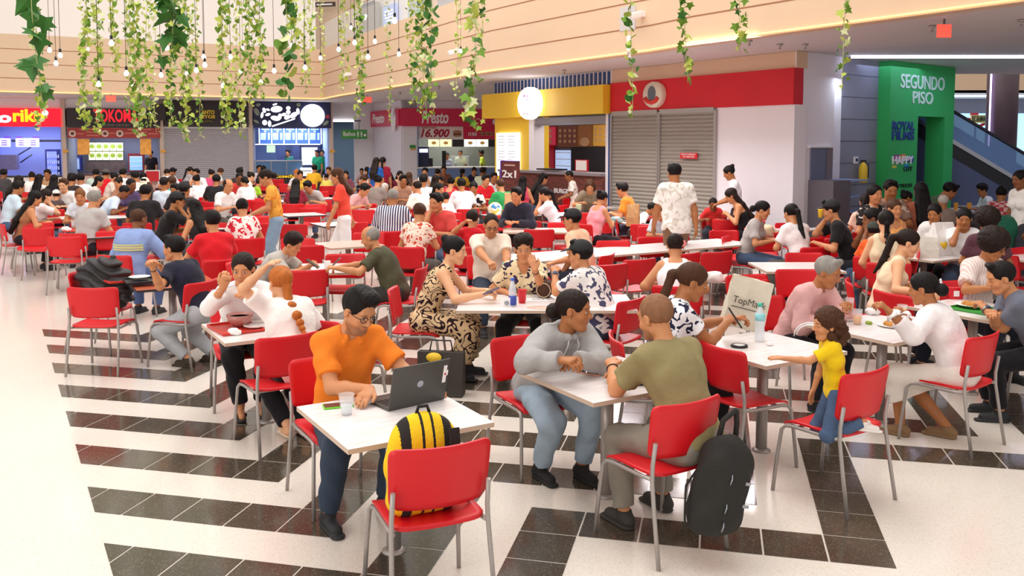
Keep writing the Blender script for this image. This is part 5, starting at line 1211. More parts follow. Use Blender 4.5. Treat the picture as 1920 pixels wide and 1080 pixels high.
# ------------------------------------------------------------------ furniture
M_chair = mat('red_chair_plastic', srgb('#d6121f'), rough=.42, spec=.45, bump=.12, bscale=300, bdist=.001)
def table_mat(name, a, b, rough=.25):
    m = bpy.data.materials.new(name); nt, bs = nodes_of(m); bs.inputs['Roughness'].default_value = rough
    tc = nt.nodes.new('ShaderNodeTexCoord'); mp = nt.nodes.new('ShaderNodeMapping'); mp.inputs['Scale'].default_value = (1.2, 14, 1)
    n = nt.nodes.new('ShaderNodeTexNoise'); n.inputs['Scale'].default_value = 3; n.inputs['Detail'].default_value = 5
    nt.links.new(tc.outputs['Object'], mp.inputs['Vector']); nt.links.new(mp.outputs['Vector'], n.inputs['Vector'])
    nt.links.new(ramp(nt, n.outputs['Fac'], [(.3, a), (.7, b)], 'LINEAR'), bs.inputs['Base Color']); return m
M_top = table_mat('pale_laminate', srgb('#f6f0f0'), srgb('#e4dad8'))
M_edge = mat('laminate_edge', srgb('#cbb3a0'), rough=.5)
M_edgedark = mat('dark_edge', srgb('#3d3438'), rough=.5)
M_topred = mat('red_brown_laminate', srgb('#b8512f'), rough=.35, vary=.08)
M_toppink = mat('printed_table_skin', srgb('#f0c3b6'), rough=.3, vary=.06)

def rr(bm, w, h, r, th, curve=0.0, tilt=0.0, seg=10, fall=0.0, taper=0.0):
    """rounded rectangle sheet, w across x, h along y, thickness th, bowed by curve"""
    pts = []; nx, ny = 14, 10
    top = {}; bot = {}
    for i in range(nx + 1):
        for j in range(ny + 1):
            u, v = -1 + 2 * i / nx, -1 + 2 * j / ny; x, y = u * w / 2, v * h / 2
            # round the corners by pulling the grid in
            cx, cy = max(abs(x) - (w / 2 - r), 0), max(abs(y) - (h / 2 - r), 0)
            if cx > 0 and cy > 0:
                m = max(cx, cy); l = math.hypot(cx, cy); k = m / l
                x = math.copysign(w / 2 - r + cx * k, x); y = math.copysign(h / 2 - r + cy * k, y)
            x *= 1 - taper * (1 - v) / 2
            z = curve * (u * u) + (fall * max(0, v - .45) ** 2)
            top[i, j] = bm.verts.new((x, y, z + th / 2)); bot[i, j] = bm.verts.new((x, y, z - th / 2))
    for i in range(nx):
        for j in range(ny):
            for d, f in ((top, 1), (bot, 0)):
                q = [d[i, j], d[i + 1, j], d[i + 1, j + 1], d[i, j + 1]]
                fc = bm.faces.new(q if f else q[::-1]); fc.smooth = True
    rim = [(i, 0) for i in range(nx)] + [(nx, j) for j in range(ny)] + [(i, ny) for i in range(nx, 0, -1)] + [(0, j) for j in range(ny, 0, -1)]
    for a, b in zip(rim, rim[1:] + rim[:1]): bm.faces.new((bot[a], bot[b], top[b], top[a]))
def seat_bm():
    bm = B(); rr(bm, .43, .42, .06, .012, curve=.012, fall=-.10); bmesh.ops.translate(bm, vec=(0, .0, .437), verts=bm.verts); return bm
def back_bm():
    bm = B(); rr(bm, .47, .285, .045, .011, curve=.045, taper=.05)
    bmesh.ops.rotate(bm, cent=(0, 0, 0), matrix=Matrix.Rotation(R(90), 3, 'X'), verts=bm.verts)   # stands up, bow towards +y
    for v in bm.verts: v.co.y = -v.co.y * 1.0
    bmesh.ops.rotate(bm, cent=(0, 0, 0), matrix=Matrix.Rotation(R(9), 3, 'X'), verts=bm.verts)
    bmesh.ops.translate(bm, vec=(0, -.235, .662), verts=bm.verts); bmesh.ops.recalc_face_normals(bm, faces=bm.faces); return bm
def rear_leg(sg):
    bm = B(); tube(bm, [(sg * .235, -.275, .0), (sg * .228, -.232, .25), (sg * .222, -.205, .42), (sg * .219, -.204, .50), (sg * .217, -.222, .62)], .0115, 8); return bm
def front_leg(sg):
    bm = B(); tube(bm, [(sg * .238, .235, .0), (sg * .228, .215, .22), (sg * .218, .195, .385), (sg * .212, .17, .412), (sg * .208, .12, .419), (sg * .208, -.10, .419), (sg * .216, -.205, .43)], .0115, 8); return bm
_ch = {}
def chair_proto():
    t = empty('cafe_chair'); obj('seat', seat_bm(), M_chair, t); obj('backrest', back_bm(), M_chair, t)
    for sg in (-1, 1): obj('leg', rear_leg(sg), M_tubegrey, t); obj('leg', front_leg(sg), M_tubegrey, t)
    bm = B(); tube(bm, [(-.21, .10, .415), (.21, .10, .415)], .009, 6); tube(bm, [(-.21, -.12, .415), (.21, -.12, .415)], .009, 6); obj('seat_rail', bm, M_tubegrey, t); return t
def chair_far():
    bm = B(); rr(bm, .43, .42, .06, .012, curve=.012, fall=-.10); bmesh.ops.translate(bm, vec=(0, 0, .437), verts=bm.verts)
    me = bpy.data.meshes.new('t'); b2 = back_bm(); b2.to_mesh(me); b2.free(); bm.from_mesh(me)
    for f in bm.faces: f.material_index = 0
    n = len(bm.faces)
    for sg in (-1, 1):
        for fn in (rear_leg, front_leg): b2 = fn(sg); me = bpy.data.meshes.new('t'); b2.to_mesh(me); b2.free(); bm.from_mesh(me)
    bm.faces.ensure_lookup_table()
    for f in bm.faces[n:]: f.material_index = 1
    return obj('cafe_chair', bm, [M_chair, M_tubegrey])
CHAIRS = []
def chair(x, y, yaw, label, group=None):
    near = y < 13.5; k = 'n' if near else 'f'
    if k not in _ch: o = _ch[k] = chair_proto() if near else chair_far()
    else: o = copy_tree(_ch[k])
    o.location = (x, y, 0); o.rotation_euler = (0, 0, -R(yaw)); tag(o, label, 'chair', group); CHAIRS.append(o); return o
def fwd(yaw): return Vector((math.sin(R(yaw)), math.cos(R(yaw)), 0))
def chair_px(px, py, yaw, label=None):
    """chair whose backrest top centre is seen at px, py"""
    p = G(px, py, .80) + fwd(yaw) * .26
    return chair(p.x, p.y, yaw, label or '')

TABLES = []
def table(cx, cy, label, w=.76, d=.76, yaw=-31, m=None, edge=None, poles=1, group=None):
    t = thing('cafe_table', label, 'table', (cx, cy, 0), -R(yaw), group); bm = B()
    box(bm, (0, 0, .708), (w, d, .024), 0); 
    for f in bm.faces: f.material_index = 0 if f.normal.z > .5 else 1
    bmesh.ops.recalc_face_normals(bm, faces=bm.faces)
    for f in bm.faces: f.material_index = 0 if f.calc_center_median().z > .719 else 1
    obj('tabletop', bm, [m or M_top, edge or M_edge], t)
    for i in range(poles):
        x = 0 if poles == 1 else (-w / 2 + .2 + i * (w - .4) / (poles - 1))
        bm = B(); lathe(bm, [(.038, .012), (.038, .695)], 20, c=(x, 0, 0)); lathe(bm, [(.10, .684), (.10, .695)], 20, c=(x, 0, 0)); obj('pole', bm, M_tubegrey, t)
        bm = B(); lathe(bm, [(.062, 0), (.062, .008), (.045, .016), (.038, .02)], 24, c=(x, 0, 0)); obj('floor_flange', bm, M_tubegrey, t)
    TABLES.append((t, cx, cy)); return t
U1, U2 = Vector((-.515, .857, 0)), Vector((.857, .515, 0))
def table_front(px, py, label, n=1, w=.76, **k):
    """table whose nearest corner is seen at px, py"""
    c = G(px, py, .72) + U1 * (w / 2) + U2 * (w / 2); return table(c.x, c.y, label, **k)
def table_c(px, py, label, **k):
    c = G(px, py, .72); return table(c.x, c.y, label, **k)
# ------------------------------------------------------------------ the crowd
FL_REDWHITE = cloth_pattern('print_red_white_flowers', 'blots', [srgb('#f3e6e0'), srgb('#d4263c')], 16)
FL_CORAL = cloth_pattern('print_coral_cream', 'blots', [srgb('#f0dccb'), srgb('#c7432f')], 24)
STR_NAVY = cloth_pattern('stripes_navy_white', 'stripes', [srgb('#262a52'), srgb('#ece8ee')], 9)
LEOP = cloth_pattern('print_black_on_cream', 'blots', [srgb('#f2e9e0'), srgb('#231d22')], 9)
ORANGE_PR = cloth_pattern('print_orange_yellow', 'blots', [srgb('#f2b04c'), srgb('#e88a35')], 15)
SMALLPR = cloth_pattern('print_small_motif', 'blots', [srgb('#f1e8df'), srgb('#b59a86')], 20)
PLAID = cloth_pattern('plaid_red', 'checks', [srgb('#b8434e'), srgb('#e3b8b4')], 14)
BROWNPR = cloth_pattern('print_brown', 'blots', [srgb('#8c6f62'), srgb('#cdb3a0')], 12)
CAMO = cloth_pattern('print_monochrome', 'blots', [srgb('#2b2628'), srgb('#d9cdc6')], 14)
STR_GREEN = cloth_pattern('stripes_green', 'hstripes', [srgb('#8fb5a2'), srgb('#e8ebe6')], 12)
STR_PINK = cloth_pattern('stripes_pale_pink', 'stripes', [srgb('#f0e2de'), srgb('#dcc3bb')], 12)
PAT = dict(FLR=FL_REDWHITE, CORAL=FL_CORAL, STR=STR_NAVY, LEO=LEOP, ORP=ORANGE_PR, SMP=SMALLPR, PLD=PLAID, BRP=BROWNPR, CAM=CAMO, STG=STR_GREEN, STP=STR_PINK)
def fab(c): return PAT[c] if c in PAT else cloth('#' + c)
M_capb = mat('cap_black', srgb('#201e22'), rough=.8); M_capg = mat('cap_grey', srgb('#5b5654'), rough=.9); M_capw = mat('cap_white', srgb('#efe6e2'), rough=.9); M_hatw = mat('straw_hat', srgb('#e9dcc4'), rough=.9); M_capo = mat('cap_dark_green', srgb('#3a3f3a'), rough=.9)
HATS = dict(kb=M_capb, kg=M_capg, kw=M_capw, ks=M_hatw, ko=M_capo)
POSES = dict(
    rest=dict(lean=12, bend=10, head=(0, 16, 0)),
    rl=dict(lean=12, bend=8, head=(-30, 8, 0)), rr=dict(lean=12, bend=8, head=(30, 8, 0)),
    up=dict(lean=-2, bend=4, head=(0, 4, 0), LH=(-.12, .24, .66), RH=(.12, .24, .66)),
    upl=dict(lean=-2, bend=4, head=(-35, 4, 0), LH=(-.12, .24, .66), RH=(.12, .24, .66)),
    upr=dict(lean=-2, bend=4, head=(35, 4, 0), LH=(-.12, .24, .66), RH=(.12, .24, .66)),
    eat=dict(lean=14, bend=10, head=(0, 14, 0), RH=(.06, .30, 1.10), er=(.5, -.1, -1), RD=((-.45, .05, .75), (0, -1, .2))),
    eat2=dict(lean=14, bend=10, head=(0, 12, 0), RH=(.07, .33, 1.06), LH=(-.07, .33, 1.06), er=(.5, .2, -1), el=(.5, .2, -1), RD=((-.5, .1, .7), (-.3, -1, 0)), LD=((.5, .1, .7), (.3, -1, 0))),
    phone=dict(lean=8, bend=16, head=(0, 30, 0), LH=(-.07, .33, .88), RH=(.07, .33, .88), curlL=.9, curlR=.9),
    low=dict(lean=26, bend=18, head=(0, 34, 0), LH=(-.16, .44, .78), RH=(.16, .44, .78)),
    arm=dict(lean=16, bend=8, head=(0, 10, 0), RH=(.30, .55, .80), LH=(-.12, .36, .78)),
    stand=dict(stand=True, lean=0, bend=3, head=(0, 10, 0), LH=(-.22, .08, .80), RH=(.22, .08, .80), LF=(-.10, .02, .09), RF=(.10, .02, .09), el=(.8, -.4, -.2), er=(.8, -.4, -.2)),
    standw=dict(stand=True, lean=4, bend=8, head=(0, 24, 0), LH=(-.10, .34, 1.05), RH=(.10, .34, 1.05), LF=(-.10, .02, .09), RF=(.10, .02, .09), el=(.5, -.5, -.8), er=(.5, -.5, -.8)),
    walk=dict(stand=True, lean=4, bend=4, head=(0, 14, 0), LH=(-.24, .22, .88), RH=(.24, -.10, .84), LF=(-.09, -.20, .10), RF=(.09, .24, .09), el=(.8, -.5, -.2), er=(.8, -.5, -.2)))
FEM = dict(fem=1, bust=.95, sh=.138, armr=.92, girth=.95)
CROWD = """
7,326,0,rest,tee,4a4648,short,black,3,m,man in charcoal shirt sitting with his back turned at the far left edge
36,339,60,rl,tee,2a2527,wavy,dark,2,f,woman with dark wavy hair and black top, third table row at left edge
35,352,48,rest,tee,c9dcea,short,black,2,m,man in pale blue tee on the outermost left chair
74,336,5,up,tee,e8e0dc,long,black,2,f,woman with long black hair before the white counter of the chicken stall
60,331,-20,rest,tee,efe9e6,bun,dark,1,f,person in white with a bun left of the long haired woman by the chicken counter
89,327,170,rest,tee,c9a27a,short,dark,2,m,man in tan shirt facing the camera by the chicken counter
102,337,-10,up,tee,2c2628,long,black,1,f,woman in black with long hair in front of the first pier
119,347,175,rest,tee,f2efee,short,brown,0,m,fair haired man in a white tee looking down, left part of the crowd
135,337,-5,rest,tee,3a2d2b,curlytop,black,2,m,man with bushy black hair in a dark brown tee
151,336,-25,rest,tee,f0edf0,short,black,2,m,man in white tee with a black strap right of the bushy haired man
106,366,-15,rest,tee,5a4a48,buzz,dark,1,k,child with a white and black cap in the left crowd,kw
66,372,52,rest,tank,a06a4a,verylong,black,1,f,woman with straight black hair and bare back at the left
87,368,60,eat,loose,f1dfe0,verylong,dark,0,f,woman with very long brown hair in a pink and white jacket
150,368,160,rest,blouse,dfe8f4,bun,light,1,f,woman with tied grey brown hair in a pale blue blouse
177,374,12,rest,tee,b9b3b2,short,grey,1,m,grey haired man in a light grey shirt with his back turned
186,340,75,rest,blouse,f0cfc6,long,black,1,f,woman with long black hair in a rosy blouse turned right
180,326,-20,rest,tee,STG,short,black,2,m,man in a green and white striped shirt before the grill counter
199,326,5,rest,tee,d81f2a,short,dark,2,m,man in a red shirt and grey cap before the grill counter,kg
215,333,60,rest,tee,e9d4ca,bun,black,1,f,woman with black hair up right of the red shirted man in a grey cap
222,343,200,rest,tee,cf9a7e,bun,dark,1,f,woman with brown hair up in a tan top near the grill stall
231,326,10,rest,tee,f2f0f0,short,black,1,m,man in a white shirt just left of the red menu stand
253,331,-75,rest,polo,f4f1ee,short,black,2,m,man in white polo in profile facing left
233,360,70,low,tee,cfe0f2,buzz,black,3,m,man in pale blue shirt leaning elbows on the table
246,347,120,rest,tee,6a5a86,buzz,black,3,m,man with a bowed dark head behind the pale blue shirt
268,333,-30,up,tee,5a4440,long,black,1,f,woman with loose dark hair under the black shirted server
313,325,-40,low,tee,eeeaf0,short,dark,1,m,man in white bending forward before the left end of the grey shutter
324,322,60,low,tee,e4e8f2,short,black,2,m,second bent man in pale blue right before the left end of the shutter
357,320,40,rest,tee,b8aeb4,pony,dark,1,f,woman with a dark ponytail in mauve in front of the grey shutter
368,325,190,eat,tee,f2efee,short,black,1,m,man in white tee facing out with a hand at his face before the shutter
368,338,-50,rest,tee,f3f1f2,bun,black,1,f,woman in white tee turned left with her black hair up before the shutter
397,326,20,rest,tee,e0567e,bun,dark,1,f,woman in a hot pink shirt before the grey shutter
413,323,30,low,tee,eef1f8,curlytop,brown,1,f,person with a big mop of brown curls bent forward in white
406,338,-12,rest,tee,262325,short,black,2,m,man in black tee with his back turned under the brown mop of curls
428,348,118,rest,polo,efeceb,balding,dark,1,m,half bald man in a white polo looking at his phone over his lap
450,323,10,up,tee,4a3a3a,short,black,3,m,small dark haired head at the right end of the grey shutter
449,334,150,rest,tee,d8403c,buzz,black,3,m,boy in a red shirt before the right end of the grey shutter
458,341,-45,rest,shirt,f4f2f3,lowbun,black,1,f,woman in a white long sleeved shirt stretching over the table to the left
271,346,170,rest,tee,4a3c38,short,dark,2,m,man in a cream sun hat facing the camera,ks
273,361,-6,rest,tee,262224,short,black,2,g,broad man in black tee with his back to us in the left crowd
309,344,14,up,tee,d5e2f0,buzz,dark,2,m,man with cropped hair in a light blue shirt seen from behind
322,342,-30,rest,tee,3aa79a,short,brown,1,m,man in teal next to the cropped hair man in light blue
328,356,185,rest,tee,2c282c,short,black,2,f,young woman in black facing the camera beside a black cap
346,355,10,up,tee,3a3536,short,black,2,m,person in a black cap and dark top seen from behind,kb
333,377,70,eat,tee,252123,short,black,2,m,man in black shirt and black cap leaning his head on his hand,kb
363,390,-60,arm,tank,2a2426,wavy,black,1,f,woman with long curly black hair reaching an arm to the left
374,405,200,low,tee,3a3234,bun,brown,1,k,girl with brown hair looking down beside the red tee man
454,389,-25,rest,blouse,FLR,clip,black,1,f,woman in a red and white flowered blouse with a hair clip
486,317,150,up,tee,d9cfd2,short,black,2,f,woman with short black hair before the salad counter
494,317,-10,up,tee,3f3440,long,black,1,f,woman with long black hair standing out before the salad counter
471,331,60,rest,tee,f0e3e0,bun,dark,0,f,woman in a pale top left of the lime green girl
486,343,50,rest,tee,a3cf3a,bun,dark,1,k,girl in lime green behind the orange blouse woman
555,346,-5,rest,tee,8c2638,long,black,1,f,woman in a maroon top with a long dark ponytail down her back
577,350,195,low,tee,b7b1ae,short,black,1,m,man with bowed black head in a grey tee behind the maroon top
556,326,175,rest,tee,e0d6da,bun,ginger,1,f,woman with reddish hair before the lit salad counter
563,328,160,rest,tee,f0c24a,bun,dark,1,f,woman in yellow right of the reddish haired one
590,317,10,rest,tee,f0b632,short,black,2,m,man in a yellow tee with a dark cross strap before the salad stall
612,332,-15,rest,tee,f0de6c,buzz,black,2,k,boy in a pale yellow tee left of the red blouse woman
616,320,185,rest,tee,e3cfc0,short,brown,1,f,brown haired woman facing us below the green corridor sign
648,328,170,eat,tee,8a4a5a,bob,black,1,f,dark haired woman propping her head before the corridor
678,321,180,rest,tee,b8a0a4,short,black,2,k,boy with black hair below the blue dress
688,320,-20,rest,tee,f2f0f2,pony,black,1,f,person in white with a black plait left of the blue dress
682,337,-60,rest,tee,d43a32,bun,brown,1,f,woman with brown hair in a red shirt under the blue dress
684,356,118,low,polo,dca6a4,short,black,1,m,man with glasses in a rose polo leaning arms on the table
729,330,200,eat,tee,6e2434,wavy,dark,0,f,woman in maroon with her hand at her mouth by the white wall
750,329,150,rest,tee,e2b79c,long,black,0,f,woman with dark hair in a peach top by the white pillar
767,332,0,up,tee,b6886a,long,brown,1,f,woman seen from behind with long light brown hair
756,338,160,rest,tee,b78a72,short,black,2,m,man with black hair beside the light brown hair
760,348,190,low,tee,8e2230,short,dark,1,m,young man in dark red bending over a table
722,352,60,rest,tee,efe4dc,bob,white,0,k,child with pale blond hair in white
709,340,20,rest,tee,8d8079,bun,black,1,m,person in a grey hooded top with dark hair between red chairs
737,370,2,rest,shirt,STR,buzz,grey,2,g,grey haired man in a navy and white striped shirt from behind
781,350,-45,arm,tee,efe3da,balding,dark,1,m,half bald man in cream reaching over a table
797,323,185,eat2,tee,efeef4,short,black,1,m,man in white holding food with both hands by the burger stall
794,338,4,up,tee,f3f2f4,short,black,2,m,man in a white shirt with a round black head of hair from behind
821,325,30,rest,tee,4e4348,bun,dark,1,f,woman with dark hair up before the burger counter
832,319,180,rest,tee,7a4a3a,buzz,dark,2,m,man in a brown shirt facing us before the burger counter
817,338,20,up,tee,4a2f34,long,dark,1,f,woman with loose dark brown hair before the burger counter
825,340,190,rest,tee,a84a5a,short,dark,1,f,woman in dusty pink looking at the camera before the burger counter
846,343,15,rest,tank,cf2f3e,bun,black,1,f,woman in a red halter top with her black hair up
865,346,-18,rest,tee,f3f4f8,short,black,2,m,man in a white tee with shiny black hair from behind
824,356,130,rest,tee,f0ede9,pony,black,1,f,woman in white with a black ponytail looking right
835,370,-15,rest,tee,f2ece6,short,dark,1,k,boy in white right of the coral polo man
818,379,212,eat,polo,e0524e,short,black,1,g,man with glasses and moustache in a coral polo eating
787,399,14,rest,blouse,CORAL,clip,brown,1,f,woman in a coral and cream patterned blouse with a brown twist of hair
888,353,182,rest,blouse,LEO,bun,black,2,f,woman in a cream blouse with black blots facing the camera
867,324,10,rest,tee,f0bc36,pony,black,1,f,woman in yellow with a black ponytail before the burger stall
889,321,170,rest,tee,2a2a4a,bun,dark,1,f,woman in navy beside the yellow top
906,322,40,rest,tee,d7dcc0,short,dark,3,m,man in pale green by the yellow pillar
911,338,150,rest,tee,e02430,short,black,1,m,man in a bright red tee left of the 2x1 board
926,333,160,rest,shirt,f2f2f4,short,black,2,m,man in a white shirt and dark tie left of the 2x1 board
938,347,-30,arm,tee,2f8c4c,buzz,brown,1,m,man in a green tee reaching left below the 2x1 board
981,340,20,up,tank,d8506a,long,black,1,f,woman with long black hair and pink top right of the 2x1 board
1019,335,75,rest,tee,2c2628,long,black,1,f,woman with long black hair holding up a toddler at the brick counter
1106,349,185,low,tee,8b7b66,wavy,brown,1,f,woman in an olive brown tee writing before the brick counter
968,366,205,rest,shirt,30303f,short,black,1,m,man in a dark jacket behind the paper bag and helmet
1020,364,-82,eat2,tee,f3eef4,pony,black,1,f,woman in a white shirt with a clipped ponytail drinking in profile
1129,372,48,rest,tank,f0a0aa,bun,black,1,f,woman in a pink striped vest with her black hair up
1166,357,-70,rest,tee,f08a30,short,black,1,m,man with glasses in an orange tee
1222,390,100,low,tee,f2eee8,short,black,2,k,boy in a white tee left of the standing man
1337,383,195,low,tee,e23a38,buzz,black,3,k,boy in a red tee at the table left of the braided woman
1240,398,170,rest,tee,cfdbe8,bun,dark,1,k,small child in pale blue behind the standing man's arm
1371,367,-80,phone,tube,1f1c20,verylong,dark,1,f,woman with very long braids and a black strapless top
1430,394,118,rest,tee,b7b0ae,lowbun,black,1,f,woman in a grey tee with a low bun beside a beige bag
1483,400,-20,eat,tee,f3e9ea,pony,black,1,f,woman in a white tee with a tied black ponytail from behind
1556,396,-72,eat,tee,221f22,short,black,1,m,man in a black cap and black tee drinking from a yellow cup,kb
1623,376,8,up,blouse,edc9b4,bun,dark,1,f,woman in a peach top with hair up near the grey cabinet
1640,362,160,up,tee,CAM,long,black,1,f,woman in a black and white print behind the peach top
1670,356,185,rest,tee,BRP,short,black,2,m,man in a brown print shirt before the green wall
1700,371,88,rest,tee,a6e27a,bun,black,2,k,girl in a lime tee with black hair turned right
1725,384,190,rest,tee,e3e3ee,buzz,black,3,k,small child facing us beside the lime tee
1726,358,4,up,tee,a8604a,verylong,black,2,f,woman with very long black hair before the lift opening
1781,358,105,low,tee,4f6348,short,black,2,m,man in a green tee bending right before the escalator
1768,379,0,rest,tee,9c8a80,buzz,white,2,k,person with pale cropped hair from behind before the escalator
1842,357,-90,rest,tee,eaf0f8,curlytop,black,2,k,child with black curls in a white tee facing left by the escalator
1878,364,38,rest,shirt,PLD,bun,black,2,f,woman in a red plaid shirt at the foot of the escalator
1905,393,60,low,tee,1f5a46,short,black,2,g,man in a dark green tee at the right edge
1851,415,20,up,tee,5c3a44,afro,dark,2,f,woman with a big cloud of dark curls in maroon near the right edge
1634,408,-85,eat2,tee,f0e6de,pony,black,3,f,girl with a white flower in her hair eating in profile
1661,412,14,up,tank,ead6b4,braid,black,0,f,woman in a cream top with a long black braid down her back
1677,392,170,up,tank,f0a860,bun,brown,1,f,woman in an orange strap top behind the black braid
1638,436,20,rest,tee,f0652e,buzz,black,3,k,child in an orange tee and dark cap,ko
1752,400,222,rest,tee,f4f2f0,pony,black,2,f,woman in a white tee looking up to the left beside the big paper bag
1808,410,205,eat,tee,f3f1f2,pony,black,2,f,woman in white with a hand at her mouth right of the big paper bag
"""
ST = """
498,333,-105,standw,blouse,ORP,lowbun,dark,1,f,wide,8fa9c4,woman standing in an orange flowered blouse and pale jeans
632,330,-95,walk,tee,f0503f,bob,brown,1,f,wide,f2efef,woman walking in a red blouse and white trousers
1264,324,-12,walk,loose,STW,short,black,2,g,slim,7a5a44,man standing in a white shirt and brown trousers seen from behind
1367,324,-80,standw,tee,f2f0f6,bun,black,2,f,slim,2a2a30,woman in a white shirt and black trousers stacking trays by the white wall
706,304,20,stand,tee,2a5fae,long,dark,1,f,skirt,2a5fae,woman standing in a blue dress before the white corridor wall
718,303,0,stand,tee,9c2238,pony,black,1,f,slim,2a2026,woman standing in a dark red top right of the blue dress
1067,330,-95,standw,tee,SMP,buzz,black,3,k,shorts,f2dccf,boy standing in a pale printed shirt and shorts at the brick counter
1030,338,190,stand,tee,e8dd90,buzz,dark,1,t,slim,e8dd90,toddler in pale yellow held up at the brick counter
284,302,185,stand,tee,1f1c20,short,black,1,m,slim,2a2a30,server in a black shirt behind the grill counter
596,303,200,stand,tee,1f8a5c,short,black,2,m,slim,2a2a30,left hand worker in green behind the salad counter
604,301,170,stand,tee,1f8a5c,short,black,2,m,slim,2a2a30,right hand worker in green behind the salad counter
541,298,190,stand,tee,2a6a5a,short,black,2,m,slim,2a2a30,worker in dark green at the back of the salad stall
864,306,190,stand,tee,d8dab0,buzz,black,2,m,slim,2a2a30,cook in pale yellow behind the glass of the burger stall
905,304,-90,stand,tee,cfe04a,short,black,3,m,slim,2a2a30,cook in a lime vest at the right of the burger stall
838,309,170,stand,tee,b9b4c0,bun,black,2,f,slim,2a2a30,cashier in grey behind the burger counter
1912,336,-100,stand,tee,f2eeea,bun,black,3,f,wide,3a3a44,woman standing in a white top at the right edge below the escalator
"""
PAT['STW'] = cloth_pattern('white_shirt_faint_print', 'blots', [srgb('#f4f1ec'), srgb('#d8d0c4')], 14)
KID = dict(hs=1.12, sh=.125, girth=.9, armr=.85)
def variant(sex):
    return {'f': (dict(FEM), .985), 'm': ({}, 1.04), 'g': (dict(girth=1.16, armr=1.12, belly=.9, sh=.165), 1.05), 'k': (dict(KID), .80), 't': (dict(hs=1.3, girth=1.0, sh=.12), .55)}[sex]
KINDW = {}
def short(lab):
    return ' '.join(lab.replace(',', '').split()[:9])
def who(lab): return lab if len(lab.split()) <= 16 else ' '.join(lab.split()[:16])
legc = ['#2b3044', '#27252b', '#4a5a76', '#5b5650', '#33353d']
SEATED = []
for i, line in enumerate(CROWD.strip().split('\n')):
    f = line.split(','); hat = None
    if f[-1].strip() in HATS: hat = HATS[f.pop().strip()]
    px, py, yaw = float(f[0]), float(f[1]), float(f[2]); lab = ','.join(f[10:]).strip()
    var, sc = variant(f[9]); P = dict(POSES[f[3]]); P.update(var); dist = .88 * FOC / (py - 262)
    vox = .020 if dist > 14 else .013
    top = f[4]; r, J = person(lab, P, top=top, topm=fab(f[5]), hair=f[6] if f[6] != 'none' else None, hairc=f[7], skin=int(f[8]), legs='jeans', legm=cloth(legc[i % 5]), shoes='sneaker', hat=hat, vox=vox, scale=sc, yaw=yaw, headpx=(px, py), lift=(.445 - .45 * sc) if sc < .9 else 0)
    d = fwd(yaw); k = sc if sc < .9 else 1
    SEATED.append([r, d, yaw, lab])
# nobody sits inside a neighbour: close pairs are moved apart along their own lines of sight
def room_ok(x, y): return all((Vector((x, y, 0)) - W.p).dot(W.n) > .7 for W in (PR, PL, PPf) if -1.5 < (Vector((x, y, 0)) - W.p).dot(W.u) < 12 or W is PL)
for it in range(30):
    for i in range(len(SEATED)):
        for j in range(i):
            a, b = SEATED[i][0], SEATED[j][0]; v = a.location - b.location; v.z = 0
            if v.length < .50:
                f, n = (a, b) if a.location.y > b.location.y else (b, a)
                for o, k in ((f, .05), (n, -.05)):
                    u = Vector((o.location.x, o.location.y, 0)).normalized() * k
                    if k < 0 or room_ok(o.location.x + u.x, o.location.y + u.y): o.location += u
SEATED = [(r.location.x - d.x * .03, r.location.y - d.y * .03, yaw, lab) for r, d, yaw, lab in SEATED]
for line in ST.strip().split('\n'):
    f = line.split(','); lab = ','.join(f[12:]).strip(); var, sc = variant(f[9]); P = dict(POSES[f[3]]); P.update(var)
    if f[9] == 'k': sc = .84
    px, py, yaw = float(f[0]), float(f[1]), float(f[2]); hz = 1.60 * sc
    vox = .020 if py < 315 else .011
    if f[10] == 'skirt': P['skirt'] = .6
    behind = py < 311 and 'dress' not in lab and 'dark red' not in lab
    r, J = person(lab, P, top=f[4], topm=fab(f[5]), hair=f[6], hairc=f[7], skin=int(f[8]), legs=f[10], legm=fab(f[11]), vox=vox, scale=sc, yaw=yaw, headpx=None if (behind or f[9] == 't') else (px, py))
    if behind:                                                       # workers stand a little behind their counters
        PP = PPf if 'burger' in lab or 'cook' in lab or 'cashier' in lab else PL
        back = 1.9 if 'back of' in lab else 1.25
        q = deep(PP, back); a, z = q.hit(px, py); p = q.at(a, 0); r.location = (p.x, p.y, 0)
    if f[9] == 't':
        p = bpy.data.objects['person']; w = G(1026, 345, 1.0); r.location = (w.x, w.y, .62)
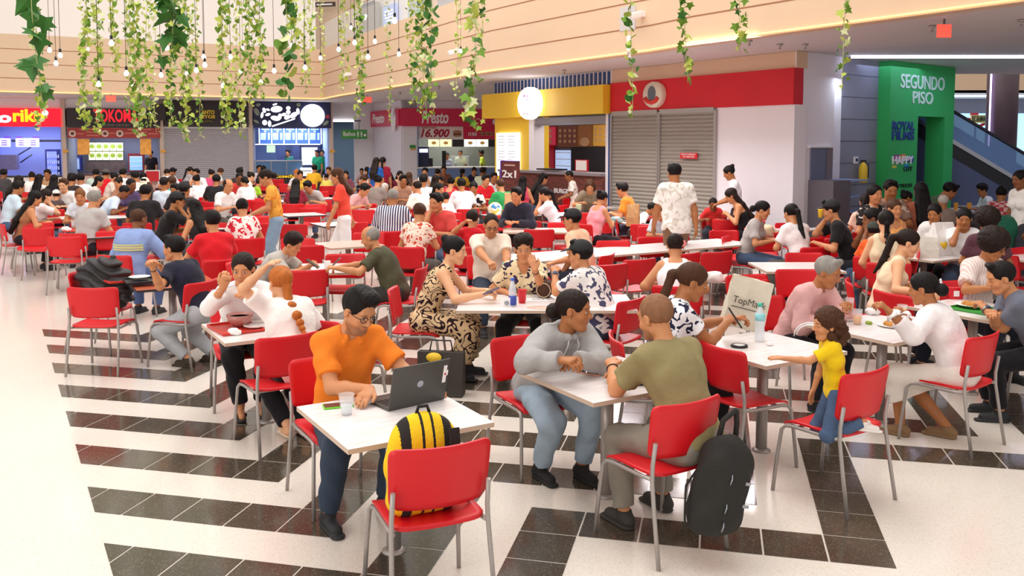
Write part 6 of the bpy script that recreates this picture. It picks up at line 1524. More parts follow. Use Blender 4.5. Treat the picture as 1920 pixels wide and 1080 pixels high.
# ------------------------------------------------------------------ the people near the camera, each with a pose of their own
def hero(label, D, head_px, yaw, pose, scale=.975, LHpx=None, RHpx=None, chairlabel=None, chair_back=0.03, chair_yaw=None, chair_at=None, seat=True, **k):
    """D: how far away the hips are; the lean and the sideways place are solved so that the head is where the photo has it"""
    P = dict(POSE0); P['hs'] = 1.08; P.update(pose); th = -R(yaw); x = 0.0; s = scale; lift = k.get('lift', 0.0)
    pref = P.pop('pref', 20.0); best = None
    for lean in np.arange(-2, 36, 1.0):
        P['lean'] = lean; h = skeleton(P)['head'] * s; d = (CAMZ - h[2] - lift) * FOC / (head_px[1] - 268.0)
        hx = h[0] * math.cos(th) - h[1] * math.sin(th); hy = h[0] * math.sin(th) + h[1] * math.cos(th); DD = d * 1.0 - hy
        xx = (head_px[0] - 960) / FOC * d - hx; e = ((lean - pref) / 9) ** 2 + ((DD - D) / .15) ** 2
        if best is None or e < best[0]: best = (e, lean, xx, DD)
    e, lean, x, D = best; P['lean'] = float(lean); J0 = skeleton(P)
    def tow(v): return Vector((x + s * (v[0] * math.cos(th) - v[1] * math.sin(th)), D + s * (v[0] * math.sin(th) + v[1] * math.cos(th)), s * v[2] + lift))
    def tol(g):
        dx, dy = g.x - x, g.y - D; return ((dx * math.cos(-th) - dy * math.sin(-th)) / s, (dx * math.sin(-th) + dy * math.cos(-th)) / s, (g.z - lift) / s)
    def loc(px, py, z): return tol(G(px, py, z))
    def reach(side, px, py, z):
        """a point on the line of sight of the hand that the arm can reach, near height z"""
        sh = tow(J0['sh' + side]); best = None
        for k in range(400):
            g = GD(px, py, D - 1.2 + k * .006); d = (g - sh).length / s; c = abs(d - .40) * (3 if d > .47 or d < .26 else .6) + abs(g.z - z) * 1.2 + (2 if g.z < .735 else 0)
            if best is None or c < best[0]: best = (c, g)
        return tol(best[1])
    if LHpx: P['LH'] = reach('L', *LHpx)
    if RHpx: P['RH'] = reach('R', *RHpx)
    r, J = person(label, P, scale=s, loc=(x, D, 0), yaw=yaw, **k)
    LOGH.append((label[:26], round(e, 2), lean, round(x, 2), round(D, 2)))
    if seat:
        cy = yaw if chair_yaw is None else chair_yaw; d = fwd(cy); SEATED.append((*chair_at, cy, label) if chair_at else (x - d.x * chair_back, D - d.y * chair_back, cy, chairlabel or label))
    JH[label] = J; return r, J
JH = {}; LOGH = []
F_ = dict(fem=1, bust=1.0, sh=.142, armr=.95, girth=1.0)
JEANS = mat('denim_light', srgb('#9fb2c4'), rough=.9, bump=.4, bscale=25, vary=.18, vscale=7)
DENIM = mat('denim_dark', srgb('#2c3a4e'), rough=.9, bump=.4, bscale=25, vary=.25, vscale=6)
GREYJ = mat('denim_grey', srgb('#8a8378'), rough=.9, bump=.4, bscale=25, vary=.15, vscale=6)
BLACKT = cloth('#1e1c20')
SW = cloth_pattern('swirl_dress_print', 'swirl', [srgb('#2e1a20'), srgb('#dcbd93')], 13)
FLN = cloth_pattern('petal_print_navy_white', 'blots', [srgb('#f1eef2'), srgb('#262742')], 20)
BEI = cloth_pattern('cream_shirt_navy_motifs', 'blots', [srgb('#ead6ae'), srgb('#3a2f4a')], 17)
HAW = cloth_pattern('white_shirt_leaf_print', 'blots', [srgb('#e9e3e0'), srgb('#4a4a66')], 15)

s_man = mat('fabric_orange_polo', srgb('#f0822c'), rough=.9, spec=.15, bump=.6, bscale=9, bdist=.03)
om, JH['om'] = hero('man with glasses and beard in an orange polo typing on a laptop', 4.98, (670, 585), 149, dict(pref=16, bend=16, head=(-16, 26, -4), beard=.8, RD=((.75, .75, -.15), (0, -.1, -1)), LD=((-.6, .8, -.1), (0, -.1, -1)), curlL=.35, curlR=.35, LF=(-.16, .30, .09), RF=(.20, .34, .09), girth=1.04), RHpx=(694, 730, .79), LHpx=(790, 722, .79),
    top='polo', topm=s_man, hair='quiff', hairc='black', skin=1, legm=DENIM, eyes=True, glasses=True, vox=.0065, wr=.006)
gm, JH['gm'] = hero('man with shaved head in an olive tee seen from behind', 4.55, (1232, 597), -32, dict(bend=6, head=(-8, 14, -3), beard=.7, LF=(-.20, .36, .09), RF=(.14, .42, .09), girth=1.12, armr=1.12, thigh=1.05), LHpx=(1148, 688, .77), RHpx=(1180, 700, .78),
    chair_at=(.775, 4.55), top='tee', topm=mat('fabric_olive_tee', srgb('#8f8259'), rough=.9, bump=.5, bscale=9, bdist=.03), hair='buzz', hairc='stubble', skin=1, legm=GREYJ, vox=.0065, wr=.006, shoem=mat('shoe_charcoal', srgb('#3b3733'), rough=.8))
hw, JH['hw'] = hero('woman in a grey hoodie and light jeans leaning folded arms on the table', 5.65, (1078, 585), 152, dict(F_, pref=25, bend=14, head=(-42, 4, -6), LF=(-.13, .34, .09), RF=(.11, .22, .09), el=(1, -.1, -.35), er=(1, -.1, -.35), curlL=.8, curlR=.8, girth=1.1), LHpx=(1082, 676, .775), RHpx=(1052, 676, .79),
    top='hoodie', topm=mat('fabric_grey_marl', srgb('#a9a6a6'), rough=.95, bump=.6, bscale=8, bdist=.035, vary=.06, vscale=60), hair='lowbun', hairc='dark', skin=2, legm=JEANS, eyes=True, vox=.0065, wr=.008, shoem=mat('shoe_black_mesh', srgb('#211f20'), rough=.8))
dw, JH['dw'] = hero('woman in a long swirl patterned dress holding a phone, her hair in a messy bun', 7.75, (852, 470), 92, dict(F_, bend=12, head=(8, 8, 0), skirt=.78, LF=(-.12, .42, .10), RF=(.12, .34, .10), curlL=.8, curlR=.8), RHpx=(905, 552, .80), LHpx=(912, 545, .82),
    top='tank', topm=SW, legs='dress', legm=SW, hair='bun', hairc='black', skin=0, eyes=True, vox=.008)
bw, JH['bw'] = hero('woman with short dark curls in a cream printed shirt covering her mouth with a hand', 8.25, (982, 468), 184, dict(F_, bend=6, head=(-4, 6, 3), LD=((.30, -.25, .95), (0, -1, -.1), -1), curlL=.15, RH=(.16, .34, .78), el=(.3, .3, -1), LF=(-.14, .4, .09), RF=(.2, .30, .09), neckline='vneck'), LHpx=(1003, 507, 1.02),
    scale=.95, top='loose', topm=BEI, hair='curlytop', hairc='dark', skin=1, legm=BLACKT, eyes=True, vox=.008)
cm, JH['cm'] = hero('man in a black cap and white leaf print shirt resting his elbow on the table', 7.45, (1088, 478), -52, dict(bend=8, head=(-20, 4, 0), girth=1.1, curlR=.9, curlL=.9, LF=(-.2, .4, .09)), LHpx=(1040, 512, .98), RHpx=(1065, 560, .79),
    scale=.95, top='loose', topm=HAW, hair='short', hairc='black', skin=1, hat=M_capb, vox=.008, legm=DENIM)
pm, JH['pm'] = hero('man in a black cap and peach shirt with a sling bag looking left', 10.2, (1073, 412), -62, dict(bend=8, head=(-10, 8, 0), girth=1.08, curlL=.9), LHpx=(1040, 492, .86), RHpx=(1050, 520, .80),
    top='loose', topm=mat('fabric_peach', srgb('#f0c3a2'), rough=.9, bump=.6, bscale=9, bdist=.03), hair='short', hairc='black', skin=1, hat=M_capb, vox=.010)
cp, JH['cp'] = hero('man with glasses in a cream polo looking down at a mint phone', 9.7, (921, 422), 170, dict(bend=14, head=(0, 24, 0), girth=1.2, armr=1.15, belly=.9, beard=.4, sh=.165, curlL=.9, curlR=.9), LHpx=(950, 508, .90), RHpx=(932, 515, .88),
    top='polo', topm=cloth('#efdccb'), hair='buzz', hairc='dark', skin=1, glasses=True, eyes=True, vox=.010, legm=DENIM)
bo, JH['bo'] = hero('bald grey bearded man in a dark olive polo holding a phone over the table', 9.25, (693, 446), -80, dict(pref=12, bend=16, head=(-4, 18, 0), girth=1.12, belly=.9, beard=.3, curlL=.9, curlR=.9), LHpx=(632, 503, .84), RHpx=(640, 500, .84),
    scale=.94, top='polo', topm=mat('fabric_dark_olive', srgb('#4c4a34'), rough=.9, bump=.5, bscale=9, bdist=.03), hair='balding', hairc='grey', skin=1, vox=.010, legm=cloth('#3a3634'))
gy, JH['gy'] = hero('young man with curly dark hair in a grey polo bent over his phone', 9.6, (546, 459), 98, dict(bend=20, head=(6, 26, 0), curlL=.9, curlR=.9), LHpx=(584, 495, .84), RHpx=(578, 500, .82),
    scale=.92, top='polo', topm=cloth('#b9b3ac'), hair='curlytop', hairc='dark', skin=1, vox=.010)
pw, JH['pw'] = hero('woman with a brown ponytail in a navy and white petal print blouse reading her phone', 5.75, (1301, 530), 88, dict(F_, bend=12, head=(6, 20, 0), girth=1.08, curlL=.9, curlR=.9, LF=(-.12, .45, .09), RF=(.12, .38, .09), neckline='vneck'), LHpx=(1372, 598, .86), RHpx=(1362, 606, .84),
    top='blouse', topm=FLN, hair='pony', hairc='brown', skin=2, eyes=True, vox=.0075, legm=BLACKT)
rw, JH['rw'] = hero('woman in a sleeveless white ruffled top seen from behind, pink flower in her hair', 8.2, (1268, 462), 8, dict(F_, bend=6, head=(0, 14, 0), girth=1.12, armr=1.15, RH=(.16, .4, .8), LH=(-.2, .36, .78)),
    scale=.93, top='tank', topm=cloth('#f4eff2'), hair='clip', hairc='dark', skin=1, vox=.010)
old, JH['old'] = hero('grey haired man in a rose shirt holding a glass at the family table', 7.15, (1557, 512), 145, dict(pref=15, bend=14, head=(-12, 20, 0), girth=1.1, rolled=True, curlR=.5, curlL=1.0, RH=(.02, .38, .80)), LHpx=(1588, 575, .90),
    scale=.94, top='shirt', topm=mat('fabric_rose', srgb('#dcaaa8'), rough=.9, bump=.6, bscale=9, bdist=.03, vary=.05, vscale=50), hair='grey', hairc='grey', skin=2, eyes=True, vox=.0085, legm=cloth('#2b2930'))
ww, JH['ww'] = hero('woman in a white embroidered tunic eating with her black hair in a low bun', 6.12, (1738, 543), -50, dict(F_, pref=11, bend=14, head=(-6, 10, 0), girth=1.18, armr=1.15, skirt=.35, rolled=True, LF=(-.10, .42, .09), RF=(.08, .12, .09), curlL=.9, curlR=.9), LHpx=(1668, 585, .93), RHpx=(1692, 590, .92),
    scale=.90, chair_at=(3.08, 6.08), chair_yaw=-37, top='shirt', topm=cloth('#f1e9ea'), legs='dress', legm=cloth('#eadfd6'), hair='lowbun', hairc='black', skin=2, vox=.008, shoem=mat('shoe_tan', srgb('#8a6a4a'), rough=.8))
cg, JH['cg'] = hero('woman in a cream strap top with dark hair tied back looking down', 8.1, (1707, 456), 108, dict(F_, bend=10, head=(4, 18, 0)), RHpx=(1730, 548, .80),
    top='tank', topm=cloth('#efd9b8'), hair='pony', hairc='dark', skin=0, eyes=True, vox=.010)
cu, JH['cu'] = hero('woman with big dark curls and glasses in a pale striped shirt bent over her food', 7.85, (1868, 462), 165, dict(F_, bend=12, head=(-24, 22, 0), curlL=.8, curlR=.8), LHpx=(1872, 535, .90), RHpx=(1856, 540, .88),
    top='loose', topm=STR_PINK, hair='afro', hairc='dark', skin=2, glasses=True, vox=.010)
gr, JH['gr'] = hero('man in a grey blue tee and wrist watch leaning over a plate, right edge', 6.55, (1884, 522), -78, dict(bend=16, head=(-4, 20, 0), girth=1.15, armr=1.15, curlL=.9, curlR=.9), LHpx=(1846, 578, .84), RHpx=(1862, 590, .84),
    scale=.94, top='tee', topm=cloth('#6c7080'), hair='short', hairc='black', skin=1, vox=.008, legm=BLACKT)
we, JH['we'] = hero('woman in a white blouse raising a fork and looking at the camera', 7.0, (452, 506), 158, dict(F_, bend=14, head=(18, 10, 0), girth=1.08, rolled=True, curlR=.9, RD=((-.3, .25, .9), (0, -1, 0)), LF=(-.10, .36, .10), RF=(.06, .40, .10)), RHpx=(418, 540, 1.02), LHpx=(470, 560, .95),
    top='shirt', topm=cloth('#f3edec'), hair='lowbun', hairc='dark', skin=1, eyes=True, vox=.0075, legm=BLACKT, shoes='sandal')
bd, JH['bd'] = hero('woman with a ginger bubble braid in a white blouse seen from behind raising her arm', 6.12, (522, 531), -36, dict(F_, bend=16, head=(-4, 10, 0), girth=1.1, pref=18, rolled=True, hem=-.17, el=(1, .3, .4), curlL=.4, RH=(.16, .42, .80), LF=(-.06, .10, .10), RF=(.06, .02, .10)), LHpx=(494, 505, 1.22),
    scale=.93, chair_at=(-1.64, 6.06), top='loose', topm=cloth('#f4eeea'), hair='bubble', hairc='ginger', skin=0, vox=.0075, legm=BLACKT, shoes='sandal', shoem=mat('sandal_cream', srgb('#e3cdb8'), rough=.6))
nv, JH['nv'] = hero('man in a navy polo eating with both hands at the red topped table', 8.28, (322, 466), -70, dict(pref=9, bend=12, head=(-8, 4, 0), girth=1.1, curlL=.9, curlR=.8, LF=(-.1, .1, .09), RF=(.16, -.02, .09)), LHpx=(286, 502, .98), RHpx=(300, 500, .98),
    scale=.94, chair_at=(-3.12, 8.28), top='tee', topm=cloth('#262636'), hair='short', hairc='black', skin=1, vox=.009, legm=mat('denim_pale_grey', srgb('#a9abb0'), rough=.9, bump=.4, vary=.15), shoem=mat('boot_brown', srgb('#3a2f22'), rough=.8))
bl, JH['bl'] = hero('broad man in a blue work shirt with reflective bands seen from behind', 10.3, (258, 411), 12, dict(bend=10, head=(12, 10, 0), girth=1.25, armr=1.2, sh=.17, belly=.8, LH=(-.2, .45, .8), RH=(.34, .5, .8)),
    top='shirt', topm=mat('fabric_work_blue', srgb('#8ba0d2'), rough=.9, bump=.6, bscale=9, bdist=.03), hair='buzz', hairc='brown', skin=3, vox=.010, legm=cloth('#5a6d9a'))
bm = B(); J = JH['bl']; s2v = J['s2']; c = J['chest'] + s2v * .02
def ring_band(bm, c, rx, ry, h, a0, a1, n=16, tilt=0.0, mi=0):
    p = []
    for i in range(n + 1):
        t = R(a0 + (a1 - a0) * i / n); x, y = rx * math.sin(t), -ry * math.cos(t)
        p.append((bm.verts.new((c[0] + x, c[1] + y, c[2] - h / 2 + tilt * x)), bm.verts.new((c[0] + x, c[1] + y, c[2] + h / 2 + tilt * x))))
    for a, b in zip(p, p[1:]): bm.faces.new((a[0], b[0], b[1], a[1])).material_index = mi
ring_band(bm, c, .232, .185, .055, -62, 62); obj('reflective_band', bm, mat('band_grey', srgb('#b9b6b2'), rough=.4), bl)
bm = B(); ring_band(bm, c, .235, .188, .014, -62, 62); ring_band(bm, c + V3(0, 0, .032), .235, .188, .012, -62, 62); ring_band(bm, c - V3(0, 0, .032), .235, .188, .012, -62, 62); obj('band_edge', bm, mat('band_lime', srgb('#dfe88a'), rough=.5), bl)
rd, JH['rd'] = hero('man in a bright red tee seen from behind with neat black hair', 9.75, (396, 415), -34, dict(bend=10, head=(-6, 8, 0), girth=1.08, curlL=.8, LH=(-.18, .42, .9)),
    top='tee', topm=cloth('#d8222c'), hair='short', hairc='black', skin=1, vox=.010, legm=DENIM)
kr, JH['kr'] = hero('boy in a red shirt seen from behind with a hand at his cheek', 11.0, (886, 410), 25, dict(KID, bend=8, head=(-10, 6, 0), curlL=.6, el=(.8, .3, -.6)), scale=.86, lift=.06, LHpx=(870, 418, 1.08),
    top='tee', topm=cloth('#c9202a'), hair='short', hairc='dark', skin=1, vox=.010)
# toddler kneeling on the near chair
td, JH['td'] = hero('toddler with brown curls in a yellow tee kneeling on the empty seat of a chair', 5.20, (1557, 612), -88, dict(fem=1, pel=(0, -.04, 1.19), hs=1.36, pref=3, sh=.115, girth=.95, armr=.9, thigh=.85, bend=4, head=(-6, 4, 0), LF=(-.09, -.30, .90), RF=(.09, -.28, .90), knee=((-.1, 1, -.3), (.1, 1, -.3)), toe=((0, -1, -.1), (0, -1, -.1)), RH=(.20, .16, 1.0), hem=-.06, curlL=.15, curlR=.2), scale=.565, seat=False, LHpx=(1470, 672, .76),
    top='tee', topm=cloth('#f0c81e'), hair='kidcurl', hairc='brown', skin=1, legs='slim', legm=mat('denim_mid', srgb('#4a5f80'), rough=.9, bump=.4, vary=.2), shoem=cloth('#efe6e2'), vox=.0055, wr=.003)

# accessories that belong to the people
def at_head(root, J, name, bm, m, smooth=False):
    c, M = J['head'], J['HM']; o = obj(name, bm, m, root, smooth=smooth); o.matrix_basis = Matrix([[*M[i], c[i]] for i in range(3)] + [[0, 0, 0, 1]]); return o

SHIFT = {}
for i, (x, y, yaw, lab) in enumerate(SEATED):
    w = lab.replace(',', '').split(); chair(x, y, yaw, 'red chair under the ' + ' '.join(w[:12]), group=None)

for q in LOGH: print('HERO', q)
# ------------------------------------------------------------------ tables
T = {}
def c_of(fx, fy, w=.76): return G(fx, fy, .72) + U1 * (w / 2) + U2 * (w / 2)
T['laptop'] = table_front(652.7, 843.3, 'white square table with an open laptop, nearest to the camera')
T['olive'] = table_front(1113, 756, 'white square table between the grey hoodie and the olive tee')
T['petal'] = table_front(1436.7, 686.7, 'white square table with a clear water bottle beside the standing toddler arm')
p = G(1026, 583, .72); T['long'] = table(p.x, p.y + .40, 'long white table with a red paper cup and a bottle', w=1.50, d=.78, yaw=0, poles=1)
T['soup'] = table_front(421.6, 644, 'white table with a red tray and a soup bowl')
T['red'] = table_front(256.7, 545, 'dark edged red brown table with stacked trays beside the navy polo man', m=M_topred, edge=M_edgedark)
T['family'] = table(2.78, 6.52, 'white table with orange juice glasses between the rose shirt and the white tunic', w=.80)
T['juice'] = table_front(1862, 604, 'white table with a green tray at the right edge', w=.80)
p = G(1514, 510, .72); T['mid'] = table(p.x, p.y + .40, 'empty white table behind the grey haired man in rose', w=.86, yaw=0)
T['bag'] = table_front(1750, 490, 'white table with the big paper bag on it')
p = G(596, 512, .72); T['men'] = table(p.x, p.y + .38, 'white table between the grey polo youth and the bald man', w=.76, yaw=-4)
T['pinktop'] = table_front(615.8, 467, 'pale pink topped table left of the bald man', w=.86, m=M_toppink)
T['blackedge'] = table_front(608, 425, 'white table with a dark edge behind the walking woman in red', edge=M_edgedark)
table_front(540, 406, 'white dark edged table beside the hand of the orange blouse woman', edge=M_edgedark)
T['tray'] = table_front(153, 447, 'white table with a red tray of leftovers at the left', edge=M_edgedark)
p = G(1004, 436, .72); table(p.x, p.y + .38, 'pale pink table behind the cream polo man phone', w=1.0, yaw=0, m=M_toppink)
# the long row of tables running to the white wall
r0 = G(1113, 482, .72) + U1 * .38
for k in range(5):
    c = r0 + U2 * (.38 - 1.05 + k * .765)
    table(c.x, c.y, 'table in the long white row, %s from the camera side' % ('first', 'second', 'third', 'fourth', 'fifth')[k], group='row of joined white tables')
T['orangeman'] = table_front(1190, 421, 'white table with a brown paper bag beside the orange tee man')
p = G(1325, 411, .72); T['braids'] = table(p.x, p.y + .36, 'white table between the red tee boy and the braided woman', w=.92, yaw=0)
T['round'] = table_c(882, 389, 'dark edged table before the black and cream blouse', edge=M_edgedark, w=.85)
T['helmet'] = table_c(958, 403, 'table with a motorcycle helmet and a paper bag', edge=M_edgedark, w=.95)
for x, y, lab in ((1062, 401, 'white table with a small green cup before the brick counter'), (1118, 388, 'table under the olive brown tee woman'), (1030, 367, 'table with an orange drink by the brick counter'), (1220, 416, 'white table behind the standing man in white'),
                  (155, 407, 'table between the pink jacket woman and the pale blue blouse'), (232, 406, 'table with a red tray under the pale blue shirt arms'), (410, 426, 'table with leftovers left of the flowered blouse'), (700, 393, 'table before the rose polo man'),
                  (756, 376, 'table in front of the cream shirted balding man'), (808, 412, 'table between the coral polo and the flowered blouse'), (215, 365, 'table with food left of the sun hat man'), (440, 372, 'table between the white polo man and the white blouse'),
                  (520, 377, 'white table edge behind the orange blouse'), (600, 372, 'white table right of the bowed black head'), (700, 354, 'table beyond the rose polo'), (880, 366, 'table behind the green tee'), (1480, 428, 'white table between the grey tee woman and the white tee ponytail'),
                  (1590, 428, 'white table at the elbow of the black cap drinker'), (1660, 385, 'white table before the brown print shirt'), (1716, 402, 'table of the lime tee girl'), (1800, 393, 'blue lit table by the escalator with juice cups'), (1870, 399, 'white table under the red plaid shirt'),
                  (1895, 478, 'white table at the right edge behind the curls'), (1840, 386, 'small table beyond the dark curls'), (320, 352, 'red topped table before the grey shutter'), (560, 349, 'red and white table before the salad stall'), (650, 341, 'table by the corridor wall'), (740, 341, 'table before the white pillar'),
                  (835, 352, 'table before the burger counter'), (905, 349, 'table by the yellow pillar'), (100, 358, 'table before the first pier'), (390, 349, 'table in the middle of the grey shutter'), (870, 338, 'far table at the burger counter'), (480, 345, 'table left of the salad stall')):
    table_c(x, y, lab, edge=M_edgedark if x < 1100 else None, m=M_topred if 'red topped' in lab else None)

# ------------------------------------------------------------------ empty chairs: where the top middle of the backrest is seen, and which way a sitter would face
EC = """
833,840,-23,nearest red chair with the yellow and black backpack on its seat
1638,697,-35,red chair that the toddler kneels on
1340,650,62,red chair squeezed between the olive tee and the black trousers
168,541,0,empty red chair at the near left in front of the red topped table
148,508,100,red chair holding the black backpack and puffer jacket
118,445,-10,empty red chair beside the tray table, nearer one at left
68,428,-8,empty red chair at left behind the one at the tray table
252,479,12,red chair under the blue work shirt, second backrest
572,508,-12,empty red chair seen from behind at the near side of the two phones table
648,476,172,empty red chair at the far side of the two phones table
590,600,40,low red chair seat behind the ginger braid
1476,562,150,empty red chair left of the rose shirt
1395,515,165,empty red chair behind the paper shopping bag
1420,530,120,red chair turned right beside the paper shopping bag
1228,542,-10,red chair under the ruffled white top
1505,474,178,empty red chair at the far side of the empty white table
1492,505,178,low red backrest under the edge of the empty white table
1515,446,0,red chair seen square from behind before the black cap drinker
1580,448,0,red chair seen from behind right of the square one
1483,445,-2,red chair beneath the white tee ponytail
1655,478,0,red chair under the long black braid
1560,437,-10,red backrest at the left of the brown braid
1605,432,30,small red backrest between the chair backs at right centre
1637,452,120,red backrest beside the orange tee child
1290,476,-28,empty red chair at the near side of the long row, right of the ruffled top
1350,473,-25,empty red chair at the near side of the long row, under its middle
1388,470,-22,empty red chair at the near side of the long row, farther right
1205,487,-30,empty red chair left of the ruffled top at the long row
1150,497,-28,empty red chair beside the peach shirt at the long row
1148,451,172,empty red chair at the far side of the long row, leftmost
1222,444,165,empty red chair at the far side of the long row behind the pink flower
1275,438,120,red chair sideways behind the standing man's legs
1355,432,172,empty red chair at the far side of the long row, rightmost
1398,427,120,red backrest by the jeans of the braided woman
1150,420,0,red chair left of the pole under the orange tee man
1210,421,0,red chair right of the pole under the orange tee man
1011,431,0,empty red chair at the near side of the pink topped table
1052,417,175,empty red chair at the far side of the pink topped table
952,405,0,red chair before the paper bag and helmet
1100,399,0,red backrest behind the peach shirt cap
1125,408,20,red backrest left of the pink vest
1052,385,-30,red chair behind the white ponytail shirt
1068,372,150,red chair by the pale printed shorts
548,421,0,red chair under the flowered blouse table, nearest
585,413,172,red chair across the dark edged table
560,447,178,empty red chair at the far side of the pink topped long table
572,461,0,red backrest left of the pink topped long table
580,390,0,red chair behind the dark edged table, middle
592,383,175,red chair behind the dark edged table, farther
555,369,0,red chair under the maroon top
600,359,10,red chair right of the maroon top
478,420,-5,red backrest behind the flowered blouse
462,402,-20,tilted red backrest left of the pale jeans
487,406,160,red backrest between the pale jeans and the dark edged table
436,424,0,red chair under the red and white flowered blouse, near one
425,447,175,empty red chair behind the red tee
390,465,-30,red chair under the bright red tee, second backrest
285,393,0,red chair under the broad black tee
283,405,5,red backrest beside the work shirt head
191,412,0,red chair under the light grey shirt
214,425,0,empty red chair left of the work shirt
212,433,160,red backrest between tray table and work shirt
75,418,170,low red backrest behind the outer left chairs
170,350,0,red backrest before the white tee with strap
88,350,0,red backrest under the long black hair
12,347,0,red chair at the outer left edge
28,384,50,red chair under the pale blue tee, outermost
112,385,20,red chair under the white and black cap
300,357,0,red backrest between the sun hat and the light blue shirt
333,336,0,red backrest before the shutter, left
385,366,0,red backrest behind the white polo man, far one
372,377,5,red backrest behind the white polo man, middle
375,390,-5,red backrest behind the white polo man, near one
470,372,0,red chair under the white blouse
485,377,10,red backrest beside the orange blouse
520,336,0,red backrest before the salad stall, left
535,345,0,red backrest before the salad stall, middle
575,334,170,red backrest before the salad stall, right
680,394,0,red chair right of the walking woman in white trousers
665,418,-20,red chair left of the bald olive polo
692,436,175,red backrest hidden by the bald head
724,415,0,red chair under the striped shirt
786,447,0,red chair under the coral flowered blouse
748,391,170,red backrest left of the flowered blouse hair twist
800,374,150,red backrest right of the flowered blouse
838,387,0,red backrest behind the coral polo
878,370,0,red backrest under the white tee with shiny hair
905,420,150,red chair around the red shirted boy
820,364,0,red backrest by the white ponytail girl
700,333,0,red backrest under the blue dress
712,339,0,red backrest by the maroon top woman
925,376,0,red backrest under the green tee
940,384,160,red backrest left of the helmet
760,395,0,red backrest left of the flowered blouse
1000,374,0,red backrest behind the dark jacket
1088,433,100,red backrest between peach cap and the long row
1718,400,150,red backrest right of the cream top braid
1900,465,150,dark red backrest at the right edge by the curls
1880,482,150,second dark red backrest at the right edge
1665,550,70,red chair edge behind the cream strap top
1790,520,170,red backrest behind the fries box
1440,437,0,red backrest under the grey tee woman
1405,415,30,red backrest behind the braids
1362,412,10,low red backrest under the braided woman's table
1600,400,0,red backrest under the peach top
1440,425,175,red backrest against the white wall, left
1475,418,170,red backrest against the white wall, middle
1500,420,130,red backrest against the white wall, turned
1610,458,-10,red backrest beside the hanging grey chair legs
1840,372,90,red backrest by the escalator
"""
for line in EC.strip().split('\n'):
    f = line.split(',', 3); px, py, yaw = float(f[0]), float(f[1]), float(f[2])
    q = G(px, py, .80) + fwd(yaw) * .26
    near = [c for c in CHAIRS if (c.location.x - q.x) ** 2 + (c.location.y - q.y) ** 2 < .40 ** 2]
    if near: continue                                               # that chair is already there under its sitter
    o = chair(q.x, q.y, yaw, f[3])
    if 'nearest red chair' in f[3]: CH_NEAR = o
    if 'puffer' in f[3]: CH_BAG = o
# ------------------------------------------------------------------ things on the tables, bags, plants and lamps
def Mx(loc, yaw=0.0, tilt=0.0, roll=0.0):
    return Matrix.Translation(loc) @ Matrix.Rotation(-R(yaw), 4, 'Z') @ Matrix.Rotation(R(tilt), 4, 'X') @ Matrix.Rotation(R(roll), 4, 'Y')
def place(o, M): o.matrix_world = M; return o
def soft(name, prims, vox, m, parent, disp=None, assign=None):
    V, F = sdf_mesh(prims, vox, disp); me = np_mesh(name, V, F, m if isinstance(m, (list, tuple)) else [m])
    if assign is not None:
        c = V[F].mean(1); me.polygons.foreach_set('material_index', assign(c).astype(np.int32))
    o = bpy.data.objects.new(name, me); COL.objects.link(o)
    if parent is not None: o.parent = parent
    return o
TT = .721
def onto(px, py, z=TT): return G(px, py, z)
M_plastic = mat('clear_plastic', (.93, .95, .96), rough=.12, alpha=.2)
M_water = mat('bottle_plastic', (.86, .92, .98), rough=.1, alpha=.5)
M_redcup = mat('red_paper_cup', srgb('#d8202a'), rough=.5)
M_orange = mat('orange_juice', srgb('#f5a623'), rough=.3)
M_paper = mat('brown_paper', srgb('#c79c6c'), rough=.9, bump=.5, bscale=14)
M_wpaper = mat('white_paper', srgb('#f3f0ee'), rough=.9, bump=.5, bscale=16)
M_tray = mat('red_tray', srgb('#cf3428'), rough=.4); M_plate = mat('plate_white', srgb('#f2efec'), rough=.3)
M_food = mat('food_mixed', srgb('#c9883e'), rough=.8, vary=.6, vscale=40)

# laptop
L = thing('laptop', 'dark grey open laptop with a round emblem on its lid', 'laptop')
h = onto(782, 760); L.matrix_world = Mx(h, 51 - 90 + 0)
L.rotation_euler = (0, 0, -R(-39)); L.location = h                          # local x runs along the hinge
M_lap = mat('laptop_grey', srgb('#4f4d49'), rough=.45, metal=.3)
bm = B(); box(bm, (0, .118, .009), (.35, .236, .016), bev=.004); obj('base', bm, M_lap, L)
bm = B()
for r in range(5):
    for c in range(13): box(bm, (-.15 + c * .025, .04 + r * .024, .0185), (.020, .019, .003))
obj('keyboard', bm, M_black, L)
ld = Matrix.Translation((0, 0, .012)) @ Matrix.Rotation(R(14), 4, 'X')
bm = B(); box(bm, (0, 0, .115), (.35, .008, .23), bev=.003); o = obj('lid', bm, M_lap, L); o.matrix_local = ld
bm = B(); box(bm, (0, .0045, .115), (.32, .002, .20)); s_ = obj('screen', bm, emis('screen_light', srgb('#cfe0f0'), .6), o)
bm = B(); lathe(bm, [(.018, 0), (.020, 0), (.020, .001), (.018, .001)], 32); e = obj('emblem', bm, M_steel, o); e.matrix_local = Matrix.Translation((0, -.0052, .115)) @ Matrix.Rotation(R(90), 4, 'X')
text('hp', 'emblem_letters', .026, M_steel, o, Matrix.Translation((0, -.0048, .115)) @ Matrix.Rotation(R(90), 4, 'X'), ext=.0005, shear=.25)
bm = B(); box(bm, (.150, -.0045, .145), (.022, .002, .10), bev=.0009); box(bm, (.160, -.0045, .150), (.020, .0022, .03)); obj('sticker', bm, M_whitelet, o)
bm = B(); lathe(bm, [(0, 0), (.006, 0), (.006, .001), (0, .001)], 12); e = obj('sticker_dot', bm, M_redpaint, o); e.matrix_local = Matrix.Translation((.152, -.0058, .145)) @ Matrix.Rotation(R(90), 4, 'X')

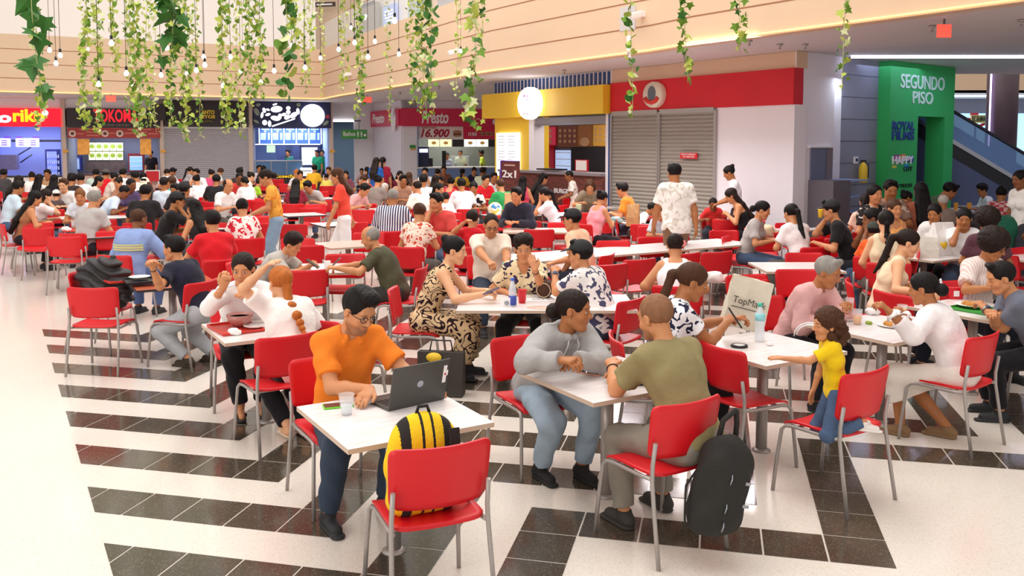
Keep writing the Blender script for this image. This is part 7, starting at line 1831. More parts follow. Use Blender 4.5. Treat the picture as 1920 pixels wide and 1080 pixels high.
def phone(label, p, yaw, tilt=0, roll=0, case='#1c1c20', scr='#1a1a22', cat='phone'):
    s = thing('smartphone', label, cat); s.matrix_world = Mx(p, yaw, tilt, roll); bm = B(); box(bm, (0, 0, .005), (.075, .155, .009), bev=.003); obj('case', bm, mat('case' + case, srgb(case), rough=.4), s)
    bm = B(); box(bm, (0, 0, .0102), (.068, .146, .001)); obj('screen', bm, mat('scr' + scr, srgb(scr), rough=.1), s); return s
phone('phone in a bright green case lying by the clear cup', onto(634, 762), 70, case='#6fd01e', scr='#5a2a2a')
phone('phone in a pink case lying before the hoodie woman', onto(1106, 700), -55, case='#e8a890')
phone('dark phone at the right hand corner of the same table as the pink phone', onto(1184, 722), 60, case='#31455c')
phone('mint phone held by the man with glasses in the cream polo', GD(948, 505, 9.35), 0, 60, 10, '#7fc8c0', '#7fc8c0')
phone('violet phone held by the woman in the swirl dress', GD(921, 546, 7.5), 80, 20, 0, '#6a5a8a')
phone('grey phone held by the bald man over the table', GD(629, 494, 9.1), 95, 45, 0, '#6a6866')
phone('black phone in the hands of the young man in grey', GD(586, 495, 9.3), -85, 35, 0)
phone('dark phone in the hands of the petal blouse woman', GD(1377, 597, 5.62), -60, 55, 20)
def cup(label, p, r0, r1, hh, m, cat='cup', liquid=None, lm=None, name='plastic_cup', lid=None):
    s = thing(name, label, cat, p); bm = B(); t = .0025
    lathe(bm, [(r0 - t, .003), (r1 - t, hh), (r1 + .002, hh + .001), (r1, hh - .004), (r0, 0), (0, 0)][::-1], 24); obj('cup_wall', bm, m, s)
    if liquid: bm = B(); lathe(bm, [(0, .004), (r0 - .004, .004), (r0 + (r1 - r0) * liquid - .004, hh * liquid), (0, hh * liquid)], 20); obj('drink', bm, lm, s)
    if lid: bm = B(); lathe(bm, [(0, hh + .008), (r1, hh + .006), (r1 + .003, hh), (r1, hh - .004)], 20); obj('lid', bm, lid, s)
    return s
cup('clear plastic cup of water next to the green phone', onto(650, 777), .028, .040, .105, M_plastic, liquid=.5, lm=M_water)
cup('tall red paper cup on the long table', onto(979, 568), .028, .040, .115, M_redcup, name='paper_cup', liquid=.9, lm=M_redcup)
cup('glass of orange juice beside the rose shirt man', onto(1607, 608), .030, .038, .115, M_plastic, 'glass', .55, M_orange, 'juice_glass')
cup('glass of orange juice behind the hand of the white tunic woman', onto(1691, 600), .030, .038, .12, M_plastic, 'glass', .75, M_orange, 'juice_glass')
cup('empty glass held up by the man in rose', GD(1593, 573, 6.85) - Vector((0, 0, .05)), .026, .034, .11, M_plastic, 'glass', .2, M_water, 'drinking_glass')
cup('dark cola glass beside the grey blue tee man', onto(1868, 562), .030, .036, .12, M_plastic, 'glass', .85, M_black, 'cola_glass')
cup('yellow cup at the mouth of the black cap drinker', GD(1538, 408, 10.6), .022, .03, .10, M_yellow)
cup('orange drink on the table by the brick counter', onto(1036, 388), .035, .045, .14, M_orange)
cup('left cup of orange juice on the table by the escalator', onto(1792, 394), .035, .045, .15, M_orange)
cup('right cup of orange juice on the table by the escalator', onto(1817, 394), .035, .045, .15, M_orange)
cup('small pale green cup on the table before the brick counter', onto(1085, 395), .05, .06, .13, mat('cup_green', srgb('#cdd8ae')))
cup('white paper cup between the two phones', onto(614, 503), .03, .036, .08, M_wpaper)
cup('second glass on the leftovers tray', onto(139, 428), .04, .045, .12, M_plastic, 'glass', .3, mat('cola_pale', srgb('#a8584a')))
cup('third glass on the leftovers tray', onto(150, 427), .04, .045, .12, M_plastic, 'glass', .3, MATS['cola_pale'])
cup('yellow drink on the table of the pink jacket woman', onto(127, 412), .04, .05, .13, M_orange)
def bottle(label, p, cap_, band, hh=.24, r=.033):
    s = thing('water_bottle', label, 'bottle', p); bm = B(); lathe(bm, [(0, 0), (r, .002), (r, hh * .32), (r * .93, hh * .36), (r, hh * .42), (r * .96, hh * .6), (r * .55, hh * .82), (r * .42, hh * .9), (r * .42, hh * .93)], 24); obj('bottle_body', bm, M_water, s)
    bm = B(); lathe(bm, [(r * .48, hh * .91), (r * .48, hh), (0, hh)], 16); obj('cap', bm, cap_, s)
    bm = B(); lathe(bm, [(r + .001, band[1] * hh), (r + .001, band[2] * hh)], 24); obj('label_band', bm, band[0], s); return s
bottle('water bottle with a blue cap and dark blue base band on the long table', onto(961, 574), mat('cap_blue', srgb('#2f5fd0')), (mat('label_blue', srgb('#3a4aa8')), .05, .38))
bottle('clear bottle with a teal cap on the table before the petal blouse', onto(1424, 640), mat('cap_teal', srgb('#45b8a0')), (mat('label_teal', srgb('#8fd0d8')), .55, .72), hh=.27)
bottle('small soda bottle beside the coral polo man', onto(834, 412), M_redpaint, (M_black, .1, .6), hh=.22)
def crumple(label, p, r, name='crumpled_tissue', m=None, cat='tissue'):
    o = soft(name, [ell((0, 0, r * .55), V3(r, r * .8, r * .6), .01), ell((r * .6, 0, r * .4), V3(r * .6, r * .5, r * .4), .01), ell((-.5 * r, .4 * r, r * .5), V3(r * .5, r * .5, r * .5), .01)], r / 6, m or M_wpaper, None, lambda x, y, z: .12 * r * np.sin(x * 5 / r + 2 * np.sin(y * 4 / r)) * np.sin(z * 5 / r + y * 3 / r))
    o.location = p; tag(o, label, cat); return o
crumple('crumpled white tissue between the cup and the laptop', onto(684, 757), .035)
crumple('small crumpled tissue right of the clear bottle', onto(1443, 648), .022)
crumple('white bread roll on the table between the juice glasses', onto(1636, 590), .05, 'bread_roll', M_plate, 'bread')
crumple('squeezed green lime beside the orange juice', onto(1629, 608), .022, 'lime', mat('lime_green', srgb('#8fa83a')), 'lime')
crumple('crumpled napkin on the soup tray', onto(439, 628), .045, 'crumpled_napkin')
crumple('beige plastic shopping bag on the long row before the grey tee woman', onto(1432, 446), .17, 'shopping_bag', mat('bag_beige', srgb('#dcc3a0'), rough=.7, bump=.5), 'bag')
crumple('white plastic bag on the table right of the ruffled top', onto(1338, 530), .10, 'plastic_bag', M_wpaper, 'bag')
crumple('pale blue and navy wrappings on the table of the pink vest', onto(1155, 418), .10, 'food_wrapping', mat('wrap_teal', srgb('#9ab8b8'), vary=.7, vscale=14), 'wrapping')
crumple('food wrapping left on the tray at left', onto(124, 434), .07, 'food_wrapping', MATS['white_paper'], 'wrapping')
def tray(label, p, yaw, w, d, m, name='food_tray', z=0):
    s = thing(name, label, 'tray', (p.x, p.y, p.z + z), -R(yaw)); bm = B(); box(bm, (0, 0, .004), (w, d, .006), bev=.002)
    for x, y, a, b in ((0, d / 2, w, .012), (0, -d / 2, w, .012), (w / 2, 0, .012, d), (-w / 2, 0, .012, d)): box(bm, (x, y, .012), (a, b, .02), bev=.004)
    obj('tray_body', bm, m, s); return s
def plate(label, p, r=.11, food=None, z=0, name='dinner_plate', m=None):
    s = thing(name, label, 'plate', (p.x, p.y, p.z + z)); bm = B(); lathe(bm, [(0, .006), (r * .62, .006), (r, .018), (r, .014), (r * .6, 0), (0, 0)][::-1], 32); obj('plate_body', bm, m or M_plate, s)
    if food:
        for k in range(food): a = 2 * math.pi * k / food; o = soft('food', [ell((0, 0, 0), V3(r * .36, r * .26, r * .16), .01)], r / 18, M_food, s, lambda x, y, z: .004 * np.sin(x * 160) * np.sin(y * 140)); o.location = (math.cos(a) * r * .3, math.sin(a) * r * .3, .018)
    return s
tray('red tray under the soup bowl', onto(442, 617), 55, .40, .30, M_tray)
s = thing('soup_bowl', 'grey and red soup bowl on the red tray', 'bowl', onto(450, 614) + Vector((0, 0, .016))); bm = B(); lathe(bm, [(0, 0), (.05, 0), (.085, .04), (.098, .085), (.092, .085), (.08, .045), (0, .03)], 32); obj('bowl_body', bm, mat('bowl_glaze', srgb('#b98078'), rough=.25), s); bm = B(); lathe(bm, [(0, .066), (.088, .066)], 24); obj('soup', bm, mat('soup_brown', srgb('#6b5848'), rough=.3), s)
plate('white plate half hidden behind the soup bowl', onto(480, 617), .09, z=.016)
tray('long red tray on the red topped table', onto(226, 525), 50, .42, .32, M_tray); tray('black serving tray on the red topped table', onto(262, 533), 60, .34, .26, M_black, z=.026)
plate('white plate with a fork on the black tray', onto(262, 531), .10, z=.052)
tray('green tray under the plate at the right edge', onto(1838, 583), 60, .40, .30, mat('tray_green', srgb('#3f9a3a'), rough=.4)); plate('large pale plate on the green tray', onto(1822, 578), .13, 3, z=.02)
plate('plate with yellow food before the white tunic woman', onto(1672, 612), .11, 3); plate('small plate with food left of the juice glass', onto(1590, 600), .07, 2)
tray('red tray of leftovers on the table at left', onto(138, 433), 60, .40, .30, M_tray); tray('red tray by the pale blue shirt arms', onto(238, 402), 60, .40, .30, M_tray); tray('green tray of salad on the helmet table', onto(985, 402), 20, .34, .26, mat('tray_teal', srgb('#2f7a70'))); plate('plate of red food on the green helmet table tray', onto(985, 401), .12, 4, z=.02)
plate('plate of leftovers beside the bright red tee', onto(412, 424), .14, 3); plate('plate at the coral polo man table', onto(820, 416), .12, 3); plate('plate with food before the sun hat man', onto(212, 362), .14, 3); plate('plate on the helmet side table by the black and cream blouse', onto(872, 386), .1, 2)
s = thing('powder_compact', 'open round dark tin with a white centre on the table', 'tin', onto(1386, 650)); bm = B(); lathe(bm, [(0, 0), (.056, 0), (.058, .006), (.055, .014), (0, .014)], 28); obj('rim', bm, M_black, s); bm = B(); lathe(bm, [(0, .016), (.038, .015), (.038, .013)], 24); obj('centre', bm, M_plate, s)
s = thing('napkin_stand', 'small white table card stand before the bottle', 'card stand', onto(950, 574)); bm = B(); bmesh.ops.create_cone(bm, segments=3, radius1=.055, radius2=.055, depth=.10, cap_ends=True); bmesh.ops.rotate(bm, cent=(0, 0, 0), matrix=Matrix.Rotation(R(90), 3, 'Y'), verts=bm.verts); bmesh.ops.translate(bm, vec=(0, 0, .03), verts=bm.verts); obj('card', bm, M_wpaper, s); bm = B(); lathe(bm, [(.012, 0), (.02, 0), (.02, .001), (.012, .001)], 20); o = obj('printed_ring', bm, mat('ring_grey', srgb('#8d8f96')), s); o.matrix_local = Matrix.Translation((0, -.036, .034)) @ Matrix.Rotation(R(62), 4, 'X')
s = thing('placemat', 'round pink and cream printed mat at the edge of the long table', 'mat', onto(1020, 577)); bm = B(); lathe(bm, [(0, 0), (.15, 0), (.15, .002), (0, .002)], 36); obj('sheet', bm, mat('mat_pink', srgb('#e9b9a8'), vary=.3, vscale=20), s); s.scale = (1, .5, 1)
s = thing('printed_sheet', 'white paper with thick navy strokes by the brown handbag', 'paper', onto(1020, 562)); bm = B(); box(bm, (0, 0, .001), (.30, .12, .002)); obj('sheet', bm, M_wpaper, s)
bm = B(); [box(bm, (x, 0, .0025), (.03, .012, .001), rot=Matrix.Rotation(a, 3, 'Z')) for x, a in ((-.09, .6), (-.05, -.5), (-.01, .7), (.04, -.4), (.08, .5))]; obj('strokes', bm, mat('ink_navy', srgb('#2c3a78')), s)
s = thing('round_handbag', 'brown woven barrel handbag with a pale rim on the long table', 'bag'); s.matrix_world = Mx(onto(1019, 560) + Vector((0, 0, .075)), 15); bm = B(); lathe(bm, [(0, 0), (.066, 0), (.075, .01), (.075, .15), (.066, .16), (0, .16)], 32, M=Matrix.Rotation(R(-90), 3, 'X')); obj('bag_body', bm, mat('bag_brown', srgb('#4a2a18'), rough=.8, bump=.8, bscale=60, vary=.4, vscale=40), s)
bm = B(); tube(bm, [(.062 * math.cos(t), -.002, .062 * math.sin(t)) for t in np.linspace(0, 2 * math.pi, 33)], .0035, 6); obj('rim_piping', bm, mat('piping_cream', srgb('#e6cfae')), s)
# watches and bracelet
for J_, root, sd, lab in ((None, cm, 'L', 'watch'), (None, gr, 'L', 'watch'), (None, gm, 'L', 'bracelet')):
    pass
def band_on(root, P_wr, el, r, m, name, w=.012, dial=False):
    d = (Vector(el) - Vector(P_wr)).normalized(); c = Vector(P_wr) + d * .025; bm = B(); u = d.orthogonal().normalized(); v = d.cross(u)
    tube(bm, [c + (u * math.cos(t) + v * math.sin(t)) * r for t in np.linspace(0, 2 * math.pi, 25)], w / 2, 6); o = obj(name, bm, m, root)
    if dial:
        bm = B(); lathe(bm, [(0, 0), (.020, 0), (.020, .008), (.016, .010), (0, .010)], 20); q = obj('watch_face', bm, mat('dial_blue', srgb('#39496b'), rough=.2), o); z = Vector((0, 0, 1)); n_ = (z - d * z.dot(d)).normalized(); q.matrix_local = Matrix.Translation(c + n_ * (r - .002)) @ n_.to_track_quat('Z', 'Y').to_matrix().to_4x4()
for key, sd, r, nm, dl in (('cm', 'L', .033, 'wrist_watch', True), ('gr', 'L', .034, 'wrist_watch', True), ('gm', 'L', .033, 'bracelet', False), ('nv', 'L', .030, 'bracelet', False), ('bw', 'L', .029, 'bracelet', False)):
    root = globals()[key]; JJ = JH[key]; band_on(root, JJ['wr' + sd], JJ['el' + sd], r, M_black if nm != 'wrist_watch' else M_steel, nm, .008 if nm == 'bracelet' else .018, dl)
# hoodie cords, polo marks, flower, earrings
JJ = JH['hw']; nk = Vector(JJ['neck']); f_ = Vector(JJ['fw']); r_ = Vector(JJ['rt']); s2_ = Vector(JJ['s2'])
for sg in (-1, 1): bm = B(); tube(bm, [nk + f_ * .10 + r_ * sg * .03 - s2_ * .02, nk + f_ * .145 + r_ * sg * .04 - s2_ * .08, nk + f_ * .165 + r_ * sg * .045 - s2_ * .15, nk + f_ * .172 + r_ * sg * .048 - s2_ * .20], .0035, 6); obj('drawstring', bm, cloth('#dcd8d6'), hw)
for key, nm, pos, m in (('ww', 'hair_flower', (.03, -.13, .03), M_whitelet), ('rw', 'hair_flower', (.075, -.06, .02), mat('flower_pink', srgb('#f08a8a')))):
    JJ = JH[key]; bm = B()
    for k in range(6): bmesh.ops.create_uvsphere(bm, u_segments=8, v_segments=6, radius=.016, matrix=Matrix.Translation((.022 * math.cos(k * 1.05), .0, .022 * math.sin(k * 1.05))) @ Matrix.Diagonal((1, .5, 1, 1)))
    o = at_head(globals()[key], JJ, nm, bm, m, True); o.matrix_basis = o.matrix_basis @ Matrix.Translation(pos)
for key in ('hw', 'pw'):
    for sg in (-1, 1): bm = B(); bmesh.ops.create_uvsphere(bm, u_segments=8, v_segments=6, radius=.005); o = at_head(globals()[key], JH[key], 'earring', bm, mat('gold', srgb('#d9b060'), metal=.8, rough=.3), True); o.matrix_basis = o.matrix_basis @ Matrix.Translation((sg * .083, 0, -.04))

# bags
def strapbm(pts, w, th):
    bm = B(); pts = [Vector(p) for p in pts]; n = len(pts)
    for i in range(n - 1):
        d = (pts[i + 1] - pts[i]); s_ = Vector((1, 0, 0)) * w / 2; nn = d.cross(Vector((1, 0, 0))).normalized() * th / 2
        v = [bm.verts.new(p + a * s_ + b * nn) for p in (pts[i], pts[i + 1]) for a in (-1, 1) for b in (-1, 1)]
        for f in ((0, 1, 3, 2), (4, 6, 7, 5), (0, 4, 5, 1), (2, 3, 7, 6), (0, 2, 6, 4), (1, 5, 7, 3)): bm.faces.new([v[k] for k in f])
    return bm
c0 = CH_NEAR.location; s = thing('striped_backpack', 'yellow and black striped backpack standing on the nearest red chair', 'backpack', c0 + fwd(-23) * -.055 + Vector((-.03, 0, .445)), R(23))
Y1, K1 = mat('backpack_yellow', srgb('#efc50f'), rough=.85, bump=.3, bscale=60), mat('backpack_black', srgb('#241f1c'), rough=.9, bump=.3, bscale=60)
pr = [ell((0, 0, .30), V3(.165, .095, .155), .05), cap((-.09, 0, .08), (.09, 0, .08), .085, k=.05), cap((-.085, 0, .20), (.085, 0, .20), .088, k=.06), cut((0, 0, 0), (0, 0, -1))]
def asg(c):
    x = np.abs(c[:, 0]); z = c[:, 2]; k = ((x > .075) & (x < .120)) | ((x < .030) & (x > .018)); return k.astype(int)
soft('bag_body', pr, .006, [Y1, K1], s, wrinkle(.003), asg)
bm = strapbm([(-.0, -.11, .40), (.0, -.13, .30), (0, -.12, .18), (0, -.10, .06)], .045, .012); bmesh.ops.translate(bm, vec=(.11, 0, 0), verts=bm.verts); obj('shoulder_strap', bm, K1, s)
bm = B(); tube(bm, [(.13, -.07, .05), (.21, -.02, .02), (.25, .02, .04), (.24, .04, .12)], .008, 6); obj('webbing', bm, mat('webbing_purple', srgb('#2b2560')), s)
bm = B(); tube(bm, [(.155 * math.cos(t), .0 + .02 * 0, .30 + .150 * math.sin(t)) for t in np.linspace(.0, math.pi, 25)], .006, 6); obj('zip', bm, Y1, s)
bm = B(); tube(bm, [(-.03, .0, .45), (-.02, .0, .48), (.02, .0, .48), (.03, .0, .45)], .008, 6); obj('top_handle', bm, K1, s)

s = thing('black_backpack', 'large black backpack hanging from the chair of the olive tee man', 'backpack', GD(1352, 905, 4.32), R(40)); s.rotation_euler = (0, R(18), R(30)); KB = mat('backpack_charcoal', srgb('#24221f'), rough=.85, bump=.4, bscale=80)
soft('bag_body', [ell((0, 0, .0), V3(.17, .095, .25), .06), cap((-.07, 0, -.17), (.07, 0, -.17), .085, k=.06), cap((-.05, 0, .12), (.05, 0, .12), .09, k=.05), cap((0, -.07, -.10), (0, -.07, .02), .10, k=.04, fl=((0, 1, 0), .6))], .007, KB, s, wrinkle(.005))
for sg in (-1, 1): bm = B(); tube(bm, [(sg * .06, .03, .20), (sg * .05, .04, .30), (.0, .02, .37)], .014, 8); obj('shoulder_strap', bm, KB, s)
bm = B(); tube(bm, [(-.10, .05, .10), (-.20, .03, -.05), (-.19, .0, -.18), (-.16, .0, -.26)], .006, 6); obj('loose_strap', bm, KB, s)
for x, z, w in ((.05, .04, .035), (.07, -.07, .045)): bm = B(); box(bm, (x, -.125, z), (w, .004, .016)); obj('badge', bm, M_steel, s)
for x, z in ((-.06, .05), (-.05, -.09), (-.04, -.18)): bm = B(); tube(bm, [(x, -.115, z + .02), (x - .004, -.125, z), (x - .004, -.12, z - .03)], .004, 6); obj('zip_pull', bm, M_steel, s)

p = CH_BAG.location; s = thing('coat_covered_backpack', 'black backpack covered by a black puffer jacket on a red chair', 'backpack', (p.x + .02, p.y - .02, .445))
soft('bag_body', [ell((0, 0, .22), V3(.22, .16, .25), .05), cap((-.12, 0, .08), (.12, 0, .08), .12, k=.05), cut((0, 0, 0), (0, 0, -1))], .010, KB, s, wrinkle(.006))
soft('puffer_jacket', [cap((-.16, -.03, .33), (.18, -.02, .30), .10, .11, .05), cap((-.08, -.05, .42), (.12, -.05, .44), .08, k=.05), cap((.18, -.04, .28), (.24, -.02, .10), .10, .07, .04), cap((-.14, -.08, .30), (.05, -.12, .20), .07, k=.04)], .009, mat('puffer_black', srgb('#2a2729'), rough=.55, bump=.5), s, lambda x, y, z: .014 * np.sin(70 * (z + .35 * x) + 2 * np.sin(16 * x)))
s = thing('dark_shopping_bag', 'dark tote bag with a yellow mark standing on the floor by the swirl dress', 'bag', G(828, 740, 0), R(-8)); bm = B(); vs = box(bm, (0, 0, .185), (.38, .16, .37), bev=.012)
for v in bm.verts:
    if v.co.z > .3: v.co.y *= .45; v.co.x *= 1.04
obj('bag_body', bm, mat('bag_dark', srgb('#3a332e'), rough=.7, bump=.4, bscale=12), s)
bm = B(); tube(bm, [(-.10, 0, .36), (-.08, 0, .46), (.08, 0, .46), (.10, 0, .36)], .007, 6); obj('handle', bm, M_black, s)
bm = B(); lathe(bm, [(0, 0), (.05, 0), (.05, .002), (0, .002)], 24); o = obj('yellow_mark', bm, M_yellow, s); o.matrix_local = Matrix.Translation((-.05, -.062, .33)) @ Matrix.Rotation(R(78), 4, 'X') @ Matrix.Diagonal((1.3, .8, 1, 1))
def paperbag(label, p, yaw, w, d, hh, m, tilt=0, name='paper_bag', roll=0):
    s = thing(name, label, 'bag'); s.matrix_world = Mx(p, yaw, tilt, roll); bm = B(); bmesh.ops.create_grid(bm, x_segments=1, y_segments=1, size=.5); bm.clear()
    box(bm, (0, 0, hh / 2), (w, d, hh)); bmesh.ops.subdivide_edges(bm, edges=bm.edges, cuts=4, use_grid_fill=True); rnd = random.Random(len(label))
    for v in bm.verts:
        t = v.co.z / hh; v.co.y *= 1 - .75 * max(0, t - .45) / .55; v.co += Vector((rnd.uniform(-1, 1), rnd.uniform(-1, 1), rnd.uniform(-1, 1))) * .006 * (t > .02)
    obj('bag_body', bm, m, s); return s
s = paperbag('tilted pale shopping bag lettered TopMark on the table', onto(1388, 618) + Vector((0, 0, .02)), 5, .30, .14, .37, mat('bag_sand', srgb('#d6cbb8'), rough=.8, bump=.4), roll=14)
text('TopMark', 'lettering', .072, mat('bag_print', srgb('#4a4038')), s, Matrix.Translation((0, -.078, .20)) @ Matrix.Rotation(R(90), 4, 'X'), ext=.001, bold=.0, sx=.9)
bm = B(); box(bm, (-.03, -.078, .150), (.18, .002, .006)); obj('print_line', bm, MATS['bag_print'], s)
bm = B(); box(bm, (-.07, -.078, .06), (.09, .002, .010)); obj('small_print', bm, mat('print_maroon', srgb('#7a3a32')), s)
s = paperbag('big white paper bag with a yellow swoosh between the two women in white', onto(1765, 478), -20, .30, .18, .40, M_wpaper)
bm = B(); tube(bm, [(-.12, -.055, .16), (-.06, -.07, .12), (.06, -.06, .20)], [.035, .05, .012], 8); obj('yellow_swoosh', bm, M_yellow, s)
paperbag('tall brown paper bag beside the motorcycle helmet', onto(957, 403), -10, .22, .14, .42, M_paper)
paperbag('brown paper bag standing beside the orange tee man', onto(1187, 424), 20, .20, .14, .36, M_paper)
paperbag('small crumpled grocery bag beside the big white paper bag', onto(1735, 482), 10, .26, .16, .24, mat('bag_clear_white', srgb('#e0d8cc'), rough=.6, bump=.6))
s = thing('motorcycle_helmet', 'motorcycle helmet painted with yellow and blue patches on a table', 'helmet', onto(928, 404) + Vector((0, 0, .12)), R(-30))
soft('shell', [ell((0, 0, .0), V3(.13, .15, .135), .02), cap((0, .10, -.07), (0, .13, -.08), .06, k=.04), ell((0, .13, .0), V3(.09, .09, .05), .01, None, '-'), cut((0, 0, -.12), (0, 0, -1))], .008, cloth_pattern('helmet_art', 'blots', [srgb('#e8e4da'), srgb('#e9c83a'), srgb('#4a86b8')], 9, rough=.25), s)
bm = B(); bmesh.ops.create_uvsphere(bm, u_segments=20, v_segments=12, radius=1); bmesh.ops.scale(bm, vec=(.118, .138, .12), verts=bm.verts); obj('lining', bm, M_black, s, smooth=True)
s = thing('fries_box', 'red and white open food box on a table beside the pale striped shirt', 'food box', onto(1790, 560)); bm = B(); box(bm, (0, 0, .05), (.12, .06, .10)); [setattr(v.co, 'x', v.co.x * (1.3 if v.co.z > .05 else .9)) for v in bm.verts]; obj('box_body', bm, M_redpaint, s); bm = B(); box(bm, (0, -.031, .05), (.05, .002, .05)); obj('white_mark', bm, M_whitelet, s)
s = thing('bag_handles', 'white curved bag handles between the toddler and the man in rose', 'handles', GD(1514, 625, 6.4));  # curved handles of a white bag, not of a stroller
for k in range(2): bm = B(); tube(bm, [(.02 + (.12 - .03 * k) * math.cos(R(a)) , .03 * k, -.02 + (.10 - .025 * k) * math.sin(R(a))) for a in range(-20, 200, 20)], .0055, 8); obj('handle', bm, M_whitelet, s)
s = thing('tray_trolley', 'dark trolley stacked with lime trays before the white wall', 'trolley', G(1335, 440, 0) + Vector((0, 1.2, 0)), R(-30)); bm = B()
for x in (-.3, .3):
    for y in (-.22, .22): box(bm, (x, y, .5), (.03, .03, 1.0))
box(bm, (0, 0, .98), (.66, .5, .04)); box(bm, (0, 0, .5), (.66, .5, .03)); obj('frame', bm, M_black, s)
for k in range(4): bm = B(); box(bm, (0, 0, 1.01 + k * .022), (.44, .34, .014), bev=.004); obj('stacked_tray', bm, mat('tray_lime', srgb('#8a9440')), s)
for px, py, D, lab in ((415, 540, 6.6, 'fork raised by the woman in white'), (1684, 590, 5.9, 'white spoon held by the woman in the white tunic')):
    s = thing('cutlery', lab, 'cutlery'); s.matrix_world = Mx(GD(px, py, D), 70, 10, 20); bm = B(); tube(bm, [(0, -.08, 0), (0, .05, .0)], .003, 6); box(bm, (0, .07, 0), (.02, .045, .003)); obj('implement', bm, M_steel if 'fork' in lab else M_whitelet, s)

# ------------------------------------------------------------------ hanging vines and bulbs
def leaf(bm, c, size, kind, rnd, mi):
    """one leaf: an ivy star or a heart, folded along its midrib"""
    if kind == 'ivy': out = [(0, -.30), (.34, -.42), (.30, -.12), (.58, .10), (.24, .20), (0, .72), (-.24, .20), (-.58, .10), (-.30, -.12), (-.34, -.42)]
    elif kind == 'round': out = [(0, -.32), (.30, -.48), (.52, -.15), (.42, .28), (0, .52), (-.42, .28), (-.52, -.15), (-.30, -.48)]
    else: out = [(0, -.25), (.26, -.42), (.46, -.16), (.34, .18), (0, .62), (-.34, .18), (-.46, -.16), (-.26, -.42)]
    Rm = (Matrix.Rotation(rnd.uniform(0, 6.283), 3, 'Z') @ Matrix.Rotation(rnd.uniform(-1.0, 1.0) + math.pi / 2, 3, 'X') @ Matrix.Rotation(math.pi + rnd.uniform(-.9, .9), 3, 'Z'))
    mid = [bm.verts.new(c + Rm @ Vector((0, y * size, .0))) for y in (out[0][1], out[len(out) // 2][1])]
    for sg in (1, -1):
        h_ = [p for p in out[1:len(out) // 2]] if sg > 0 else [p for p in out[len(out) // 2 + 1:]][::-1]
        vs = [bm.verts.new(c + Rm @ Vector((x * size, y * size, -abs(x) * size * .35))) for x, y in h_]
        f = bm.faces.new([mid[0]] + vs + [mid[1]]); f.material_index = mi
def leafmat(n, c, t):
    m = mat(n, srgb(c), rough=.55, spec=.3, vary=.22, vscale=12); b = m.node_tree.nodes['Principled BSDF']; b.inputs['Subsurface Weight'].default_value = t; b.inputs['Subsurface Radius'].default_value = (.02, .03, .01); return m
LM = [leafmat('leaf_yellow_green', '#b6c455', .15), leafmat('leaf_green', '#6d9430', .1), leafmat('leaf_dark_green', '#356a26', .05), mat('vine_stem', srgb('#b5b77a'), rough=.7), leafmat('leaf_pale', '#d3d8a4', .15)]
# px at top, px at the lower end, y of the lower end, distance, leaf size m, leaves per metre, kind, mix (pale, mid, dark), width
VN = """
68,72,243,8.6,.055,22,heart,4 2 1,.06,trailing vine at the far left with small pale leaves
62,74,185,8.2,.20,4.2,ivy,0 1 6,.13,big dark ivy leaves on the leftmost vine
158,160,243,12,.062,30,heart,5 3 0,.09,second vine from the left
178,186,250,12,.062,30,heart,4 4 0,.09,third vine from the left
213,213,134,13,.060,28,heart,5 2 0,.09,short vine above the red stall letters
238,240,215,13,.05,18,heart,3 3 1,.07,thin vine left of the dense fifth one
252,258,256,11.5,.068,34,heart,4 4 0,.10,fifth vine hanging over the red letters
274,279,240,13,.058,20,heart,3 3 0,.08,vine right of the one over the red letters
290,291,248,14,.060,12,heart,4 1 0,.08,sparse vine ending over the black box sign
318,325,236,12,.062,30,heart,4 3 1,.10,vine left of the yellow lettered sign
325,318,115,9.6,.17,6.5,ivy,0 2 5,.17,big dark ivy leaves on the middle vine
346,350,265,12,.066,34,heart,4 4 0,.11,vine reaching into the grey shutter
368,373,262,14,.052,18,heart,3 3 0,.08,thin vine right of the yellow lettered sign's left
418,423,250,12,.066,32,heart,5 3 0,.10,vine over the right part of the black shutter sign
440,450,260,13,.060,18,heart,5 1 0,.09,vine ending at the right end of the shutter
462,470,200,12,.060,34,heart,3 5 0,.12,dense vine left of the salad stall
480,492,186,12,.064,28,heart,3 5 0,.11,curving vine above the salad sign
536,534,187,9.5,.105,11,round,2 2 5,.10,vine with big round dark leaves
556,552,90,10.5,.065,26,round,5 2 0,.11,pale leaved short vine beside the round leaved one
572,572,175,13,.055,18,heart,4 2 0,.10,thin vine above the bright disc
585,583,158,13,.055,16,heart,5 1 0,.10,pale thin vine above the corridor
603,605,182,16,.05,12,heart,5 0 0,.06,sparse vine at the inner corner
643,644,172,14,.055,20,heart,4 3 0,.10,vine just right of the inner corner
672,675,222,13,.060,30,heart,3 4 1,.09,vine over the corridor sign
728,728,232,15,.05,9,heart,4 2 0,.07,sparse vine beside the upper poster
770,773,195,13,.052,20,heart,4 3 0,.08,thin vine left of the thickest one
790,797,222,11,.062,48,heart,4 4 2,.15,thickest vine in the middle hanging over the crimson sign
806,812,160,10.5,.085,9,round,0 3 4,.10,single dark leaves right of the thickest vine
855,857,180,13,.055,11,heart,5 1 0,.08,sparse pale vine before the fascia camera
886,892,240,10,.10,14,ivy,2 4 2,.15,ivy with broad leaves left of the yellow board
910,906,60,12,.07,9,ivy,3 2 0,.08,short ivy tip beside the upper window
1186,1183,222,10,.075,9,round,3 3 1,.09,vine before the red board with paired leaves
1285,1289,155,9,.075,13,ivy,1 5 1,.07,ivy above the red board
1382,1391,100,9,.08,13,ivy,1 5 1,.08,ivy over the upper right beige band
1580,1582,168,9,.07,12,ivy,2 4 1,.07,rightmost ivy before the blue light line
"""
ZT = 6.9
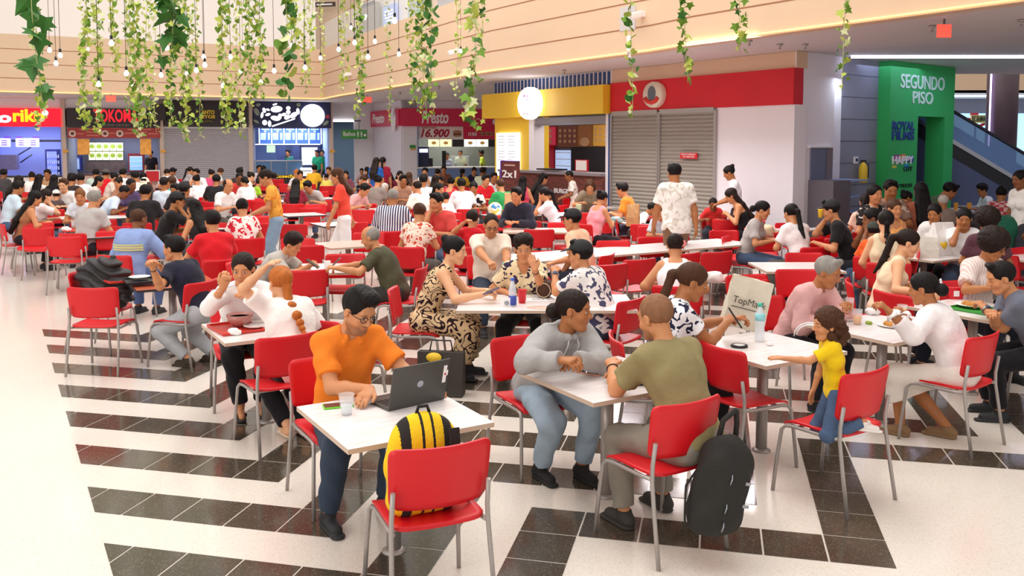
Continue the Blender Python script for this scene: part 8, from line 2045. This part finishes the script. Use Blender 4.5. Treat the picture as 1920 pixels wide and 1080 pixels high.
for k, line in enumerate(VN.strip().split('\n')):
    f = line.split(','); x0, x1, yb, D, sz, dens = [float(v) for v in f[:6]]; kind = f[6]; mx = [int(v) for v in f[7].split()]; wd = float(f[8]); lab = f[9]
    rnd = random.Random(k * 7 + 3); pb = GD(x1, yb, D); pt = GD(x0, -20, D); pt = Vector((pt.x, pt.y, max(pt.z, 5.2))); top = Vector((pt.x, pt.y, ZT))
    bm = B(); pts = []; n = max(6, int((top.z - pb.z) / .18)); vis = GD(x0, 0, D).z
    for i in range(n + 1):
        t = i / n; z = top.z + (pb.z - top.z) * t; a = min(1, max(0, (vis + .3 - z) / max(vis + .3 - pb.z, .1)))
        pts.append(Vector((pt.x + (pb.x - pt.x) * a + .02 * math.sin(z * 3.1 + k), pt.y + .02 * math.cos(z * 2.3 + k), z)))
    tube(bm, pts, .0035, 5, mi=3)
    m = int(2.3 * dens * min(top.z - pb.z, vis - pb.z + .9)); zt = min(ZT, vis + .9); w = [4] * (mx[0] // 2) + [0] * mx[0] + [1] * mx[1] + [2] * mx[2]
    if 'big dark ivy' in lab and 'middle' in lab: zt = vis + .2
    for i in range(m):
        z = pb.z + (zt - pb.z) * (i + rnd.random()) / m; j = min(n - 1, max(0, int((top.z - z) / (top.z - pb.z) * n))); c = pts[j].lerp(pts[j + 1], .5); c.z = z
        s_ = sz * 1.28 * rnd.uniform(.65, 1.2) * (1 if z > pb.z + .15 else .75); q = wd * math.sqrt(rnd.random()) * .8; a = rnd.uniform(0, 6.283)
        cc = c + Vector((math.cos(a) * q, math.sin(a) * q, 0)); leaf(bm, cc, s_, kind, rnd, rnd.choice(w))
        if sz > .08: tube(bm, [c, (c + cc) / 2 + Vector((0, 0, .03)), cc], .0016, 4, mi=3)
    o = obj('hanging_vine', bm, [LM[0], LM[1], LM[2], LM[3], LM[4]]); tag(o, lab, 'plant', 'vines hanging over the food court')
BL = """93,94,13 113,104,12.5 105,119,12.5 209,81,10.5 237,138,11.5 246,158,14 185,158,11.5 302,141,13 313,90,11.5 350,138,16 382,107,12.5 384,122,12 368,132,13 418,161,13.5 432,107,13 451,134,15 489,154,14 514,133,12.5 547,85,17 572,127,12.5 601,109,15 635,93,13.5 665,80,12.5 690,107,12 703,78,13.5 740,39,10.5 748,102,14 658,52,18 864,96,17 350,62,18 165,92,19 455,90,19"""
bulb = None; BM_ = emis('bulb_glow', (1.0, .93, .82), 9); order = sorted([tuple(float(v) for v in t.split(',')) for t in BL.split()])
ORD = 'first second third fourth fifth sixth seventh eighth ninth tenth eleventh twelfth thirteenth fourteenth fifteenth sixteenth seventeenth eighteenth nineteenth twentieth'.split() + ['twenty-' + w for w in 'first second third fourth fifth sixth seventh eighth ninth'.split()] + ['thirtieth', 'thirty-first', 'thirty-second', 'thirty-third']
for i, (x, y, D) in enumerate(order):
    p = GD(x, y, D)
    if bulb is None:
        bulb = empty('pendant_bulb'); bm = B(); lathe(bm, [(0, -.036), (.018, -.032), (.030, -.018), (.034, 0), (.028, .018), (.016, .034), (.013, .045)], 16); bmesh.ops.scale(bm, vec=(.88, .88, .88), verts=bm.verts); obj('bulb', bm, BM_, bulb)
        bm = B(); lathe(bm, [(.016, .042), (.017, .085), (.006, .10)], 12); obj('socket', bm, M_black, bulb); o = bulb
    else: o = copy_tree(bulb)
    o.location = p; bm = B(); tube(bm, [(0, 0, .09), (0, 0, ZT - p.z)], .0035, 5); obj('cord', bm, mat('cord_brown', srgb('#6b4a38')), o)
    tag(o, 'glowing bulb on a long cord, %s from the left' % ORD[i] if i < len(ORD) else 'glowing bulb', 'light bulb', 'pendant bulbs among the vines')
bm = B()
for D in range(8, 20): tube(bm, [(-14, D + .0, ZT), (8, D + .0, ZT)], .01, 5)
for x in range(-14, 9, 2): tube(bm, [(x, 8, ZT), (x, 19, ZT)], .012, 5)
struct('trim_hanging_grid', bm, M_greyline)
